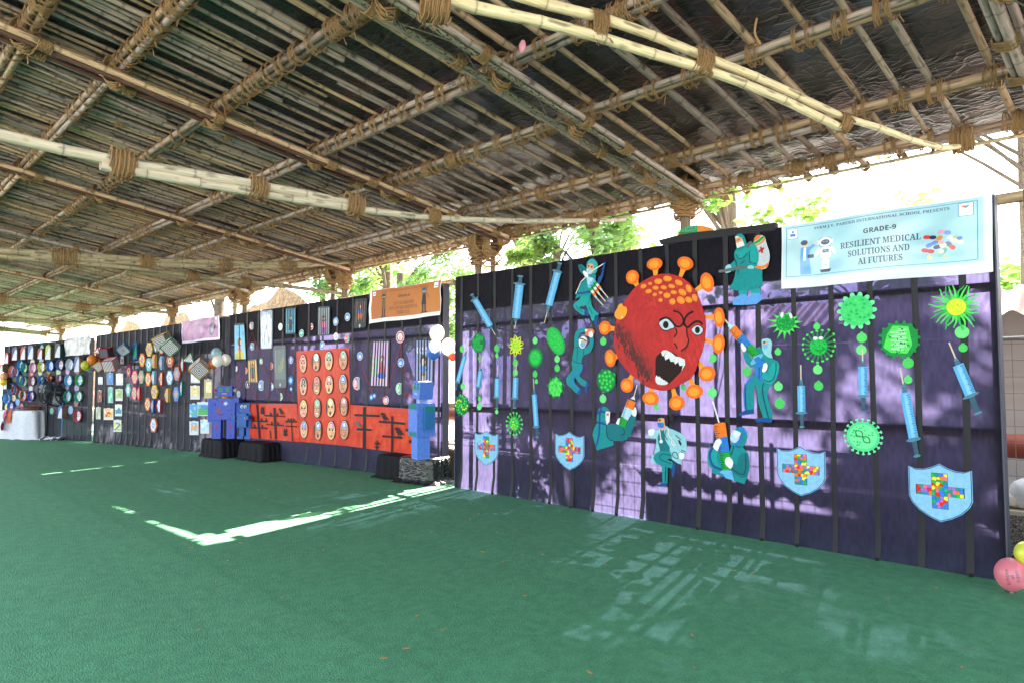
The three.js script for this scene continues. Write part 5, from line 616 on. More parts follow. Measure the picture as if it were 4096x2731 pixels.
banner(D, 'pale blue school banner reading resilient medical solutions, over the top right of the panel', [3128, 905], [3972, 776], [3976, 1086], [3128, 1156], (g, w, h) => {
  g.fillStyle = '#c3ced8'; g.fillRect(0, 0, w, h); const gr = g.createLinearGradient(0, 0, w, 0); gr.addColorStop(0, '#a4c6d2'); gr.addColorStop(0.3, '#8fbfcf'); gr.addColorStop(0.55, '#a9cad5'); gr.addColorStop(0.8, '#8abccb'); gr.addColorStop(1, '#9fc4d0'); g.fillStyle = gr; g.fillRect(8, 6, w - 44, h * 0.84);
  g.strokeStyle = '#2b7fa6'; g.lineWidth = 4; g.strokeRect(28, 22, w - 88, h * 0.77);
  fit(g, 'SVKM J.V. PAREKH INTERNATIONAL SCHOOL PRESENTS', 187, 849, 46, 'bold 26px serif', '#16305a'); fit(g, 'GRADE-9', 445, 610, 120, 'bold 42px sans-serif', '#0d1626');
  fit(g, 'RESILIENT MEDICAL', 329, 721, 196, 'bold 54px serif', '#0a1c3c'); fit(g, 'SOLUTIONS AND', 368, 670, 256, 'bold 54px serif', '#0a1c3c'); fit(g, 'AI FUTURES', 420, 636, 314, 'bold 54px serif', '#0a1c3c');
  crest(g, 38, 34, 56); g.fillStyle = '#2b62a8'; g.fillRect(50, 66, 32, 20); disc(g, 66, 54, 8, 8, '#2b62a8'); crest(g, w - 138, 28, 62); for (const [a, c] of [[-0.9, '#e0803a'], [-0.4, '#d24a4a'], [0.1, '#3f9a5a'], [0.6, '#4a7fd0']]) disc(g, w - 107 + a * 14, 50 - Math.abs(a) * 4, 4, 10, c, a); text(g, 'J.V. PAREKH', w - 107, 84, 'bold 9px sans-serif', '#2b62a8');
  // doctor and robot
  g.save(); g.translate(18, 0);
  disc(g, 118, 150, 16, 20, '#e8b89a'); disc(g, 114, 138, 20, 18, '#22305a'); g.fillStyle = '#5a9bd8'; g.beginPath(); g.moveTo(96, 172); g.lineTo(146, 172); g.lineTo(152, 360); g.lineTo(92, 360); g.fill(); g.fillStyle = '#e9f3fa'; g.fillRect(112, 174, 14, 90); g.fillStyle = '#1d2f52'; g.fillRect(136, 226, 34, 24); g.strokeStyle = '#5a9bd8'; g.lineWidth = 16; g.beginPath(); g.moveTo(140, 190); g.lineTo(172, 160); g.stroke(); disc(g, 178, 152, 8, 8, '#e8b89a');
  for (const [a, b, c2, d] of [[195, 117, 74, 66], [201, 181, 64, 86], [209, 265, 46, 72]]) { g.fillStyle = '#7f9fb8'; g.beginPath(); g.roundRect(a, b, c2, d, 22); g.fill(); } disc(g, 232, 150, 34, 30, '#f4f8fb'); disc(g, 232, 152, 24, 19, '#16264f'); g.strokeStyle = '#4fd0ff'; g.lineWidth = 3; for (const k of [-9, 9]) { g.beginPath(); g.arc(232 + k, 152, 4, 3.3, 6.1); g.stroke(); } g.fillStyle = '#f4f8fb'; g.beginPath(); g.roundRect(204, 184, 58, 80, 22); g.fill(); g.fillStyle = '#16264f'; g.fillRect(216, 200, 34, 24); g.strokeStyle = '#4fd0ff'; g.beginPath(); g.moveTo(219, 212); g.lineTo(228, 212); g.lineTo(232, 204); g.lineTo(237, 219); g.lineTo(247, 212); g.stroke(); for (const k of [-1, 1]) { disc(g, 232 + k * 44, 216, 9, 30, '#e3edf4', -k * 0.3); disc(g, 232 + k * 37, 150, 6, 14, '#d5e2ec'); } g.fillStyle = '#f4f8fb'; g.beginPath(); g.roundRect(212, 268, 40, 66, 12); g.fill(); disc(g, 232, 306, 12, 8, '#aac2d4'); g.fillStyle = '#1d2f52'; g.beginPath(); g.moveTo(200, 336); g.lineTo(264, 336); g.lineTo(256, 356); g.lineTo(208, 356); g.fill();
  g.restore(); g.translate(58, 0);
  // capsules and tablets
  const R = rng(12); for (const [x, y, a, c1, c2] of [[680, 208, 0.2, '#c22f36', '#22263f'], [745, 186, 0.3, '#d88aa0', '#5f86d6'], [715, 230, -0.9, '#d89a2c', '#b8791c'], [690, 252, -0.5, '#4f72c9', '#4f72c9'], [770, 270, 0.9, '#6a5a8c', '#c8342f'], [672, 290, 0.3, '#b82a36', '#b82a36'], [725, 268, -0.3, '#22263f', '#d8c6a4'], [735, 308, -1.0, '#7fb0a8', '#5f938c'], [800, 248, 0.5, '#d9cfae', '#d9cfae']]) { g.save(); g.translate(x + 22, y); g.rotate(a); g.fillStyle = c1; g.beginPath(); g.roundRect(-30, -12, 34, 24, 12); g.fill(); g.fillStyle = c2; g.beginPath(); g.roundRect(-2, -12, 32, 24, 12); g.fill(); g.restore(); } for (const [x, y, c] of [[790, 220, '#dce6e4'], [815, 222, '#8fae8c'], [832, 232, '#4a6fc4'], [700, 330, '#ddc98a'], [770, 338, '#a9b89a'], [752, 300, '#e6ecec'], [754, 246, '#c98ab0']]) disc(g, x, y, 12, 11, c);
}, { h: 448, w: 1024, wav: 0.014 });
// ------------------------------------------------------------ the phone panel: mural, phones, badges, threads, robots
const bil = (q, u, v) => { const L = (a, b, k) => a + (b - a) * k; return [L(L(q[0][0], q[1][0], u), L(q[3][0], q[2][0], u), v), L(L(q[0][1], q[1][1], u), L(q[3][1], q[2][1], u), v)]; };
function atlas(n, cell, draw, rows = n) { const cv = document.createElement('canvas'); cv.width = n * cell; cv.height = rows * cell; const g = cv.getContext('2d'); for (let k = 0; k < n * rows; k++) { g.save(); g.translate((k % n) * cell, Math.floor(k / n) * cell); g.beginPath(); g.rect(0, 0, cell, cell); g.clip(); draw(g, cell, k); g.restore(); } const t = new THREE.CanvasTexture(cv); t.colorSpace = THREE.SRGBColorSpace; return { t, n, rows }; }
function printed(name, p, at0, k, z, m, parent) { const g = new THREE.ShapeGeometry(new THREE.Shape(p.map(([x, y]) => new THREE.Vector2(x, y)))); g.computeBoundingBox(); const b = g.boundingBox, q = g.attributes.position, uv = g.attributes.uv, cx = k % at0.n, cy = Math.floor(k / at0.n); for (let i = 0; i < q.count; i++) { const u = 0.02 + 0.96 * (q.getX(i) - b.min.x) / (b.max.x - b.min.x), v = 0.02 + 0.96 * (q.getY(i) - b.min.y) / (b.max.y - b.min.y); uv.setXY(i, (cx + u) / at0.n, 1 - (cy + 1 - v) / at0.rows); } return mesh(name, g.translate(0, 0, z), m, parent); }
const ICON = { reel: 0, G: 1, waves: 2, bird: 3, chat: 4, bar: 5, f: 6, t: 7, phone: 8, cam: 9, P: 10, ghost: 11, M: 12, play: 13, seal: 14, plain: 15 };
const icons = atlas(4, 128, (g, s, k) => {
  const c = s / 2, bg = ['#2f7fd6', '#f4f6f8', '#28a890', '#2f8fe0', '#2f7fe0', '#d23a40', '#2f6fd0', '#1d2428', '#2fae6a', '#d2457a', '#b83a44', '#d6df2a', '#c84a4a', '#c9b23c', '#2b8a6a', '#cfe6ea'][k]; g.fillStyle = bg; g.fillRect(0, 0, s, s);
  g.strokeStyle = g.fillStyle = '#f6f9fb'; g.lineWidth = 9; g.lineCap = 'round'; const T = (ch, f, col = '#f6f9fb') => text(g, ch, c, c + 4, f, col);
  if (k === 0) { g.beginPath(); g.roundRect(34, 42, 60, 54, 10); g.fill(); g.fillStyle = bg; g.fillRect(34, 52, 60, 6); for (const x of [46, 62, 78]) { g.beginPath(); g.moveTo(x, 40); g.lineTo(x + 8, 52); g.lineTo(x + 2, 52); g.lineTo(x - 6, 40); g.fill(); } g.beginPath(); g.moveTo(56, 66); g.lineTo(76, 77); g.lineTo(56, 89); g.fill(); }
  if (k === 1) { g.lineWidth = 15; g.lineCap = 'butt'; [['#d84a3a', -2.6, -0.8], ['#e8b23a', 2.5, 3.7], ['#3aa05a', 0.9, 2.5], ['#3a76d6', 0, 0.9]].forEach(([q, a, b]) => { g.strokeStyle = q; g.beginPath(); g.arc(c, c, 32, a, b); g.stroke(); }); g.strokeStyle = '#3a76d6'; g.beginPath(); g.moveTo(c, c); g.lineTo(c + 38, c); g.stroke(); }
  if (k === 2) for (const i of [0, 1, 2]) { g.lineWidth = 9 - i; g.beginPath(); g.arc(c, c + 44 - i * 2, 66 - i * 18, -2.15, -1.0); g.stroke(); }
  if (k === 3) { g.beginPath(); g.moveTo(28, 44); g.quadraticCurveTo(44, 62, 62, 60); g.quadraticCurveTo(62, 36, 82, 38); g.lineTo(102, 42); g.lineTo(94, 56); g.quadraticCurveTo(94, 98, 52, 98); g.quadraticCurveTo(36, 98, 26, 90); g.quadraticCurveTo(42, 90, 48, 84); g.quadraticCurveTo(30, 76, 28, 44); g.fill(); }
  if (k === 4) { disc(g, c, c, 36, 34, '#f6f9fb'); g.strokeStyle = bg; g.lineWidth = 8; g.beginPath(); g.moveTo(40, 74); g.lineTo(56, 54); g.lineTo(70, 70); g.lineTo(88, 54); g.stroke(); }
  if (k === 5) g.fillRect(22, 54, 84, 18);
  if (k === 6) T('f', 'bold 104px sans-serif'); if (k === 7) T('t', 'bold 100px serif'); if (k === 10) { disc(g, c, c, 40, 40, '#f6f9fb'); T('p', 'bold 74px serif', bg); } if (k === 12) T('M', 'bold 76px sans-serif', '#e8a08a');
  if (k === 8) { g.beginPath(); g.arc(c, c, 38, 0, 7); g.stroke(); g.lineWidth = 12; g.beginPath(); g.arc(c + 16, c - 14, 32, 1.4, 3.3); g.stroke(); }
  if (k === 9) { const q = g.createLinearGradient(0, s, s, 0); q.addColorStop(0, '#e8a83a'); q.addColorStop(0.45, '#d8405a'); q.addColorStop(1, '#6a48c8'); g.fillStyle = q; g.fillRect(0, 0, s, s); g.beginPath(); g.roundRect(34, 34, 60, 60, 18); g.stroke(); g.beginPath(); g.arc(c, c, 14, 0, 7); g.stroke(); disc(g, 82, 46, 4, 4, '#f6f9fb'); }
  if (k === 11) { disc(g, c, c - 6, 22, 28, '#f6f9fb'); g.fillRect(36, c, 56, 30); }
  if (k === 13) { g.beginPath(); g.moveTo(50, 40); g.lineTo(88, 64); g.lineTo(50, 88); g.fill(); }
  if (k === 14) { g.beginPath(); g.arc(c, c, 46, 0, 7); g.stroke(); for (const i of [-1, 0, 1]) { g.beginPath(); g.moveTo(c + i * 14 - 9, 92); g.lineTo(c + i * 12, 40); g.lineTo(c + i * 14 + 9, 92); g.fill(); } }
  if (k === 15) for (let i = 0; i < 9; i++) disc(g, 20 + (i * 37) % 90, 24 + (i * 53) % 84, 9, 14, ['#5fae9a', '#7fb9d6', '#e2eef0'][i % 3]);
});
const iconMat = std({ map: icons.t, roughness: 0.5 }), foldMat = paper(0xcfd8de);
function badge(x, y, ry, kind, label, { half = 0, rim = K.white, ring = false } = {}) {
  const c = pin(C, 'round_badge', label, 'badge', x, y, { off: 0.03, group: ring ? undefined : 'round paper badges on the phone panel' }), m = Math.abs(c.loc(x, y - ry)[1]);
  const full = pairs(ell(0, 0, m, m, 0, 24)), cutp = (r) => (half ? clipHalf(pairs(ell(0, 0, r, r, 0, 24)), half, 0, r * 0.15) : pairs(ell(0, 0, r, r, 0, 24)));
  mesh('disc', slab(half ? cutp(m) : full, -0.004, 0.004), rim, c.o); printed('print', cutp(m * 0.86), icons, ICON[kind], 0.0015, iconMat, c.o);
  if (half) { const f = slab(clipHalf(pairs(ell(0, 0, m, m, 0, 24)), -half, 0, -m * 0.15), -0.002, 0.003); f.translate(-half * m * 0.15, 0, 0).rotateY(half * 1.15).translate(half * m * 0.15, 0, 0); mesh('folded_flap', f, foldMat, c.o); }
}
function gear(x, y, ry, label) { const c = pin(C, 'paper_gear', label, 'gear cut-out', x, y, { off: 0.03 }), m = Math.abs(c.loc(x, y - ry)[1]), p = []; for (let i = 0; i < 32; i++) { const a = i / 32 * 6.28, r = m * (i % 4 < 2 ? 1 : 0.78); p.push([Math.cos(a) * r, Math.sin(a) * r]); } mesh('wheel', slab(p, -0.004, 0.005), paper(0x3f86cf), c.o); mesh('centre', slab(pairs(ell(0, 0, m * 0.5)), 0.001, 0.002), paper(0xb9d6ea), c.o); }
crop(880, 1160, 3.4096);
for (const a of [[425, 490, 52, 'cam', 'half-folded gradient badge with camera outline, above the red thread apex', { half: 1 }], [820, 503, 51, 'G', 'white badge with a coloured ring letter, left of the purple figure phone'], [1108, 592, 53, 'waves', 'teal badge with three curved waves, right of the purple figure phone'], [1240, 502, 46, 'bar', 'folded red badge left of the pink shirt phone', { half: -1 }], [1575, 432, 56, 'chat', 'blue badge with a zigzag chat mark, right of the pink shirt phone'], [1735, 370, 56, 'reel', 'blue play badge near the top, left of the brown screen phone'], [1578, 634, 54, 'G', 'white badge with a coloured ring letter, above the mural top right'], [1728, 660, 54, 'bar', 'red badge with a white bar above the mural corner', { half: 1 }], [1392, 752, 54, 'bird', 'blue badge with a white bird above the middle of the mural'], [434, 768, 51, 'reel', 'blue play badge below the half-folded camera badge', { half: 1 }], [558, 968, 41, 'phone', 'small green telephone badge above the large blue play badge'], [692, 1035, 49, 'M', 'narrow red and white badge left of the grey barred phone', { half: -1 }], [965, 950, 51, 'f', 'blue badge with a white letter f, left of the mural top'], [372, 1285, 49, 't', 'black badge with a white letter t under the yellow phone'], [558, 1297, 73, 'reel', 'largest blue play badge, at the lower left of the panel', { half: 1 }], [700, 1312, 50, 'chat', 'narrow folded blue badge below the grey barred phone', { half: -1 }], [248, 1412, 48, 'plain', 'pale green patterned badge right of the big box robot head'], [822, 1450, 52, 'phone', 'pale telephone badge hanging under the grey barred phone', { half: -1 }], [215, 1068, 40, 'plain', 'folded white badge under the tilted pink shirt phone at far left', { half: -1 }], [346, 1097, 44, 'M', 'pink folded badge left of the yellow phone', { half: -1 }]]) badge(...a);
gear(962, 1228, 64, 'light blue paper gear left of the mural'); gear(966, 1345, 34, 'small blue paper gear below the larger gear left of the mural');
crop(1360, 1150, 3.2);
for (const a of [[252, 873, 54, 'reel', 'blue play badge under the brown screen phone'], [768, 633, 76, 'P', 'large pinkish badge with a round letter p under the orange banner'], [777, 957, 57, 'reel', 'blue play badge between the two right-hand phones'], [216, 1223, 84, 'cam', 'half-round purple and white folded badge right of the mural top', { half: 0.999 }], [762, 1290, 76, 'phone', 'large folded green telephone badge left of the blue box robot', { half: 1 }], [585, 1438, 56, 'cam', 'orange gradient badge with a camera outline below the lilac phone']]) badge(...a);
gear(400, 1400, 42, 'left one of two touching pale paper gears under the lilac phone'); gear(437, 1382, 38, 'right one of two touching pale paper gears under the lilac phone');
// phones
function phone(label, q, frameHex, draw, bars = 0, { round = 0.1, bez = 0.06, top = 0.05, home = false } = {}) {
  const mid = bil(q, 0.5, 0.5), c = pin(C, 'phone_cutout', label, 'phone cutout', ...mid, { off: 0.035 }), L = q.map((p) => c.loc(...p)), r = round, path = [];
  for (const [cx, cy, a0] of [[1 - r, r * 0.5, -90], [1 - r, 1 - r * 0.5, 0], [r, 1 - r * 0.5, 90], [r, r * 0.5, 180]]) for (let i = 0; i <= 4; i++) { const a = (a0 + i * 22.5) * Math.PI / 180; path.push(bil(L, cx + r * Math.cos(a), cy + r * 0.5 * Math.sin(a))); }
  mesh('case', slab(path, -0.02, 0.02), paper(frameHex, 0.4), c.o);
  const cv = document.createElement('canvas'); cv.width = 128; cv.height = 256; draw(cv.getContext('2d'), 128, 256); const t = new THREE.CanvasTexture(cv); t.colorSpace = THREE.SRGBColorSpace;
  const g = new THREE.PlaneGeometry(1, 1, 4, 4), p = g.attributes.position; for (let i = 0; i < p.count; i++) { const u = bez + (1 - 2 * bez) * (p.getX(i) + 0.5), v = top + (1 - 2 * top - (home ? 0.1 : 0)) * (0.5 - p.getY(i)), e = bil(L, u, v); p.setXYZ(i, e[0], e[1], 0.0012); } g.computeVertexNormals(); mesh('screen', g, std({ map: t, roughness: 0.45 }), c.o);
  for (let i = 0; i < bars; i++) { const u = bez + (1 - 2 * bez) * (i + 0.9) / (bars + 0.8), w = 0.03; mesh('bar', slab([bil(L, u - w, top), bil(L, u + w, top), bil(L, u + w, 1 - top - (home ? 0.1 : 0)), bil(L, u - w, 1 - top - (home ? 0.1 : 0))], 0.0014, 0.002), paper(frameHex === 0x56646a ? 0x75848a : 0x14181c), c.o); }
  mesh('speaker_slot', slab([bil(L, 0.4, 0.015), bil(L, 0.62, 0.015), bil(L, 0.62, 0.032), bil(L, 0.4, 0.032)], 0.0014, 0.001), K.grey, c.o);
  if (home) mesh('home_button', slab(pairs(ell(...bil(L, 0.5, 0.93), 0.018, 0.03, 0, 12)), 0.001, 0.002), K.white, c.o);
  for (const v of [0.2, 0.28]) mesh('side_button', slab([bil(L, -0.05, v), bil(L, 0.01, v), bil(L, 0.01, v + 0.06), bil(L, -0.05, v + 0.06)], -0.014, 0.008), K.grey, c.o);
}
const bgd = (a, b) => (g, w, h) => { const q = g.createLinearGradient(0, 0, 0, h); q.addColorStop(0, a); q.addColorStop(1, b); g.fillStyle = q; g.fillRect(0, 0, w, h); };
const doll = (g, x, y, s, hair, skin, top, leg) => { disc(g, x, y + s * 0.06, s * 0.24, s * 0.3, hair); g.fillStyle = hair; g.fillRect(x - s * 0.24, y, s * 0.48, s * 0.35); g.fillStyle = top; g.beginPath(); g.moveTo(x - s * 0.3, y + s * 0.36); g.lineTo(x + s * 0.3, y + s * 0.36); g.lineTo(x + s * 0.42, y + s * 0.85); g.lineTo(x + s * 0.25, y + s * 0.9); g.lineTo(x + s * 0.24, y + s); g.lineTo(x - s * 0.24, y + s); g.lineTo(x - s * 0.25, y + s * 0.9); g.lineTo(x - s * 0.42, y + s * 0.85); g.fill(); disc(g, x, y + s * 0.08, s * 0.16, s * 0.2, skin); disc(g, x - s * 0.06, y + s * 0.06, s * 0.025, s * 0.03, '#222'); disc(g, x + s * 0.06, y + s * 0.06, s * 0.025, s * 0.03, '#222'); g.fillStyle = leg; g.fillRect(x - s * 0.24, y + s * 0.98, s * 0.22, s * 0.6); g.fillRect(x + s * 0.02, y + s * 0.98, s * 0.22, s * 0.6); disc(g, x - s * 0.42, y + s * 0.88, s * 0.06, s * 0.07, skin); disc(g, x + s * 0.42, y + s * 0.88, s * 0.06, s * 0.07, skin); };
const scratch = (g, w, h, n, c1, c2, seed) => { const R = rng(seed); for (let i = 0; i < n; i++) { g.strokeStyle = R() < 0.5 ? c1 : c2; g.lineWidth = 1 + R() * 3; const x = R() * w, y = R() * h; g.beginPath(); g.moveTo(x, y); g.lineTo(x + (R() - 0.5) * 6, y + 30 + R() * 60); g.stroke(); } };
crop(880, 1160, 3.4096);
phone('sky blue phone with a seated pink shirt figure and clock digits, at far left', [[190, 460], [328, 452], [355, 962], [190, 966]], 0x15181c, (g, w, h) => { bgd('#3fa0c8', '#8ec8de')(g, w, h); text(g, '10:18', 74, 66, '42px sans-serif', '#0f5f9a'); disc(g, 62, 128, 24, 34, '#5a3226'); disc(g, 72, 132, 13, 18, '#d9a58a'); g.fillStyle = '#d26a94'; g.beginPath(); g.moveTo(30, 206); g.quadraticCurveTo(40, 150, 66, 160); g.lineTo(98, 206); g.fill(); disc(g, 62, 226, 50, 34, '#c2b53a'); }, 1, { bez: 0.04 });
phone('silver white scribbled blank phone near the top left of the phone panel', [[545, 288], [710, 272], [702, 796], [552, 802]], 0x9aa8bc, (g, w, h) => { g.fillStyle = '#8fa0b8'; g.fillRect(0, 0, w, h); scratch(g, w, h, 260, '#c8d3e2', '#eef2f7', 4); g.fillStyle = '#6a7688'; for (const [x, y] of [[66, 96], [18, 186], [96, 186]]) g.fillRect(x, y, 8, 30); }, 0, { bez: 0.04, top: 0.02 });
phone('teal blue phone with a dark purple dressed figure behind bars', [[893, 246], [1030, 237], [1026, 600], [890, 606]], 0x1b242a, (g, w, h) => { bgd('#2f7f9e', '#4fb0c8')(g, w, h); scratch(g, w, h, 26, '#1f5f78', '#2a6f86', 7); doll(g, 66, 92, 88, '#4a3038', '#c9b79a', '#3a2f6a', '#2c2552'); }, 5);
phone('grey phone with a pink shirt dark haired figure behind bars', [[1335, 230], [1495, 222], [1490, 620], [1330, 628]], 0x3a4650, (g, w, h) => { bgd('#8a979e', '#6f7d86')(g, w, h); doll(g, 64, 98, 96, '#2a2422', '#b97f5a', '#d46aa0', '#8a3aa0'); }, 5);
phone('large grey phone with pale bars and yellow smears left of the mural', [[722, 760], [890, 750], [900, 1326], [740, 1332]], 0x56646a, (g, w, h) => { g.fillStyle = '#6d7a78'; g.fillRect(0, 0, w, h); disc(g, 92, 130, 22, 70, '#b3a94a', 0.3); disc(g, 60, 160, 16, 40, '#a39c50', 0.4); }, 6, { bez: 0.12, top: 0.1, home: true });
phone('small yellow phone with a teal jacket figure in the lower left', [[375, 950], [495, 934], [512, 1262], [385, 1256]], 0x5a6670, (g, w, h) => { bgd('#d8a63a', '#c99a3c')(g, w, h); doll(g, 64, 62, 100, '#2a2426', '#d3a68a', '#1f6f78', '#3a4658'); }, 3);
crop(1360, 1150, 3.2);
phone('black phone with brown screen and a crouching orange trousers figure, left of the orange banner', [[186, 150], [348, 136], [326, 512], [176, 526]], 0x1f2a30, (g, w, h) => { bgd('#5a3a2c', '#43291e')(g, w, h); disc(g, 58, 66, 15, 20, '#c99a78'); g.fillStyle = '#2a5fae'; g.beginPath(); g.moveTo(24, 110); g.lineTo(60, 84); g.lineTo(92, 100); g.lineTo(104, 150); g.lineTo(30, 160); g.fill(); disc(g, 64, 178, 44, 34, '#d9642a'); g.fillStyle = '#d9642a'; g.fillRect(30, 186, 22, 30); g.fillRect(66, 186, 22, 34); g.fillStyle = '#2f8f4a'; g.fillRect(22, 214, 28, 12); g.fillRect(62, 220, 28, 12); }, 4, { bez: 0.16, top: 0.1, home: true });
phone('lilac phone with a red shirt figure, green squares and black bars', [[410, 666], [640, 660], [624, 1290], [370, 1280]], 0x16191d, (g, w, h) => { bgd('#b79ac8', '#c3a6cf')(g, w, h); g.fillStyle = '#7fc79a'; for (const y of [92, 128, 162]) g.fillRect(2, y, 50, 24); g.fillStyle = '#c8a83a'; for (const y of [92, 128, 162]) g.fillRect(2, y + 2, 12, 10); disc(g, 84, 96, 14, 22, '#7a3226'); disc(g, 82, 102, 9, 13, '#e0b8a0'); g.fillStyle = '#b3262e'; g.beginPath(); g.moveTo(66, 180); g.lineTo(72, 112); g.lineTo(94, 112); g.lineTo(106, 180); g.fill(); disc(g, 82, 196, 34, 20, '#2352b8'); g.fillStyle = '#dcb59a'; g.fillRect(70, 212, 8, 18); g.fillRect(86, 212, 8, 18); }, 5, { bez: 0.09 });
phone('violet grey phone reading 02:5 with a black haired blue shirt figure', [[960, 650], [1206, 640], [1196, 1266], [955, 1266]], 0x14171b, (g, w, h) => { bgd('#737fae', '#8290b8')(g, w, h); text(g, '02:5', 50, 56, '50px sans-serif', '#e6ecf2'); disc(g, 58, 116, 26, 34, '#1a191d'); disc(g, 56, 126, 16, 22, '#dcbcae'); g.fillStyle = '#1a191d'; g.fillRect(74, 110, 12, 66); g.fillStyle = '#3f86cf'; g.beginPath(); g.moveTo(10, 156); g.lineTo(46, 150); g.lineTo(72, 150); g.lineTo(104, 158); g.lineTo(104, 168); g.lineTo(74, 168); g.lineTo(74, 190); g.lineTo(46, 190); g.lineTo(46, 168); g.lineTo(10, 166); g.fill(); g.fillStyle = '#8a6a2a'; g.fillRect(46, 188, 28, 18); g.fillStyle = '#dcbcae'; g.fillRect(50, 206, 8, 30); g.fillRect(62, 206, 8, 30); }, 5, { bez: 0.07 });
// red threads
function thread(label, list) { const pts = list.map(([x, y]) => C.at(fx(x), fy(y), 0.034)), o = thing('red_thread', label, 'thread', C.pos(pts[0][0], pts[0][1], 0.034), C.rot); mesh('strand', merge(pts.slice(1).map((p, i) => tubeOf([V(pts[i][0] - pts[0][0], pts[i][1] - pts[0][1], 0), V((pts[i][0] + p[0]) / 2 - pts[0][0], (pts[i][1] + p[1]) / 2 - pts[0][1] - 0.006, 0.002), V(p[0] - pts[0][0], p[1] - pts[0][1], 0)], 0.0035, 5))), paper(0xb0101c), o).userData.kind = 'stuff'; }
crop(880, 1160, 3.4096);
thread('long red thread zigzagging down from the half-folded camera badge', [[350, 750], [438, 590], [570, 940], [700, 1260], [700, 960]]); thread('red thread looping between the t badge and the grey barred phone', [[370, 1230], [478, 1500], [578, 1380], [640, 1440], [700, 1370]]); thread('red thread making a steep V beside the big box robot head', [[240, 980], [248, 1355], [340, 1140]]); thread('red thread making a W under the grey barred phone', [[720, 1060], [825, 1470], [890, 1330], [972, 1465], [975, 1380]]); thread('red thread from the letter f badge past the gears to the mural', [[965, 890], [1030, 960], [1000, 1170]]);
crop(1360, 1150, 3.2);
thread('red thread slanting from a play badge down to the two touching gears', [[252, 930], [415, 1350]]); thread('red thread from the large pinkish badge down to the orange camera badge', [[778, 710], [590, 1385], [440, 1422]]); thread('red thread angling from a play badge to the blue box robot', [[778, 712], [785, 1015], [950, 1335], [800, 1360], [1010, 1425]]);
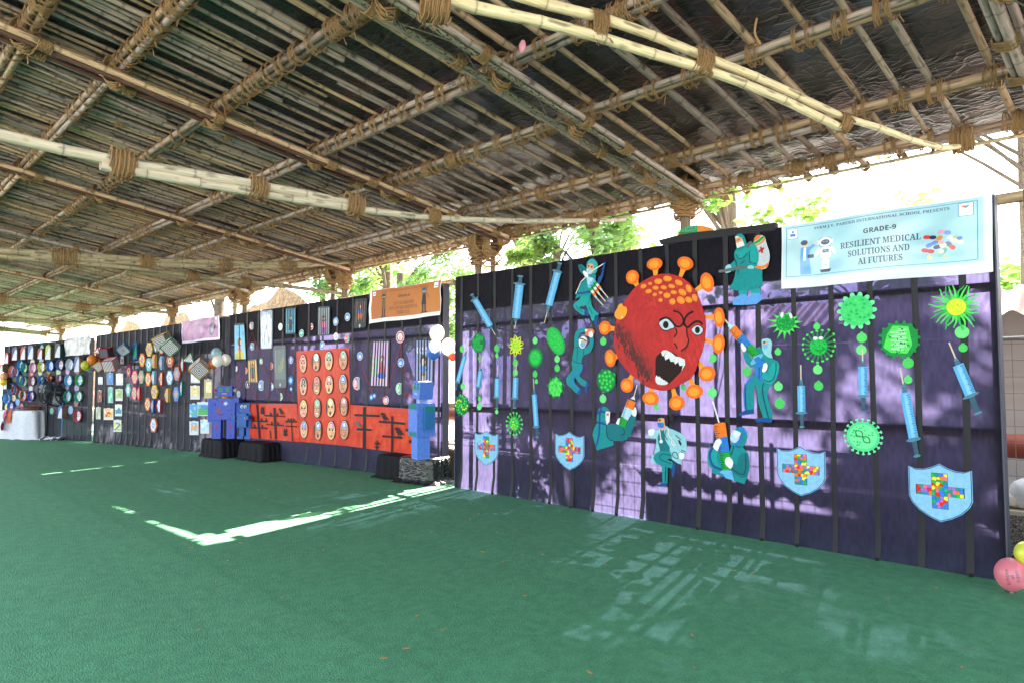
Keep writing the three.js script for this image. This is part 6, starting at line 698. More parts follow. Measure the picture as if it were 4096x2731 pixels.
// the orange mural
{
  const cv = document.createElement('canvas'); cv.width = cv.height = 512; const g = cv.getContext('2d'), R = rng(21); g.fillStyle = '#bc2c02'; g.fillRect(0, 0, 512, 512); for (let i = 0; i < 420; i++) { const x = R() * 512, y = R() * 512, l = 30 + R() * 120; g.strokeStyle = ['rgba(214,78,0,.16)', 'rgba(150,22,2,.16)', 'rgba(224,96,4,.16)', 'rgba(178,34,4,.16)'][Math.floor(R() * 4)]; g.lineWidth = 8 + R() * 26; g.beginPath(); g.moveTo(x, y); g.lineTo(x + (R() - 0.5) * 30, y + l); g.stroke(); }
  const t = new THREE.CanvasTexture(cv); t.colorSpace = THREE.SRGBColorSpace; const mm = new THREE.MeshPhysicalMaterial({ map: t, roughness: 0.5, specularIntensity: 0.5, clearcoat: 0.1, clearcoatRoughness: 0.25, side: THREE.DoubleSide });
  crop(850, 1050, 1.651); const c = pin(C, 'mural', 'T-shaped orange paper mural with sixteen oval faces, black poles and birds', 'mural', 730, 1000, { off: 0.02 });
  const sheet = (q, seed, amp) => { const L = q.map((p) => c.loc(...p)), g = new THREE.PlaneGeometry(1, 1, 40, 26), p = g.attributes.position, nn = lattice(seed, 32); for (let i = 0; i < p.count; i++) { const u = p.getX(i) + 0.5, v = 0.5 - p.getY(i), e = bil(L, u, v); p.setXYZ(i, e[0], e[1], amp * Math.sin(u * 22 + seed) * (0.5 + 0.5 * nn(u * 5, v * 3)) + amp * nn(u * 9, v * 9)); } g.computeVertexNormals(); return g; };
  mesh('paper_sheet', sheet([[552, 586], [900, 560], [913, 1210], [570, 1180]], 3, 0.005), mm, c.o); mesh('paper_sheet', sheet([[245, 930], [556, 930], [576, 1183], [245, 1156]], 5, 0.004), mm, c.o); mesh('paper_sheet', sheet([[912, 937], [1335, 966], [1317, 1264], [912, 1212]], 7, 0.005), mm, c.o);
  const Rf = rng(44), faces = atlas(4, 128, (g, s, k) => { const sk = ['#dba284', '#bd8060', '#e2ae80', '#cc9068'][(k * 7) % 4], dk = ['#5a2f22', '#3f2720', '#6a3a24'][k % 3]; g.fillStyle = sk; g.fillRect(0, 0, s, s); for (let i = 0; i < 26; i++) { g.fillStyle = i % 2 ? 'rgba(90,40,24,.16)' : 'rgba(235,190,150,.18)'; g.beginPath(); g.ellipse(Rf() * s, Rf() * s, 8 + Rf() * 20, 5 + Rf() * 12, Rf() * 3, 0, 7); g.fill(); } if (k % 4 === 1 || k === 10 || k === 11) { g.fillStyle = dk; g.fillRect(0, 0, 22, s); if (k !== 10) g.fillRect(s - 22, 0, 22, s); } for (const d of [-1, 1]) { disc(g, 64 + d * 24, 58, 13, 9, k % 3 ? '#2b1a18' : dk); if (k % 2) disc(g, 64 + d * 24, 58, 5, 4, '#e8ddd0'); g.strokeStyle = dk; g.lineWidth = 5; g.beginPath(); g.moveTo(64 + d * 40, 42 + (k % 3) * 3); g.lineTo(64 + d * 12, 48 - (k % 2) * 6); g.stroke(); } g.strokeStyle = 'rgba(80,36,24,.8)'; g.lineWidth = 4; g.beginPath(); g.moveTo(62, 58); g.lineTo(58, 78); g.lineTo(70, 80); g.stroke(); const my = 98; if ([1, 4, 6, 10, 13].includes(k)) { disc(g, 64, my + 2, 15, 13, '#2a1210'); } else if ([5, 9].includes(k)) { g.fillStyle = '#ece4da'; g.fillRect(42, my - 6, 44, 14); g.strokeRect(42, my - 6, 44, 14); } else { g.strokeStyle = '#3a1a16'; g.lineWidth = 5; g.beginPath(); if (k >= 11) g.arc(64, my - 16, 24, 0.4, 2.74); else g.arc(64, my + 20, 24, 3.6, 5.82); g.stroke(); } if (k === 0 || k === 3 || k === 2) { g.fillStyle = 'rgba(110,60,34,.6)'; g.fillRect(36, my - 16, 56, 8); } });
  const fm = std({ map: faces.t, roughness: 0.5 });
  crop(1160, 1370, 3.6467);
  const F = [[195, 303, 57, 140, 'bar', 'grey-eyed frowning oval face with a red bar badge'], [388, 283, 65, 140, 'G', 'open mouthed oval face under a coloured ring letter badge'], [572, 260, 62, 144, 'waves', 'wry oval face under a teal wave badge'], [782, 250, 65, 148, 'seal', 'angry oval face under a green seal badge'], [200, 635, 58, 137, 't', 'oval face with big teeth under a black t badge'], [395, 625, 64, 140, 'M', 'brown oval face under a red badge'], [577, 607, 62, 142, 'P', 'shouting tilted oval face under a round letter badge'], [778, 597, 68, 147, 'reel', 'wrinkled sad oval face under a blue play badge'], [202, 960, 62, 138, 'play', 'sulking oval face under a yellow badge'], [402, 955, 62, 145, 'phone', 'goggle-eyed oval face under a telephone badge'], [596, 944, 66, 146, 'ghost', 'crying oval face under a yellow ghost badge'], [792, 928, 66, 146, 'P', 'smiling long haired oval face under a round letter badge'], [210, 1262, 60, 132, 'f', 'grinning masked oval face under a letter f badge'], [416, 1275, 62, 145, 'bird', 'surprised oval face under a bird badge'], [607, 1278, 64, 142, 'cam', 'half smiling oval face under a camera badge'], [797, 1270, 68, 147, 'chat', 'toothy smiling oval face under a chat badge']];
  F.forEach(([x, y, rx, ry, ic, lb], k) => { const rot = 0, q = c.pts(ell(x, y, rx, ry, 0, 28)), o = mesh('face_oval', slab(q, 0.012, 0.003), K.black, c.o, lb); printed('face_print', c.pts(ell(x, y, rx * 0.89, ry * 0.93, 0, 28)), faces, k, 0.0162, fm, o); const by = y - ry * 0.5; mesh('badge', slab(c.pts(ell(x + 4, by, rx * 0.5, ry * 0.4, 0, 20)), 0.0163, 0.0015), K.white, o); printed('badge_print', c.pts(ell(x + 4, by, rx * 0.43, ry * 0.345, 0, 20)), icons, ICON[ic], 0.0186, iconMat, o); });
  const bk = paper(0x121316, 0.5), strip = (nm, x0, y0, x1, y1, w, parent) => { const l = Math.hypot(x1 - x0, y1 - y0), nx = -(y1 - y0) / l * w / 2, ny = (x1 - x0) / l * w / 2; return c.cut(nm, [x0 + nx, y0 + ny, x1 + nx, y1 + ny, x1 - nx, y1 - ny, x0 - nx, y0 - ny], bk, { z: parent ? 0.014 : 0.012, d: 0.002, parent: parent ?? c.o }); };
  const peg = (x, y, s, p) => c.cut('peg', [x - s * 0.5, y, x - s * 0.4, y - s * 1.6, x, y - s * 2.3, x + s * 0.4, y - s * 1.6, x + s * 0.5, y], bk, { z: 0.014, d: 0.002, parent: p });
  const crow = (x, y, w, h, flip, lb, m = bk) => c.cut('bird', pairs([-0.5, -0.28, -0.42, -0.42, -0.28, -0.5, -0.1, -0.42, 0.05, -0.2, 0.3, 0.15, 0.5, 0.42, 0.28, 0.3, 0.12, 0.3, 0.08, 0.5, 0.03, 0.5, 0.04, 0.3, -0.08, 0.3, -0.1, 0.5, -0.15, 0.5, -0.14, 0.28, -0.28, 0.05, -0.34, -0.2]).flatMap(([u, v]) => [x + u * w * flip, y + v * h]), m, { z: 0.012, d: 0.003, label: lb });
  crop(820, 1500, 3.9205);
  let p = strip('utility_pole', 820, 452, 858, 988, 30); strip('crossbar', 745, 712, 985, 722, 24, p); strip('crossbar', 730, 820, 985, 828, 24, p); for (const [x, y] of [[768, 700], [890, 706], [960, 710], [785, 810], [902, 814]]) peg(x, y, 20, p);
  p = strip('utility_pole', 1088, 505, 1114, 1002, 30); strip('crossbar', 938, 628, 1252, 644, 24, p); strip('crossbar', 968, 768, 1234, 786, 22, p); for (const [x, y] of [[1035, 624], [1140, 630], [1052, 764], [1146, 772]]) peg(x, y, 20, p);
  p = strip('utility_pole', 1355, 690, 1376, 1030, 14); strip('crossbar', 1268, 722, 1446, 728, 24, p); strip('crossbar', 1268, 794, 1446, 804, 22, p); for (const [x, y] of [[1308, 714], [1352, 714], [1396, 716]]) peg(x, y, 20, p);
  strip('utility_pole', 1022, 865, 1040, 996, 12);
  for (const [x, y] of [[900, 548], [1260, 892]]) c.cut('bird', pairs([-0.1, -0.5, 0.02, -0.28, 0.22, -0.34, 0.3, -0.5, 0.34, -0.2, 0.2, 0, 0.36, 0.3, 0.2, 0.5, -0.16, 0.4, -0.36, 0.3, -0.2, 0.1, -0.26, -0.1]).flatMap(([u, v]) => [x + u * 90, y + v * 132]), bk, { z: 0.012, d: 0.003, label: y < 700 ? 'upside-down black bird high on the left wing of the mural' : 'upside-down black bird low on the left wing of the mural' });
  crow(1205, 565, 95, 110, 1, 'black crow on the top crossbar of the left wing');
  crop(1440, 1480, 3.0143);
  p = strip('utility_pole', 58, 440, 52, 942, 32); strip('crossbar', -60, 536, 230, 550, 27, p); strip('crossbar', -32, 708, 140, 716, 25, p);
  p = strip('utility_pole', 391, 550, 390, 987, 22); strip('crossbar', 235, 616, 548, 642, 27, p); strip('crossbar', 275, 792, 512, 812, 25, p);
  p = strip('utility_pole', 212, 845, 204, 957, 14); strip('crossbar', 183, 879, 247, 885, 18, p); strip('crossbar', 185, 924, 235, 928, 16, p);
  strip('crossbar', 555, 718, 645, 726, 30); strip('crossbar', 597, 855, 645, 862, 38);
  crow(305, 562, 110, 108, 1, 'black crow on the top crossbar of the right wing'); crow(482, 740, 130, 112, 1, 'larger black crow on the lower crossbar at right'); crow(-8, 650, 96, 76, 1, 'grey pigeon right of the face block', paper(0x5c6470));
}
banner(C, 'orange school banner reading eco-warriors and environmental threats', [1479, 1166], [1768, 1121], [1761, 1262], [1477, 1295], (g, w, h) => {
  g.fillStyle = '#dfe6ee'; g.fillRect(0, 0, w, h); const gr = g.createLinearGradient(0, 0, w, h); gr.addColorStop(0, '#a8602a'); gr.addColorStop(0.5, '#b0692c'); gr.addColorStop(1, '#b9742c'); g.fillStyle = gr; g.fillRect(34, 4, w - 42, h * 0.88); g.strokeStyle = '#c4561c'; g.lineWidth = 5; g.strokeRect(40, 10, w - 54, h * 0.86);
  fit(g, 'SVKM J.V. PAREKH INTERNATIONAL SCHOOL PRESENTS', 183, 849, 40, '28px serif', '#2c1a10'); fit(g, 'GRADE-8', 433, 599, 126, 'bold 46px sans-serif', '#15110e'); fit(g, 'ECO-WARRIORS', 366, 661, 222, '58px serif', '#2a1812'); fit(g, 'AND ENVIRONMENTAL', 296, 717, 286, '58px serif', '#2a1812'); fit(g, 'THREATS', 423, 602, 352, '58px serif', '#2a1812');
  crest(g, 52, 24, 46); g.fillStyle = '#2b62a8'; g.fillRect(60, 44, 30, 18); crest(g, w - 100, 20, 62); g.fillStyle = '#2b62a8'; g.fillRect(w - 92, 66, 46, 10);
  // two wiry cartoon youths
  for (const [x, a, b] of [[220, '#3a3a26', '#6a4a1c'], [800, '#2f5674', '#17171a']]) { disc(g, x, 110, 34, 40, a); for (const k of [-1, 1]) { disc(g, x + k * 13, 118, 10, 8, '#cfc9a8'); disc(g, x + k * 13, 118, 4, 4, '#111'); } g.fillStyle = b; g.beginPath(); g.moveTo(x - 20, 150); g.lineTo(x + 20, 150); g.lineTo(x + 34, 290); g.lineTo(x - 34, 290); g.fill(); g.fillStyle = '#1d1c1e'; g.fillRect(x - 26, 286, 22, 104); g.fillRect(x + 6, 286, 22, 104); g.fillRect(x - 40, 384, 38, 18); g.fillRect(x + 4, 384, 40, 18); g.strokeStyle = '#2a2422'; g.lineWidth = 6; g.beginPath(); if (x < 400) { g.moveTo(x - 14, 76); g.lineTo(x - 36, 40); g.moveTo(x + 14, 76); g.lineTo(x + 42, 52); } else { g.moveTo(x + 20, 150); g.quadraticCurveTo(x + 60, 160, x + 54, 210); for (let i = -2; i < 3; i++) { g.moveTo(x + i * 14, 80); g.lineTo(x + i * 18, 58); } } g.stroke(); }
}, { w: 1024, h: 460, seed: 6, wav: 0.014, rough: 0.6, coat: 0 });
// black draped plinths and box robots
const drapeMat = new THREE.MeshPhysicalMaterial({ color: new THREE.Color().setRGB(0.007, 0.008, 0.011), roughness: 0.75, specularIntensity: 0.3, side: THREE.DoubleSide }), plasticMat = std({ color: new THREE.Color().setRGB(0.012, 0.014, 0.016), roughness: 0.26, side: THREE.DoubleSide, bumpMap: rep(tarpBump, 0.5), bumpScale: 0.006 });
function drape(w, d, h, m, R, puddle = 0.1, folds = 17) {
  const N = 96, rows = [[0.001, h], [0.55, h + 0.004], [0.94, h + 0.002], [1, h - 0.018], [1.02, h * 0.8], [1.035, h * 0.5], [1.05, h * 0.22], [1.07, 0.05], [1.09 + puddle, 0.014], [1.12 + puddle * 1.6, 0.002]], pos = [], uv = [], idx = [], ph = R() * 6, A = lattice(Math.floor(R() * 999), 64);
  rows.forEach(([k, y], j) => { for (let i = 0; i <= N; i++) { const a = i / N * 6.2832, c = Math.cos(a), s = Math.sin(a), e = Math.pow(Math.pow(Math.abs(c), 9) + Math.pow(Math.abs(s), 9), -1 / 9), f = j > 3 ? 1 + (0.022 + 0.035 * (1 - y / h)) * Math.sin(a * folds + ph + 1.6 * A(a * 3, j * 0.7)) * (0.4 + 0.9 * A(a * 5 + 9, 2)) : 1, sag = j < 3 ? 0 : 0; pos.push(c * e * w / 2 * k * f, y + sag + (j > 7 ? 0.018 * A(a * 9, j) : 0), s * e * d / 2 * k * f); uv.push(a * 0.5, j * 0.15); } });
  for (let j = 0; j < rows.length - 1; j++) for (let i = 0; i < N; i++) { const a = j * (N + 1) + i, b = a + N + 1; idx.push(a, a + 1, b, b, a + 1, b + 1); }
  const g = new THREE.BufferGeometry(); g.setAttribute('position', new THREE.Float32BufferAttribute(pos, 3)); g.setAttribute('uv', new THREE.Float32BufferAttribute(uv, 2)); g.setIndex(idx); g.computeVertexNormals(); return g;
}
{
  const R = rng(61), pl = (label, px, py, w, d, h, m, pud, rot) => { const p = onFloor(px, py), o = thing('draped_plinth', label, 'plinth', p, rot); mesh('cloth', drape(w, d, h, m, R, pud), m, o); mesh('box', box(w * 0.93, h - 0.02, d * 0.93, 0, (h - 0.02) / 2, 0), woodMat, o); return o; };
  pl('black cloth draped plinth under the big box robot', 888, 1824, 0.8, 0.5, 0.35, drapeMat, 0.03, C.rot); pl('black cloth draped plinth right of the big box robot', 1048, 1838, 0.82, 0.5, 0.34, drapeMat, 0.05, C.rot);
  pl('shiny black plastic draped plinth under the right-hand box robot', 1700, 1925, 0.62, 0.5, 0.38, plasticMat, 0.16, C.rot + 0.1); pl('crumpled black cloth heap between the right-hand plinth and the mural', 1600, 1912, 0.72, 0.34, 0.36, drapeMat, 0.12, C.rot);
  const blueTex = (a, b, prints) => { const cv = document.createElement('canvas'); cv.width = cv.height = 256; const g = cv.getContext('2d'); g.fillStyle = a; g.fillRect(0, 0, 256, 256); for (let i = 0; i < 240; i++) { g.strokeStyle = i % 2 ? b : 'rgba(20,40,120,.12)'; g.lineWidth = 5 + R() * 12; const x = R() * 256, y = R() * 256; g.beginPath(); g.moveTo(x, y); g.lineTo(x + (R() - 0.5) * 50, y + (R() - 0.5) * 50); g.stroke(); } prints?.(g); const t = new THREE.CanvasTexture(cv); t.colorSpace = THREE.SRGBColorSpace; return std({ map: t, roughness: 0.6 }); };
  const hand = (g, x, y, s, col, r = 0) => { g.save(); g.translate(x, y); g.rotate(r); disc(g, 0, 0, s * 0.5, s * 0.45, col); for (let i = 0; i < 4; i++) { g.save(); g.rotate(-0.5 + i * 0.32); g.fillStyle = col; g.fillRect(-s * 0.09, -s * 1.25, s * 0.18, s * 0.75); g.restore(); } g.save(); g.rotate(1.25); g.fillRect(-s * 0.1, -s * 0.95, s * 0.2, s * 0.5); g.restore(); g.restore(); };
  const b1 = blueTex('#3a52b4', 'rgba(84,110,205,.14)'), b1p = blueTex('#3d55b8', 'rgba(84,110,205,.14)', (g) => { hand(g, 84, 150, 30, '#a02438', -1.1); g.fillStyle = '#c6d2e6'; g.beginPath(); for (let i = 0; i < 16; i++) { const r = i % 2 ? 12 : 36, a = i / 16 * 6.28; g.lineTo(150 + r * Math.cos(a), 62 + r * Math.sin(a)); } g.fill(); for (let i = 0; i < 26; i++) disc(g, R() * 256, R() * 256, 4 + R() * 6, 7 + R() * 9, ['#1f7a4a', '#22264a', '#a02438'][i % 3], R() * 3); }), b1l = blueTex('#3d55b8', 'rgba(84,110,205,.14)', (g) => { hand(g, 120, 110, 48, '#a02438'); hand(g, 140, 218, 24, '#22264a', 0.4); });
  const b2 = blueTex('#1f559c', 'rgba(50,110,190,.16)'), b3 = blueTex('#4a74cc', 'rgba(110,150,230,.16)'), teal = paper(0x1d7f7c);
  const RB = (w, h, d, x, y, z) => box(w, h, d, x, y, z);
  // big robot
  { const o = thing('box_robot', 'big blue box robot with green eyes and red handprints, left of the mural', 'box robot', onFloor(897, 1752, 0.36), 0.95);
    for (const s of [-1, 1]) { const l = mesh('leg', RB(0.155, 0.37, 0.2, s * 0.13, 0.186, 0), b1, o); mesh('handprint_front', new THREE.PlaneGeometry(0.15, 0.36).translate(s * 0.13, 0.186, 0.1015), b1l, l); }
    const t = mesh('torso', RB(0.42, 0.42, 0.26, 0, 0.585, 0), b1, o); mesh('painted_front', new THREE.PlaneGeometry(0.41, 0.41).translate(0, 0.585, 0.1315), b1p, t);
    mesh('arm', RB(0.09, 0.46, 0.16, -0.258, 0.56, 0), b1, o); mesh('arm', RB(0.09, 0.46, 0.16, 0.258, 0.56, 0.0), b1, o); mesh('raised_forearm', RB(0.1, 0.1, 0.24, 0.262, 0.76, 0.16), b1, o);
    mesh('neck', new THREE.CylinderGeometry(0.07, 0.07, 0.04, 16).translate(0, 0.815, 0), paper(0xc98a2c), o); const h = mesh('head', RB(0.29, 0.2, 0.2, 0, 0.935, 0), b1, o);
    for (const s of [-1, 1]) { const e = mesh('eye', new THREE.CylinderGeometry(0.033, 0.033, 0.012, 18).rotateX(Math.PI / 2).translate(s * 0.068, 0.962, 0.106), paper(0x57b53a), h); mesh('pupil', new THREE.CylinderGeometry(0.015, 0.015, 0.004, 12).rotateX(Math.PI / 2).translate(s * 0.068, 0.962, 0.114), paper(0x1c6a2a), h); mesh('ear_cup', new THREE.CylinderGeometry(0.03, 0.036, 0.055, 14).rotateZ(Math.PI / 2).translate(s * 0.172, 0.95, 0), s > 0 ? K.white : K.red, h); }
    mesh('mouth', RB(0.09, 0.02, 0.006, 0, 0.883, 0.103), paper(0xb9a0a8), h); }
  // small robot
  { const o = thing('box_robot', 'small dark blue box robot with googly eyes, between the big robot and the mural', 'box robot', onFloor(985, 1753, 0.355), 0.62);
    for (const s of [-1, 1]) mesh('foot', RB(0.13, 0.06, 0.17, s * 0.08, 0.031, 0.02), b2, o); for (const s of [-1, 1]) mesh('leg', RB(0.1, 0.16, 0.12, s * 0.075, 0.142, 0), b2, o);
    const t = mesh('torso', RB(0.3, 0.3, 0.22, 0, 0.373, 0), b2, o); mesh('chest_box', RB(0.2, 0.26, 0.07, -0.01, 0.373, 0.146), b2, t); mesh('arm', RB(0.07, 0.07, 0.2, 0.15, 0.43, 0.17), b2, o); mesh('arm', RB(0.07, 0.07, 0.16, -0.17, 0.42, 0.12), b2, o);
    const h = mesh('head', RB(0.21, 0.18, 0.18, 0, 0.614, 0), b2, o); for (const s of [-1, 1]) { mesh('eye', new THREE.CylinderGeometry(0.03, 0.03, 0.012, 16).rotateX(Math.PI / 2).translate(s * 0.035 - 0.02, 0.635, 0.096), K.white, h); mesh('pupil', new THREE.CylinderGeometry(0.014, 0.014, 0.004, 12).rotateX(Math.PI / 2).translate(s * 0.035 - 0.016, 0.63, 0.1045), K.hair, h); }
    mesh('paper_wing', slab([[0, 0], [0.06, 0.05], [0.1, 0.02], [0.05, -0.04]], 0.22, 0.004).translate(0.06, 0.42, 0), paper(0x9aa6b4), o); }
  // right-hand robot
  { const o = thing('box_robot', 'tall light blue box robot with a frowning face, beside the gap right of the mural', 'box robot', onFloor(1682, 1834, 0.39), C.rot - 0.3);
    mesh('legs', RB(0.18, 0.33, 0.2, 0, 0.166, 0), b3, o); const t = mesh('torso', RB(0.27, 0.46, 0.29, 0.03, 0.561, 0), b3, o); mesh('side_box', RB(0.07, 0.32, 0.15, 0.2, 0.59, -0.02), paper(0x2d6fa8), t); mesh('teal_drip', RB(0.006, 0.07, 0.15, 0.238, 0.72, -0.02), teal, t); mesh('teal_drip', RB(0.23, 0.08, 0.004, 0.03, 0.75, 0.148), teal, t); mesh('teal_hem', RB(0.23, 0.06, 0.004, 0.03, 0.362, 0.148), teal, t);
    mesh('neck', RB(0.11, 0.07, 0.12, 0.03, 0.826, 0), paper(0x8fa9d8), o); const h = mesh('head', box(0.2, 0.25, 0.22), b3, o); h.position.set(0.06, 0.985, 0.0); h.rotation.z = -0.12; h.rotation.y = 0.05;
    for (const s of [-1, 1]) { mesh('eye', new THREE.CylinderGeometry(0.026, 0.026, 0.006, 16).scale(1, 1, 1.5).rotateX(Math.PI / 2).translate(s * 0.045, 0.035, 0.113), paper(0x3a9a4a), h); mesh('pupil', new THREE.CylinderGeometry(0.012, 0.012, 0.003, 10).rotateX(Math.PI / 2).translate(s * 0.045, 0.035, 0.118), paper(0x1c5a2a), h); mesh('brow', box(0.05, 0.01, 0.004).rotateZ(s * 0.4).translate(s * 0.045, 0.09, 0.112), K.hair, h); }
    mesh('mouth', slab([[-0.04, -0.075], [-0.025, -0.045], [0.025, -0.045], [0.04, -0.075], [0, -0.06]], 0.11, 0.004), paper(0xb9c0c8), h); }
}
// ------------------------------------------------------------ the mandala panel and the dish panel
const mand = atlas(4, 128, (g, s, k) => {
  const P = [['#d8b23a', '#7a2a5a', '#d46a3a', '#2f6fae'], ['#d46a3a', '#2f8f8a', '#e6d04a', '#6a3aa0'], ['#3fae8a', '#cfe6e0', '#d46a9a', '#3f7fd0'], ['#c23a30', '#e6b23a', '#2f6fd0', '#3f9a4a'], ['#8fb9dc', '#dfe9f2', '#d47a9a', '#4f8fd0'], ['#d46a8a', '#3a3a8a', '#d8b23a', '#3f9a7a'], ['#8a2a2a', '#d8cf4a', '#c2508a', '#4f2a5a'], ['#3a5aa8', '#d8a23a', '#b03a8a', '#3fa07a']][k % 8], R = rng(k + 60);
  g.fillStyle = P[0]; g.fillRect(0, 0, s, s); for (let r = 5; r > 0; r--) { const n = 6; g.fillStyle = P[(r + k) % 4]; g.beginPath(); for (let i = 0; i < n * 2; i++) { const a = i / n * Math.PI + (r % 2) * 0.26, q = (i % 2 ? 0.72 : 1) * r * 12; g.lineTo(64 + q * Math.cos(a), 64 + q * Math.sin(a)); } g.fill(); for (let i = 0; i < n; i++) disc(g, 64 + r * 10 * Math.cos(i / n * 6.28 + r), 64 + r * 10 * Math.sin(i / n * 6.28 + r), 3.5, 3.5, P[(r + 2) % 4]); } disc(g, 64, 64, 7, 7, P[(k + 1) % 4]);
});
const mandM = std({ map: mand.t, roughness: 0.45 }), hexRim = { cream: paper(0xcbb06a), orange: paper(0xc96a3c), mint: paper(0x5fb39a), yellow: paper(0xc9a63a), red: paper(0xa8262a), sky: paper(0x7fa8cc), pink: paper(0xc25a7c), green: paper(0x3f9a6a), navy: paper(0x24479a), blue: paper(0x4f7fc0), teal: paper(0x17706f), magenta: paper(0x9a2f66) };
function hexagon(x, y, hw, hh, rim, k, label, fold = 0) {
  const c = pin(B, 'hexagonal_mandala', label, 'hexagonal mandala', x, y, { off: 0.05 }), H = [[0.45, -1], [1, -0.05], [0.45, 1], [-0.45, 1], [-1, -0.05], [-0.45, -1]];
  let full = c.pts(H.flatMap(([u, v]) => [x + u * hw, y + v * hh])), inner = c.pts(H.flatMap(([u, v]) => [x + u * hw * 0.74, y + v * hh * 0.84]));
  if (fold) { const w = 0.12 * hw * 0.003 * 0; full = clipHalf(full, fold, 0, 0.01); inner = clipHalf(inner, fold, 0, 0.008); }
  mesh('rim', slab(full, -0.03, 0.03), hexRim[rim], c.o); printed('mandala_print', inner, mand, k % 16, 0.0015, mandM, c.o);
  if (fold) { const f = slab(clipHalf(c.pts(H.flatMap(([u, v]) => [x + u * hw, y + v * hh])), -fold, 0, -0.01), -0.004, 0.004); f.rotateY(fold * 1.25); mesh('folded_half', f, hexRim[rim], c.o); }
}
crop(340, 1280, 2.7033);
const hexes = [[688, 318, 38, 72, 'cream', 0, 'cream-rimmed hexagonal mandala, topmost of the cluster'], [764, 280, 28, 64, 'sky', 4, 'pale blue hexagonal mandala tucked behind the checkered cube', 1], [822, 332, 30, 34, 'red', 3, 'red hexagonal mandala peeping from under the green-edged cube'], [612, 430, 37, 72, 'orange', 1, 'orange-rimmed hexagonal mandala, leftmost in the second row'], [685, 478, 38, 71, 'mint', 2, 'mint hexagonal mandala with a pale centre in the second row'], [746, 443, 38, 73, 'yellow', 3, 'red and yellow folded hexagonal mandala in the second row', 1], [826, 461, 34, 73, 'sky', 7, 'blue folded hexagonal mandala left of the dark red one', 1], [913, 440, 40, 65, 'orange', 6, 'dark red hexagonal mandala with yellow dots under the green-edged cube'], [1054, 480, 30, 74, 'red', 2, 'red-rimmed green folded mandala left of the checkered pyramid', 1], [467, 545, 32, 68, 'magenta', 6, 'magenta-rimmed hexagonal mandala, leftmost of the third row'], [532, 613, 38, 72, 'pink', 5, 'pink-rimmed navy hexagonal mandala in the third row'], [602, 612, 33, 70, 'mint', 11, 'pale green-rimmed hexagonal mandala in the third row'], [677, 637, 36, 72, 'orange', 9, 'orange-rimmed hexagonal mandala, left of the folded blue one in the third row'], [742, 620, 34, 73, 'sky', 2, 'light blue folded hexagonal mandala in the middle of the cluster', 1], [826, 634, 40, 73, 'red', 8, 'red-rimmed dark hexagonal mandala in the third row', 1], [909, 620, 38, 76, 'sky', 12, 'pale blue hexagonal mandala in the third row'], [987, 578, 39, 73, 'orange', 7, 'orange-rimmed hexagonal mandala, rightmost of the third row'], [462, 754, 30, 67, 'mint', 10, 'pale green hexagonal mandala, leftmost of the fourth row'], [528, 790, 32, 71, 'pink', 13, 'pink-rimmed hexagonal mandala touching the red folded one'], [582, 793, 36, 71, 'red', 3, 'red folded hexagonal mandala in the fourth row', 1], [745, 773, 38, 73, 'yellow', 0, 'yellow-rimmed hexagonal mandala at the centre of the fourth row'], [890, 811, 36, 75, 'yellow', 5, 'yellow and pink folded hexagonal mandala, right of centre', 1], [980, 798, 37, 77, 'blue', 15, 'blue-rimmed violet hexagonal mandala at lower right'], [1040, 738, 22, 78, 'teal', 2, 'narrow teal folded mandala at the right edge of the cluster', 1], [672, 907, 34, 69, 'orange', 9, 'orange-rimmed violet mandala, left in the fifth row'], [732, 926, 36, 72, 'navy', 7, 'navy folded mandala in the fifth row', 1], [805, 926, 40, 74, 'red', 4, 'red-rimmed lilac mandala in the fifth row', 1], [735, 1134, 40, 75, 'orange', 12, 'orange-rimmed mandala hanging alone at the bottom']];
for (const h of hexes) hexagon(...h);
{ const c = pin(B, 'painted_strip', 'tall blue green painted card left of the topmost mandala', 'painted card', 532, 337, { off: 0.06 }); c.cut('card', [508, 252, 556, 248, 556, 424, 512, 426], paper(0x1f5f9a), { z: -0.04, d: 0.04 }); c.cut('green_shape', [520, 400, 530, 330, 540, 290, 552, 280, 552, 400], paper(0x3f9a5a), { z: 0, n: 1 }); }
{ const c = pin(B, 'paper_pennant', 'small pale paper pennant under the blue-edged cube', 'paper pennant', 398, 430); c.cut('sheet', [385, 385, 412, 385, 418, 474, 376, 474], paper(0xb9c6d2)); c.cut('painted_band', [390, 410, 408, 410, 412, 450, 386, 450], paper(0xb06a5a), { z: 0.003, d: 0.001 }); }
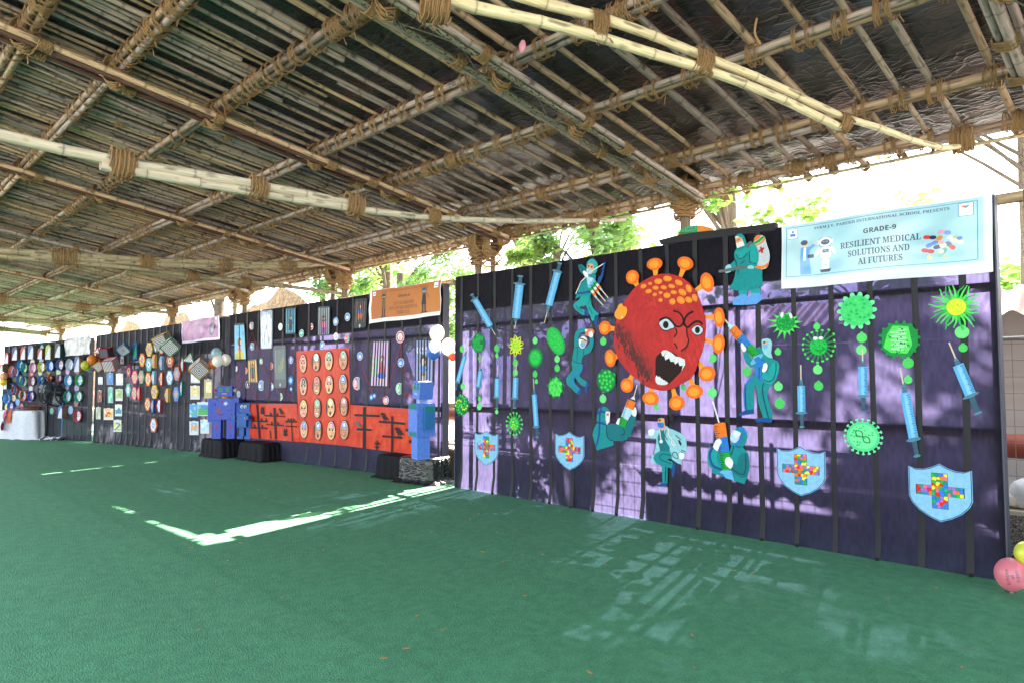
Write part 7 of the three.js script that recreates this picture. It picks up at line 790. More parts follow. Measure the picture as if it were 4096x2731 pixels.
// drawings on paper
const draw16 = atlas(6, 96, (g, s, k) => { const R = rng(300 + k), P = [['#e6ecf2', '#b9c9dc'], ['#3f86c4', '#2a5fa0'], ['#e9e9ee', '#c98ab0'], ['#6a3a2f', '#a05a2a'], ['#5fae9a', '#3f7f6a'], ['#8fb36a', '#5f8f4a'], ['#9aa8a0', '#8a7a4a'], ['#c9b23a', '#a8281f'], ['#e6eef2', '#2a7f9a'], ['#c2c83a', '#3a5aa8'], ['#dfe8ee', '#7fae9a'], ['#cdbb8a', '#8a9a4a'], ['#d9c98a', '#c9d3de'], ['#3f8fd0', '#5fae5a'], ['#2f6fd0', '#2f9a4a'], ['#5fa8d8', '#e0922a'], ['#6aaede', '#cfe3f2'], ['#e3e8ee', '#7f9ac4']][k % 18]; g.fillStyle = P[0]; g.fillRect(0, 0, s, s); for (let i = 0; i < 12; i++) { g.fillStyle = i % 3 ? P[1] : '#ffffff'; g.globalAlpha = 0.35; g.beginPath(); g.ellipse(R() * s, R() * s, 6 + R() * 22, 4 + R() * 16, R() * 3, 0, 7); g.fill(); } g.globalAlpha = 1; if (k === 7) { g.strokeStyle = '#a8281f'; g.lineWidth = 14; g.beginPath(); g.moveTo(24, 90); g.quadraticCurveTo(30, 40, 60, 34); g.moveTo(40, 44); g.lineTo(76, 56); g.stroke(); } if (k === 8) { g.fillStyle = '#2a7f9a'; g.fillRect(0, 52, s, 44); g.fillStyle = '#3a6a4a'; g.beginPath(); g.moveTo(28, 52); g.lineTo(50, 24); g.lineTo(72, 52); g.fill(); } if (k === 9) { g.strokeStyle = '#3a5aa8'; g.lineWidth = 16; g.beginPath(); g.moveTo(10, 90); g.quadraticCurveTo(40, 70, 84, 16); g.stroke(); } if (k === 14) { g.fillStyle = '#2f9a4a'; g.beginPath(); g.moveTo(0, 96); g.lineTo(0, 50); g.quadraticCurveTo(40, 30, 96, 60); g.lineTo(96, 96); g.fill(); g.fillStyle = '#9fc4ea'; g.fillRect(0, 0, s, 16); } if (k === 15) { g.fillStyle = '#e0922a'; for (const d of [-1, 1]) { g.beginPath(); g.moveTo(48, 48); g.lineTo(48 + d * 40, 8); g.quadraticCurveTo(48 + d * 44, 40, 48 + d * 22, 50); g.quadraticCurveTo(48 + d * 40, 70, 48 + d * 20, 88); g.fill(); } } if (k === 16) { g.strokeStyle = '#e6f1f9'; g.lineWidth = 2; for (let i = 0; i < 16; i++) { g.beginPath(); g.moveTo(20, 70); g.lineTo(20 + 90 * Math.cos(-i * 0.12), 70 + 90 * Math.sin(-i * 0.2)); g.stroke(); } } }, 3);
const drawM = std({ map: draw16.t, roughness: 0.6 }), sheetM = [paper(0xc3cad4), paper(0xcfd4da), paper(0xb9b28a), paper(0x6f8fb0)];
function drawing(x, y, w, h, k, mt, label, inset = [0.08, 0.05, 0.92, 0.78], tilt = 0) {
  const c = pin(B, 'drawing', label, 'drawing', x, y, { off: 0.022 }), q = (u, v) => [x + (u - 0.5) * w, y + (v - 0.5) * h - (u - 0.5) * w * tilt], R = rng(k + 9), p = c.pts([...q(0, 0), ...q(1, 0), ...q(1, 1), ...q(0, 1)]);
  mesh('sheet', slab(p, 0, 0.0015), sheetM[mt], c.o); printed('painted_picture', c.pts([...q(inset[0], inset[1]), ...q(inset[2], inset[1]), ...q(inset[2], inset[3]), ...q(inset[0], inset[3])]), draw16, k, 0.0022, drawM, c.o);
  mesh('tape', slab(c.pts([...q(0.35, -0.04), ...q(0.65, -0.04), ...q(0.65, 0.05), ...q(0.35, 0.05)]), 0.0023, 0.0004), sheetM[1], c.o);
}
const F1 = [0.02, 0.02, 0.98, 0.98];
for (const a of [[162, 653, 50, 80, 0, 0, 'small pale drawing at the far left of the mandala panel'], [265, 632, 74, 128, 1, 3, 'blue painting under the red-edged striped cube', [0.35, 0.05, 0.95, 0.95]], [369, 638, 77, 126, 2, 1, 'pale pink scribble drawing, top of the third left column'], [153, 820, 46, 124, 3, 2, 'narrow brown painting at the left edge of the mandala panel', F1], [272, 808, 57, 166, 4, 1, 'narrow teal painting with a red figure in the second left column', F1], [365, 807, 77, 126, 5, 1, 'green drawing with a white border in the third left column'], [140, 1004, 52, 130, 6, 2, 'narrow grey brown drawing low at the left edge', F1], [250, 1014, 104, 124, 7, 1, 'drawing of a red tree on yellow, low on the left'], [358, 972, 76, 127, 8, 1, 'drawing of a green hill over teal water'], [347, 1140, 84, 127, 9, 1, 'drawing of a blue peacock curve on yellow green, lowest at left', [0.08, 0.22, 0.92, 0.9]], [1190, 625, 98, 104, 10, 1, 'pale drawing half hidden behind the big yellow-edged cube'], [1187, 781, 102, 148, 11, 1, 'yellow green drawing with a white border, upper right group'], [1328, 740, 84, 204, 12, 2, 'tall straw coloured sheet with silver foil at right', [0.25, 0.12, 0.9, 0.7]], [1171, 975, 90, 146, 13, 3, 'bright blue and green painting touching the hill picture', F1], [1279, 958, 140, 148, 14, 1, 'wide painting of blue hills over green patterned land', [0.08, 0.08, 0.94, 0.94]], [1175, 1165, 98, 148, 15, 1, 'drawing of an orange butterfly on blue, lower right group', [0.18, 0.1, 0.9, 0.72]], [1292, 1148, 94, 150, 16, 1, 'blue drawing of radiating lines, lowest at right', [0.08, 0.05, 0.92, 0.72]]]) drawing(...a);
// patterned cubes and pyramids
function patTex(k, a = '#e3e6ea', b = '#15161a') { const cv = document.createElement('canvas'); cv.width = cv.height = 128; const g = cv.getContext('2d'); g.fillStyle = a; g.fillRect(0, 0, 128, 128); g.fillStyle = g.strokeStyle = b; g.lineWidth = 6; if (k === 0) for (let r = 6; r < 64; r += 13) g.strokeRect(64 - r, 64 - r, 2 * r, 2 * r); if (k === 1) for (let i = 0; i < 8; i++) for (let j = 0; j < 8; j++) if ((i + j) % 2) g.fillRect(i * 16, j * 16, 16, 16); if (k === 2) for (let i = 0; i < 8; i++) g.fillRect(i * 16, 0, 8, 128); if (k === 3) for (let i = 0; i < 36; i++) { g.beginPath(); g.moveTo(64, 64); g.arc(64, 64, 100, i * 0.1745, i * 0.1745 + 0.085); g.fill(); } if (k === 4) for (let j = 0; j < 9; j++) { g.beginPath(); for (let i = 0; i <= 16; i++) g.lineTo(i * 8, j * 16 + (i % 2 ? 7 : 0)); g.stroke(); } if (k === 5) { g.lineWidth = 5; for (let i = 0; i < 9; i++) { g.beginPath(); g.moveTo(i * 18, 0); g.lineTo(i * 18 - 60, 60); g.lineTo(i * 18, 128); g.stroke(); } } if (k === 6) for (let r = 14; r < 58; r += 11) for (let i = 0; i < 14; i++) disc(g, 64 + r * Math.cos(i * 0.449 + r), 64 + r * Math.sin(i * 0.449 + r), 3, 6, b, i * 0.449); const t = new THREE.CanvasTexture(cv); t.colorSpace = THREE.SRGBColorSpace; return std({ map: t, roughness: 0.55 }); }
const PT = [0, 1, 2, 3, 4, 5].map((k) => patTex(k)), PT6 = patTex(6, '#cfcbe6', '#5a4aa0'), PGREY = paper(0x55606a);
function cube(x, y, s, rot, faces, edge, label, off = 0.2) {
  const [a, b] = B.at(fx(x), fy(y), off), o = thing('patterned_cube', label, 'patterned cube', B.pos(a, b, off)); o.rotation.set(rot[0], rot[1] + B.rot, rot[2]);
  mesh('cube_faces', box(s, s, s), faces, o); const h = s / 2, e = 0.014, g = []; for (const i of [-h, h]) for (const j of [-h, h]) g.push([s + e, e, e, 0, i, j], [e, s + e, e, i, 0, j], [e, e, s + e, i, j, 0]); g.forEach((q) => mesh('edge_tape', box(...q), edge, o));
  mesh('hanging_string', tubeOf([V(0, h, 0), V(0, h + 0.02, 0)], 0.003, 4), K.black, o); return o;
}
const six = (a, b, c) => [a, a, c, c, b, b];
cube(415, 318, 0.2, [0.62, 0.85, 0.1], [PT[2], PT[3], PT[2], PT[2], PT[3], PT[2]], paper(0x2f7fb8), 'blue-edged cube with black stripes and rays, top left');
cube(838, 228, 0.27, [0.5, 0.55, 0.0], [PT[1], PT[0], PT[1], PT[4], PT[4], PT[5]], hexRim.yellow, 'yellow-edged cube with checks and wavy lines, top middle');
cube(920, 288, 0.27, [0.62, 0.85, 0.2], [PT[4], PT[0], PT[0], PT[4], PT[0], PT[0]], hexRim.green, 'green-edged cube with nested squares, largest at top', 0.42);
cube(222, 350, 0.2, [0.3, 0.5, -0.15], PGREY, hexRim.red, 'plain grey cube with red edges, upper left', 0.22);
cube(275, 478, 0.26, [0.55, 0.55, -0.28], [PT[4], PT[3], PT[5], PT[5], PT[2], PT[4]], hexRim.red, 'red-edged cube with zigzag stripes, lower left of the cubes', 0.3);
cube(152, 492, 0.18, [0.5, 0.8, 0.25], [PT[0], PT[0], PT[3], PT[3], PT[0], PT[0]], hexRim.yellow, 'small yellow-edged cube with swirls, behind the balloons', 0.2);
cube(1235, 522, 0.28, [0.72, 0.82, 0.12], [PT[5], PT[0], PT6, PT[0], PT[0], PT[0]], hexRim.yellow, 'yellow-edged cube with violet dot swirl, right side', 0.32);
for (const [x, y, pts, edge, lab] of [[130, 327, [82, 350, 155, 285, 178, 368], hexRim.red, 'red-edged checkered pyramid at the far left'], [1115, 408, [1055, 440, 1140, 352, 1172, 460], hexRim.green, 'green-edged checkered pyramid at right']]) {
  const c = pin(B, 'checkered_pyramid', lab, 'checkered pyramid', x, y, { off: 0.14 }), p = c.pts(pts), apex = [p.reduce((a, b) => a + b[0] / 3, 0), p.reduce((a, b) => a + b[1] / 3, 0), -0.14], pos = [], uv = [], tri = (A, Bq, Cq) => { for (const q of [A, Bq, Cq]) { pos.push(q[0], q[1], q[2] ?? 0); uv.push(q[0] * 4, q[1] * 4); } };
  tri(p[0], p[2], p[1]); for (let i = 0; i < 3; i++) tri(p[i], p[(i + 1) % 3], apex); const g = new THREE.BufferGeometry(); g.setAttribute('position', new THREE.Float32BufferAttribute(pos, 3)); g.setAttribute('uv', new THREE.Float32BufferAttribute(uv, 2)); g.computeVertexNormals(); const m = PT[1].clone(); m.side = THREE.DoubleSide; m.map = PT[1].map.clone(); m.map.wrapS = m.map.wrapT = THREE.RepeatWrapping; mesh('pyramid_faces', g, m, c.o);
  for (let i = 0; i < 3; i++) mesh('edge_tape', tubeOf([V(...p[i], 0), V(...p[(i + 1) % 3], 0)], 0.009, 5), edge, c.o);
}
banner(B, 'pinkish purple glossy school banner above the mandala panel, text worn away by glare', [727, 1287], [878, 1262], [880, 1356], [728, 1374], (g, w, h) => { g.fillStyle = '#cdd0e0'; g.fillRect(0, 0, w, h); g.fillStyle = '#8c4f88'; g.fillRect(6, 0, w - 22, h * 0.9); g.fillStyle = '#4a2f5a'; text(g, 'SVKM J.V. PAREKH INTERNATIONAL SCHOOL PRESENTS', 250, 24, '16px serif', '#4a3058'); text(g, 'GRADE-7', 230, 74, 'bold 30px sans-serif', '#55406a'); disc(g, 415, 130, 38, 78, '#3a3348', 0.15); disc(g, 415, 130, 18, 50, '#8a7f9a', 0.2); crest(g, 458, 10, 22); }, { w: 512, h: 256, off: 0.035, seed: 9, wav: 0.012, rough: 0.35, coat: 0.3 });
// dish panel
crop(0, 1340, 3.408);
const dishIn = atlas(4, 64, (g, s, k) => { const R = rng(k + 200), c = ['#a9c3dc', '#c2d6c0', '#d6b8c6', '#cfd3de', '#b9d3e6', '#d9c3b0', '#b0bcd8', '#c8d8d2'][k % 8]; g.fillStyle = c; g.fillRect(0, 0, s, s); for (let r = 4; r > 0; r--) for (let i = 0; i < 8; i++) disc(g, 32 + r * 7 * Math.cos(i * 0.785 + r), 32 + r * 7 * Math.sin(i * 0.785 + r), 3, 3, ['#5f86c4', '#b0607a', '#4f9a7a', '#e6e9ee', '#7a6aa8'][(i + r + k) % 5]); });
const dishM = std({ map: dishIn.t, roughness: 0.35 });
function dish(x, y, r, hex, k, label) {
  const c = pin(A, 'oval_dish', label, 'dish', x, y, { off: 0.012 }), m = Math.abs(c.loc(x, y - r)[1]), d = 0.075;
  const prof = [[m * 0.86, 0.006], [m * 0.9, 0.01], [m * 0.97, d * 0.7], [m * 0.955, d], [m * 1.02, d], [m * 1.0, d * 0.6], [m * 0.93, 0], [0.001, 0]].map(([a, b]) => new THREE.Vector2(a, b)), g = new THREE.LatheGeometry(prof, 24).rotateX(Math.PI / 2); g.scale(0.92, 1, 1); mesh('rim', g, dishRim(hex), c.o); printed('painted_base', pairs(ell(0, 0, m * 0.8, m * 0.87, 0, 20)), dishIn, k % 16, 0.008, dishM, c.o);
}
const dm = new Map(), dishRim = (h) => { if (!dm.has(h)) dm.set(h, std({ color: h, roughness: 0.35, side: THREE.DoubleSide })); return dm.get(h); };
const dishes = [[303, 412, 70, 0x2f7fb8, 'blue-rimmed dish high on the left, second row'], [355, 445, 70, 0x1f9a5a, 'green-rimmed dish in the second row'], [473, 443, 74, 0xb98aae, 'pink-rimmed dish in the second row'], [590, 433, 74, 0xb9b84a, 'yellow olive-rimmed dish in the second row'], [708, 418, 77, 0x2f5fb0, 'blue-rimmed dish in the middle of the second row'], [843, 402, 76, 0x34508f, 'dark blue-rimmed white dish, right part of the second row'], [975, 402, 78, 0xa9b9c0, 'grey-rimmed black and white dish, rightmost of the second row'], [190, 487, 70, 0xc96a62, 'salmon-rimmed dish at the left edge'], [240, 503, 68, 0x2f68b0, 'blue-rimmed dish right of the salmon dish'], [297, 608, 68, 0x3a66a8, 'dark blue-rimmed dish in the third row'], [348, 627, 70, 0x3f9a62, 'green-rimmed pale dish in the third row'], [460, 622, 70, 0x8a5a66, 'maroon-rimmed white dish in the third row'], [585, 610, 58, 0x2f76b8, 'blue-rimmed dish above the side-turned fan'], [705, 590, 48, 0xb0452f, 'rust-rimmed dish above the front-facing fan'], [830, 585, 54, 0x9a6a86, 'mauve-rimmed dish right of the front-facing fan'], [957, 615, 78, 0x4f9ac4, 'light blue-rimmed dish, right part of the third row'], [1102, 610, 80, 0x2f9a56, 'green-rimmed white dish at the right edge'], [180, 725, 72, 0x3a7fc0, 'bright blue dish in the fourth row'], [225, 747, 66, 0xa8262f, 'red-rimmed dish in the fourth row'], [283, 803, 66, 0x1f5a50, 'dark green-rimmed dish in the fourth row'], [342, 820, 71, 0xd2622f, 'orange-rimmed dish in the fourth row'], [447, 825, 71, 0x2a4fa0, 'blue-rimmed dish left of the side-turned fan'], [945, 830, 79, 0x2f8f80, 'left of two teal-rimmed dishes right of the fans'], [1092, 830, 79, 0x2f8a7c, 'right of two teal-rimmed dishes at the right edge'], [122, 862, 70, 0x4f94cc, 'light blue-rimmed dish near the lower left edge'], [85, 856, 50, 0x3f7fb8, 'blue-rimmed dish at the extreme left edge'], [168, 970, 68, 0x2f5fae, 'blue-rimmed dish just above the table'], [1080, 1095, 81, 0xb23a44, 'red and lime dish at the lower right']];
dishes.forEach(([x, y, r, h, l], k) => dish(x, y, r, h, k, l));
const cardM = new Map();
for (const [x, y, r, h, l] of [[215, 270, 40, 0xc79aa4, 'small pinkish oval card left of the navy tube'], [332, 200, 50, 0xc28aa8, 'pink oval card behind the red and cream tube'], [432, 200, 46, 0x8fb4d4, 'pale blue oval card left of the blue tube'], [565, 180, 46, 0x6fb49a, 'mint oval card at the top of the dish panel'], [675, 215, 45, 0xc2a698, 'peach oval card left of the lime tube'], [437, 373, 52, 0xc9beb0, 'cream oval card above the pink dish'], [558, 350, 50, 0x8fb0d4, 'pale blue oval card above the yellow olive dish'], [427, 513, 45, 0xc2706a, 'coral oval card under the pink dish'], [543, 500, 52, 0xa8b49a, 'sage oval card under the yellow olive dish'], [657, 497, 47, 0x7a5f2a, 'brown oval card in the second row'], [790, 505, 52, 0x9ab49c, 'sage oval card with a round motif right of centre'], [917, 490, 47, 0xb49ab8, 'lilac oval card right of centre'], [1050, 478, 54, 0xb06a86, 'pink oval card left of the blue tube at right'], [153, 462, 47, 0xb9b2a6, 'cream oval card left of the salmon dish'], [258, 620, 45, 0xc2b6b0, 'cream oval card in the third row'], [200, 600, 42, 0x5f6a4a, 'olive oval card at the left of the third row'], [655, 592, 42, 0xb98aa0, 'pink oval card left of the rust dish'], [415, 726, 45, 0xb9bec0, 'cream oval card left of the side-turned fan'], [182, 846, 52, 0xc9b8a0, 'beige oval card in the fourth row'], [405, 862, 52, 0x8a6a9a, 'violet and green oval card behind the blue dish'], [235, 910, 50, 0x7fa6cc, 'pale blue oval card below the fourth row'], [290, 965, 40, 0xb06a7a, 'pinkish oval card just above the table'], [86, 978, 48, 0xc9c28a, 'pale yellow oval card at the lower left edge'], [910, 705, 42, 0x9a8fb8, 'lilac oval card right of the front-facing fan'], [1042, 717, 54, 0x9a94b8, 'lilac oval card between the teal and green dishes'], [1033, 920, 52, 0x8a6a72, 'mauve oval card under the right teal dish'], [957, 1018, 56, 0x94b0d4, 'pale blue oval card with a blue centre, lower right'], [700, 1030, 46, 0x6f9a86, 'mint oval card behind the fan pole'], [1015, 1092, 56, 0x2a4a40, 'dark green oval card left of the red and lime dish']]) { const c = pin(A, 'oval_card', l, 'oval card', x, y, { off: 0.016 }), m = Math.abs(c.loc(x, y - r)[1]); mesh('card', slab(pairs(ell(0, 0, m * 0.86, m, 0, 20)), 0, 0.004), paper(h), c.o); mesh('motif', slab(pairs(ell(0, 0, m * 0.5, m * 0.6, 0, 14)), 0.004, 0.001), paper(new THREE.Color(h).offsetHSL(0.04, 0.1, 0.09).getHex()), c.o); mesh('motif_centre', slab(pairs(ell(0, 0, m * 0.2, m * 0.25, 0, 10)), 0.005, 0.001), paper(new THREE.Color(h).offsetHSL(-0.1, 0.1, -0.1).getHex()), c.o); }
{ const c = pin(A, 'diamond_card', 'cream diamond shaped card left of the maroon dish', 'diamond card', 412, 620, { off: 0.016 }); c.cut('card', [388, 620, 425, 562, 442, 600, 432, 670, 415, 668], paper(0xbdb4a4)); c.cut('motif', [400, 618, 424, 585, 432, 610, 422, 645], paper(0xa88f8a), { z: 0.003, d: 0.001 }); }
for (const [x, y, w, h, oc, ic, l] of [[150, 315, 30, 72, 0x7a2a2a, 0xb92f3a, 'red half-tube with a pink front at the upper left'], [262, 257, 40, 86, 0x5a4a3a, 0x2a2f6a, 'navy half-tube with a pink speckled front'], [375, 250, 36, 85, 0x5f5248, 0xa8262f, 'red half-tube with a cream front'], [480, 236, 42, 92, 0x5f5248, 0x2a5fae, 'blue half-tube with a white front'], [606, 254, 36, 74, 0x6a4038, 0x8a1f35, 'maroon half-tube with a sparkling front'], [716, 234, 40, 99, 0x5f5a4a, 0x8fae2f, 'lime half-tube with a white front'], [846, 212, 42, 95, 0x1f3f44, 0x0f3a44, 'dark teal half-tube with a white front'], [78, 445, 24, 55, 0x5f5a3a, 0xa83a30, 'small red half-tube at the left edge'], [132, 652, 28, 82, 0x2a2a2c, 0x1a1c20, 'black half-tube with a white patterned front'], [1108, 395, 40, 106, 0x6a4f3a, 0x2f5f9a, 'blue half-tube near the right edge'], [880, 1044, 34, 83, 0x6f5a44, 0x2f5fae, 'blue half-tube low, right of the fan poles']]) {
  const c = pin(A, 'half_tube', l, 'half-tube', x, y, { off: 0.015 }), H = Math.abs(c.loc(x, y - h)[1]), W = Math.abs(c.loc(x + w, y)[0]) * 0.9;
  const arch = (k, z, d, y0 = -1) => { const q = [[-W * 1.05 * k, H * y0], [W * 1.05 * k, H * y0]]; for (let i = 0; i <= 12; i++) { const t = i / 12 * Math.PI; q.push([W * k * Math.cos(t), H * (0.55 + 0.45 * Math.sin(t)) * k]); } return slab(q, z, d); };
  mesh('cardboard_arch', arch(1, 0, 0.13), dishRim(oc), c.o); mesh('painted_front', arch(0.95, 0.13, 0.003), paper(ic, 0.4), c.o);
  mesh('sparkling_card', slab([[-W * 0.86, -H * 0.97], [W * 0.98, -H * 0.97], [W * 0.9, H * 0.5], [W * 0.55, H * 0.8], [-W * 0.1, H * 0.25], [-W * 0.55, -H * 0.35]], 0.133, 0.003), paper(0xb9c0cc, 0.35), c.o);
}
banner(A, 'plain silver cloth banner at the top right of the dish panel', [262, 1353], [362, 1341], [359, 1416], [263, 1424], (g, w, h) => { g.fillStyle = '#a9adb0'; g.fillRect(0, 0, w, h); scratch(g, w, h, 60, '#9a9fa3', '#b9bcbe', 3); }, { w: 128, h: 128, seed: 12, wav: 0.025, rough: 0.3, coat: 0.2, off: 0.04 });
// table, cloths and fans in front of the dish panel
{
  const R = rng(88), p = onFloor(100, 1752), rot = A.rot + 0.05, o = thing('table', 'table in front of the dish panel, hidden under a white cloth', 'table', p, rot), tw = 1.25, td = 0.62, th = 0.72;
  mesh('tabletop', box(tw, 0.03, td, 0, th - 0.02, 0), woodMat, o); for (const x of [-1, 1]) for (const z of [-1, 1]) mesh('leg', box(0.045, th - 0.035, 0.045, x * (tw / 2 - 0.06), (th - 0.035) / 2, z * (td / 2 - 0.06)), woodMat, o);
  const cl = tag(mesh('tablecloth', drape(tw + 0.06, td + 0.06, th + 0.012, std({ color: 0xc6ccd8, roughness: 0.8, side: THREE.DoubleSide }), R, 0.02, 13), std({ color: 0xc9ced8, roughness: 0.8, side: THREE.DoubleSide, map: rep(mottle, 2) })), 'white cloth draped over the table in front of the dish panel', 'tablecloth'); cl.position.copy(p); cl.rotation.y = rot;
  const sc = thing('scarf', 'bright pink and orange embroidered scarf lying over the table corner', 'scarf', p.clone().add(V(Math.cos(rot) * 0.2, 0, -Math.sin(rot) * 0.2)).setY(th), rot), nn = lattice(9, 32), sheet = (pts, w, seed) => { const g = new THREE.PlaneGeometry(1, 1, 30, 8), q = g.attributes.position, cv = new THREE.CatmullRomCurve3(pts); for (let i = 0; i < q.count; i++) { const t = q.getX(i) + 0.5, s = q.getY(i), a = cv.getPointAt(t), d = cv.getTangentAt(t), n = V(-d.z, 0, d.x).normalize(); if (n.lengthSq() < 0.5) n.set(1, 0, 0); a.addScaledVector(n, s * w).addScaledVector(V(0.3, 1, 0.5), 0.02 * nn(t * 9 + seed, s * 6 + 9)); q.setXYZ(i, a.x, a.y, a.z); } g.computeVertexNormals(); return g; };
  const pinkM = std({ color: 0xb51f62, roughness: 0.7, side: THREE.DoubleSide, map: rep(mottle, 3) }), orM = std({ color: 0xc4562a, roughness: 0.7, side: THREE.DoubleSide, map: rep(mottle, 5) });
  mesh('pink_length', sheet([V(0.4, 0.07, -0.1), V(0.0, 0.08, 0.0), V(-0.3, 0.05, 0.16), V(-0.42, 0.03, 0.33), V(-0.45, -0.2, 0.4), V(-0.47, -0.5, 0.42)], 0.16, 1), pinkM, sc); mesh('orange_border', sheet([V(0.45, 0.1, 0.02), V(0.05, 0.11, 0.06), V(-0.2, 0.07, 0.22), V(-0.28, 0.03, 0.34), V(-0.29, -0.16, 0.38), V(-0.29, -0.3, 0.39)], 0.13, 4), orM, sc);
  const bk = tag(mesh('basket', new THREE.LatheGeometry([[0.001, 0], [0.16, 0], [0.21, 0.07], [0.215, 0.075], [0.2, 0.07], [0.15, 0.012], [0.001, 0.012]].map(([a, b]) => new THREE.Vector2(a, b)), 20), std({ color: 0x6a4a2a, roughness: 0.8, side: THREE.DoubleSide, bumpMap: grain, bumpScale: 0.004 })), 'shallow brown basket on the white table behind the scarf', 'basket'); bk.position.copy(p).add(V(0.3 * Math.cos(rot), th + 0.014, -0.3 * Math.sin(rot) + 0.02));
  const fan = (px, py, h, r, yaw, label, poleM, cageM) => {
    const q = onFloor(px, py), f = thing('pedestal_fan', label, 'fan', q);
    for (let k = 0; k < 4; k++) { const a = k * Math.PI / 2 + 0.5; mesh('foot', sweep([V(0, 0.06, 0), V(Math.cos(a) * 0.2, 0.045, Math.sin(a) * 0.2), V(Math.cos(a) * 0.42, 0.016, Math.sin(a) * 0.42)], [0.03, 0.024, 0.016], 8), baseM, f); }
    mesh('pole', sweep([V(0, 0.04, 0), V(0, h - 0.1, 0)], [0.022, 0.022], 12), poleM, f); mesh('collar', sweep([V(0, h * 0.5, 0), V(0, h * 0.5 + 0.09, 0)], [0.03, 0.03], 12), cageM, f);
    const hd = mesh('motor', sweep([V(0, h, -0.2), V(0, h, -0.16), V(0, h, -0.02), V(0, h, 0)], [0.04, 0.09, 0.085, 0.05], 16), cageM, f); hd.rotation.y = yaw;
    const rings = []; for (let k = 1; k <= 5; k++) for (const s of [1, -1]) { const rr = r * k / 5, z = s * 0.085 * Math.sqrt(1 - Math.pow(k / 5.4, 2)) + 0.06; rings.push(new THREE.TorusGeometry(rr, 0.0022, 4, 36).translate(0, h, z)); } for (let k = 0; k < 20; k++) { const a = k / 20 * 6.2832; for (const s of [1, -1]) rings.push(tubeOf([0.12, 0.4, 0.7, 0.95, 1].map((t) => V(Math.cos(a + t * 0.5) * r * t, h + Math.sin(a + t * 0.5) * r * t, 0.06 + s * 0.085 * Math.sqrt(Math.max(0, 1 - t * t * 0.86)))), 0.0018, 4)); } mesh('wire_guard', merge(rings), cageM, hd).userData.kind = 'stuff';
    mesh('guard_rim', new THREE.TorusGeometry(r, 0.012, 8, 40).translate(0, h, 0.06), cageM, hd); mesh('hub', new THREE.SphereGeometry(0.06, 14, 10).scale(1, 1, 0.4).translate(0, h, 0.15), cageM, hd);
    for (let k = 0; k < 3; k++) { const g = new THREE.PlaneGeometry(r * 0.78, r * 0.5, 8, 4), P = g.attributes.position; for (let i = 0; i < P.count; i++) P.setZ(i, P.getY(i) * 0.35 + 0.06 * Math.pow(P.getX(i) / r, 2)); g.computeVertexNormals(); g.translate(r * 0.46, 0, 0.05).rotateZ(k * 2.094 + 0.4).translate(0, h, 0); mesh('blade', g, bladeM, hd); }
  };
  const baseM = std({ color: 0xb9bec4, roughness: 0.35, metalness: 0.6 }), blackM = std({ color: 0x101418, roughness: 0.4, metalness: 0.3 }), blueM = std({ color: 0x2a6aa8, roughness: 0.35, metalness: 0.3 }), bladeM = std({ color: 0x46525a, roughness: 0.3, metalness: 0.3, side: THREE.DoubleSide });
  const face = (px, py) => { const q = onFloor(px, py); return Math.atan2(EYE.x - q.x, EYE.z - q.z); };
  fan(181, 1756, 1.22, 0.34, face(181, 1756) - 1.15, 'pedestal fan turned sideways, on a black pole beside the table', blackM, blackM); fan(225, 1757, 1.2, 0.36, face(225, 1757) + 0.1, 'pedestal fan facing forward on a dark pole, in front of the dish panel', blackM, blackM); fan(246, 1758, 1.18, 0.3, face(246, 1758) + 0.75, 'pedestal fan on a blue pole, behind the forward facing fan', blueM, blackM);
}
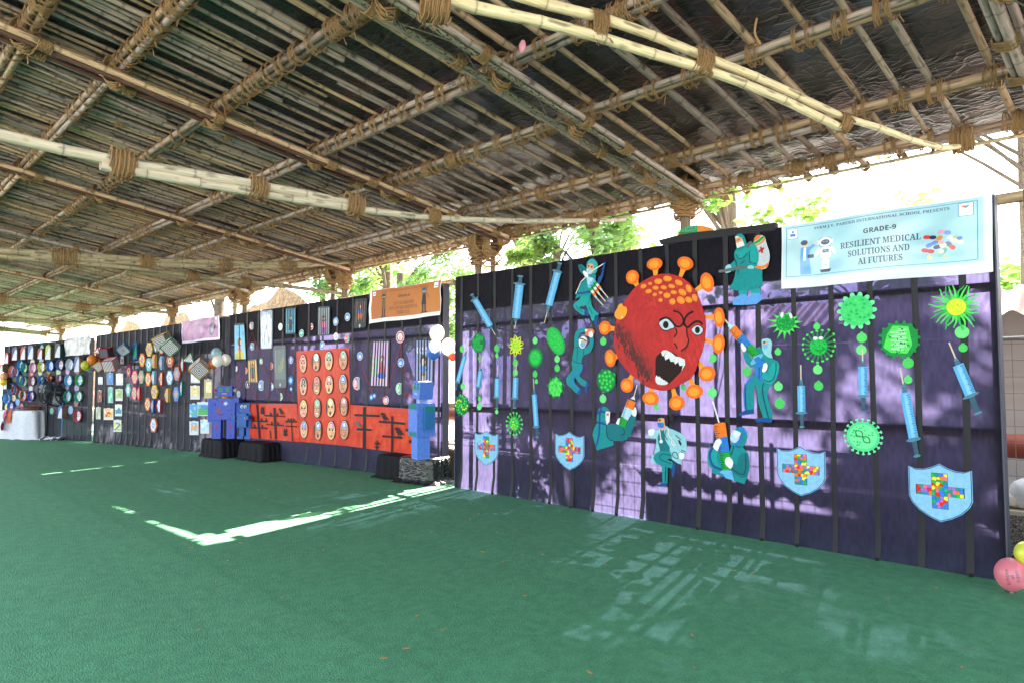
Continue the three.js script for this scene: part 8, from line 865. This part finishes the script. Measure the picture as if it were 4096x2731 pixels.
// ------------------------------------------------------------ balloons and small things
{
  const ball = (px, py, r, P, off, hex, label, cat = 'balloon', draw, tilt = 0) => {
    const q = onPlane(px, py, P.n, P.n.dot(P.o) + off), Z = q.clone().sub(EYE).dot(FWD), m = r * Z / FPX, o = thing('balloon', label, cat, q, Math.atan2(EYE.x - q.x, EYE.z - q.z)); o.rotation.z = tilt;
    const g = new THREE.SphereGeometry(1, 26, 20), p = g.attributes.position; for (let i = 0; i < p.count; i++) { const y = p.getY(i), k = y < 0 ? 1 - 0.1 * y * y : 1; p.setXYZ(i, p.getX(i) * m * 0.95 * k, y * m * 1.1, p.getZ(i) * m * 0.95 * k); } g.computeVertexNormals();
    const mat = new THREE.MeshPhysicalMaterial({ color: hex, roughness: 0.25, transmission: 0.45, thickness: 0, clearcoat: 0.5, clearcoatRoughness: 0.1, side: THREE.DoubleSide }); mat.roughness = 0.55; if (draw) { const cv = document.createElement('canvas'); cv.width = 1024; cv.height = 512; const c = cv.getContext('2d'); c.fillStyle = '#' + new THREE.Color(hex).getHexString(); c.fillRect(0, 0, 1024, 512); draw(c); const t = new THREE.CanvasTexture(cv); t.colorSpace = THREE.SRGBColorSpace; mat.map = t; mat.color.set(0xffffff); }
    mesh('skin', g, mat, o); mesh('knot', new THREE.ConeGeometry(m * 0.12, m * 0.18, 8).translate(0, -m * 1.1, 0), mat, o); return o;
  };
  crop(1360, 1150, 3.2);
  for (const [x, y, r, off, h, l] of [[1238, 588, 100, 0.16, 0xfdfcf8, 'white balloon at the top of the cluster right of the orange banner'], [1440, 878, 58, 0.02, 0xd8672a, 'orange balloon at the bottom right of the cluster beside the gap'], [1385, 757, 100, 0.08, 0xfdf6ea, 'white balloon at the right of the cluster, in the gap'], [1195, 815, 96, 0.18, 0x2f7fd0, 'blue balloon at the lower left of the cluster beside the gap'], [1213, 747, 80, 0.34, 0xfdfcf8, 'white balloon in front of the blue balloon']]) ball(fx(x), fy(y), r / CK, C, off, h, l);
  crop(340, 1280, 2.7033);
  for (const [x, y, r, off, h, l] of [[1418, 358, 56, 0.14, 0xa9cfd6, 'pale ice blue balloon at the right end of the mandala panel'], [1384, 470, 52, 0.15, 0xe07a1c, 'orange balloon at the right end of the mandala panel'], [1517, 428, 58, 0.1, 0xfcfaf4, 'white balloon hanging in the gap above the big box robot'], [1432, 442, 60, 0.3, 0xfdfcf8, 'white balloon overlapping the orange one at the mandala panel end'], [85, 506, 42, 0.1, 0x9a6a9a, 'mauve balloon in the cluster left of the mandala panel'], [52, 520, 40, 0.02, 0x5fa8d4, 'light blue balloon at the bottom of the left cluster'], [155, 432, 38, 0.0, 0x7a3a14, 'dark orange balloon half hidden behind the grey cube'], [72, 428, 52, 0.16, 0xe8901c, 'bright orange balloon at the left end of the mandala panel'], [3, 490, 49, 0.25, 0xc2cf1c, 'yellow green balloon in the cluster left of the mandala panel']]) ball(fx(x), fy(y), r / CK, B, off, h, l);
  crop(0, 1340, 3.408);
  ball(fx(38), fy(562), 50 / CK, A, 0.2, 0xe8b48a, 'peach balloon at the left edge of the photo'); ball(fx(36), fy(640), 42 / CK, A, 0.32, 0xe8cf1c, 'yellow balloon at the left edge of the photo'); ball(fx(90), fy(545), 30 / CK, A, 0.08, 0xd8763a, 'orange balloon behind the peach balloon at the left edge');
  ball(4110, 2215, 46, D, 0.24, 0xd9e04a, 'yellow balloon at the right edge above the pink one');
  const pk = ball(4046, 2297, 60, D, 0.3, 0xe88a9c, 'pink balloon printed Echoes of Eden, on the floor at the right edge', 'balloon', (c) => { c.save(); c.translate(262, 250); c.rotate(-1.75); text(c, 'Echoes', 0, -42, '50px sans-serif', '#2a2226'); text(c, 'of', 0, 8, '50px sans-serif', '#2a2226'); text(c, 'Eden', 0, 58, '50px sans-serif', '#2a2226'); c.restore(); });
  pk.rotation.y += 0.0;
  // printed sack folded over the panel top, white bags on the ledge, litter on the turf
  const s = pin(D, 'printed_sack', 'green and orange printed sack folded over the panel top by the post', 'sack', 0, 0, {}); scene.remove(s.o); taken.set('printed_sack', 0);
  { CX = CY = 0; CK = 1; const c = pin(D, 'printed_sack', 'green and orange printed sack folded over the panel top by the post', 'sack', 2820, 915, { off: -0.12 }); c.cut('black_fold', [2660, 968, 2720, 952, 2800, 938, 3125, 900, 3125, 930, 2670, 985], hemMat, { z: 0.06, d: 0.07, n: 1 }); c.cut('green_sack', [2720, 934, 2750, 912, 2785, 905, 2800, 903, 2800, 932], paper(0x2f9a6a), { z: 0.0, d: 0.05, n: 1 }); c.cut('orange_panel', [2800, 904, 2830, 907, 2855, 914, 2858, 930, 2800, 932], paper(0xd98a3a), { z: 0.0, d: 0.05 }); const cv = document.createElement('canvas'); cv.width = 128; cv.height = 48; const g = cv.getContext('2d'); g.fillStyle = '#2f9a6a'; g.fillRect(0, 0, 128, 48); g.translate(64, 24); g.rotate(Math.PI); text(g, 'Dosti', 0, 0, 'bold 36px sans-serif', '#12301f'); const t = new THREE.CanvasTexture(cv); t.colorSpace = THREE.SRGBColorSpace; mesh('print', uvBox(new THREE.ShapeGeometry(new THREE.Shape(c.pts([2752, 916, 2796, 907, 2797, 922, 2752, 930]).map(([x, y]) => new THREE.Vector2(x, y)))).translate(0, 0, 0.052)), std({ map: t, roughness: 0.6 }), c.o); }
  { const R = rng(4), q = V(-1.02, 0.435, -0.85), o = thing('white_bags', 'crumpled white and blue plastic bags on the granite ledge at right', 'bags', q); for (const [x, h, c] of [[0, 0.24, 0xe3e6ea], [0.16, 0.3, 0xdfe3ea], [0.3, 0.2, 0x6f86c8], [-0.12, 0.14, 0xe9e6da]]) { const g = new THREE.SphereGeometry(0.12, 18, 12), p = g.attributes.position; for (let i = 0; i < p.count; i++) { const k = 1 + 0.28 * (n64(p.getX(i) * 40 + 9 + x * 30, p.getY(i) * 40 + p.getZ(i) * 30) - 0.5); p.setXYZ(i, p.getX(i) * k, Math.max(-0.11, p.getY(i) * k) * h / 0.22, p.getZ(i) * k); } g.computeVertexNormals(); mesh('bag', g.translate(x, h / 2, 0.02 * x), paper(c, 0.4), o); } }
  { const R = rng(15), bits = []; for (let i = 0; i < 70; i++) { const x = -0.5 - R() * 9, z = 0.3 + R() * 4.5, a = R() * 6.28, l = 0.01 + R() * 0.03; bits.push(new THREE.BoxGeometry(l, 0.004, 0.006 + R() * 0.008).rotateY(a).translate(x, 0.006, z)); } const o = mesh('dry_leaf_litter', merge(bits), std({ color: 0x9a7a4a, roughness: 0.9 })); tag(o, 'tiny dry leaf crumbs scattered over the green turf', 'litter', null, 'stuff'); }
  tag(mesh('hanging_twine', tubeOf([V(-1.9, RY(2.2) - 0.2, 2.2), V(-1.91, RY(2.2) - 0.3, 2.21), V(-1.88, RY(2.2) - 0.38, 2.2)], 0.008, 5, 8), jute), 'loose end of jute twine dangling from a girder', 'twine');
  const pf = thing('pink_balloon_scrap', 'pink burst balloon scrap caught on a girder lashing', 'balloon scrap', onPlane(2090, 185, NUP, NUP.dot(V(0, RY(0) - 0.1, 0)))); mesh('scrap', new THREE.SphereGeometry(0.035, 10, 8).scale(1, 1.4, 0.5), std({ color: 0xd890a4, roughness: 0.4 }), pf);
}
renderer.render(scene, camera);
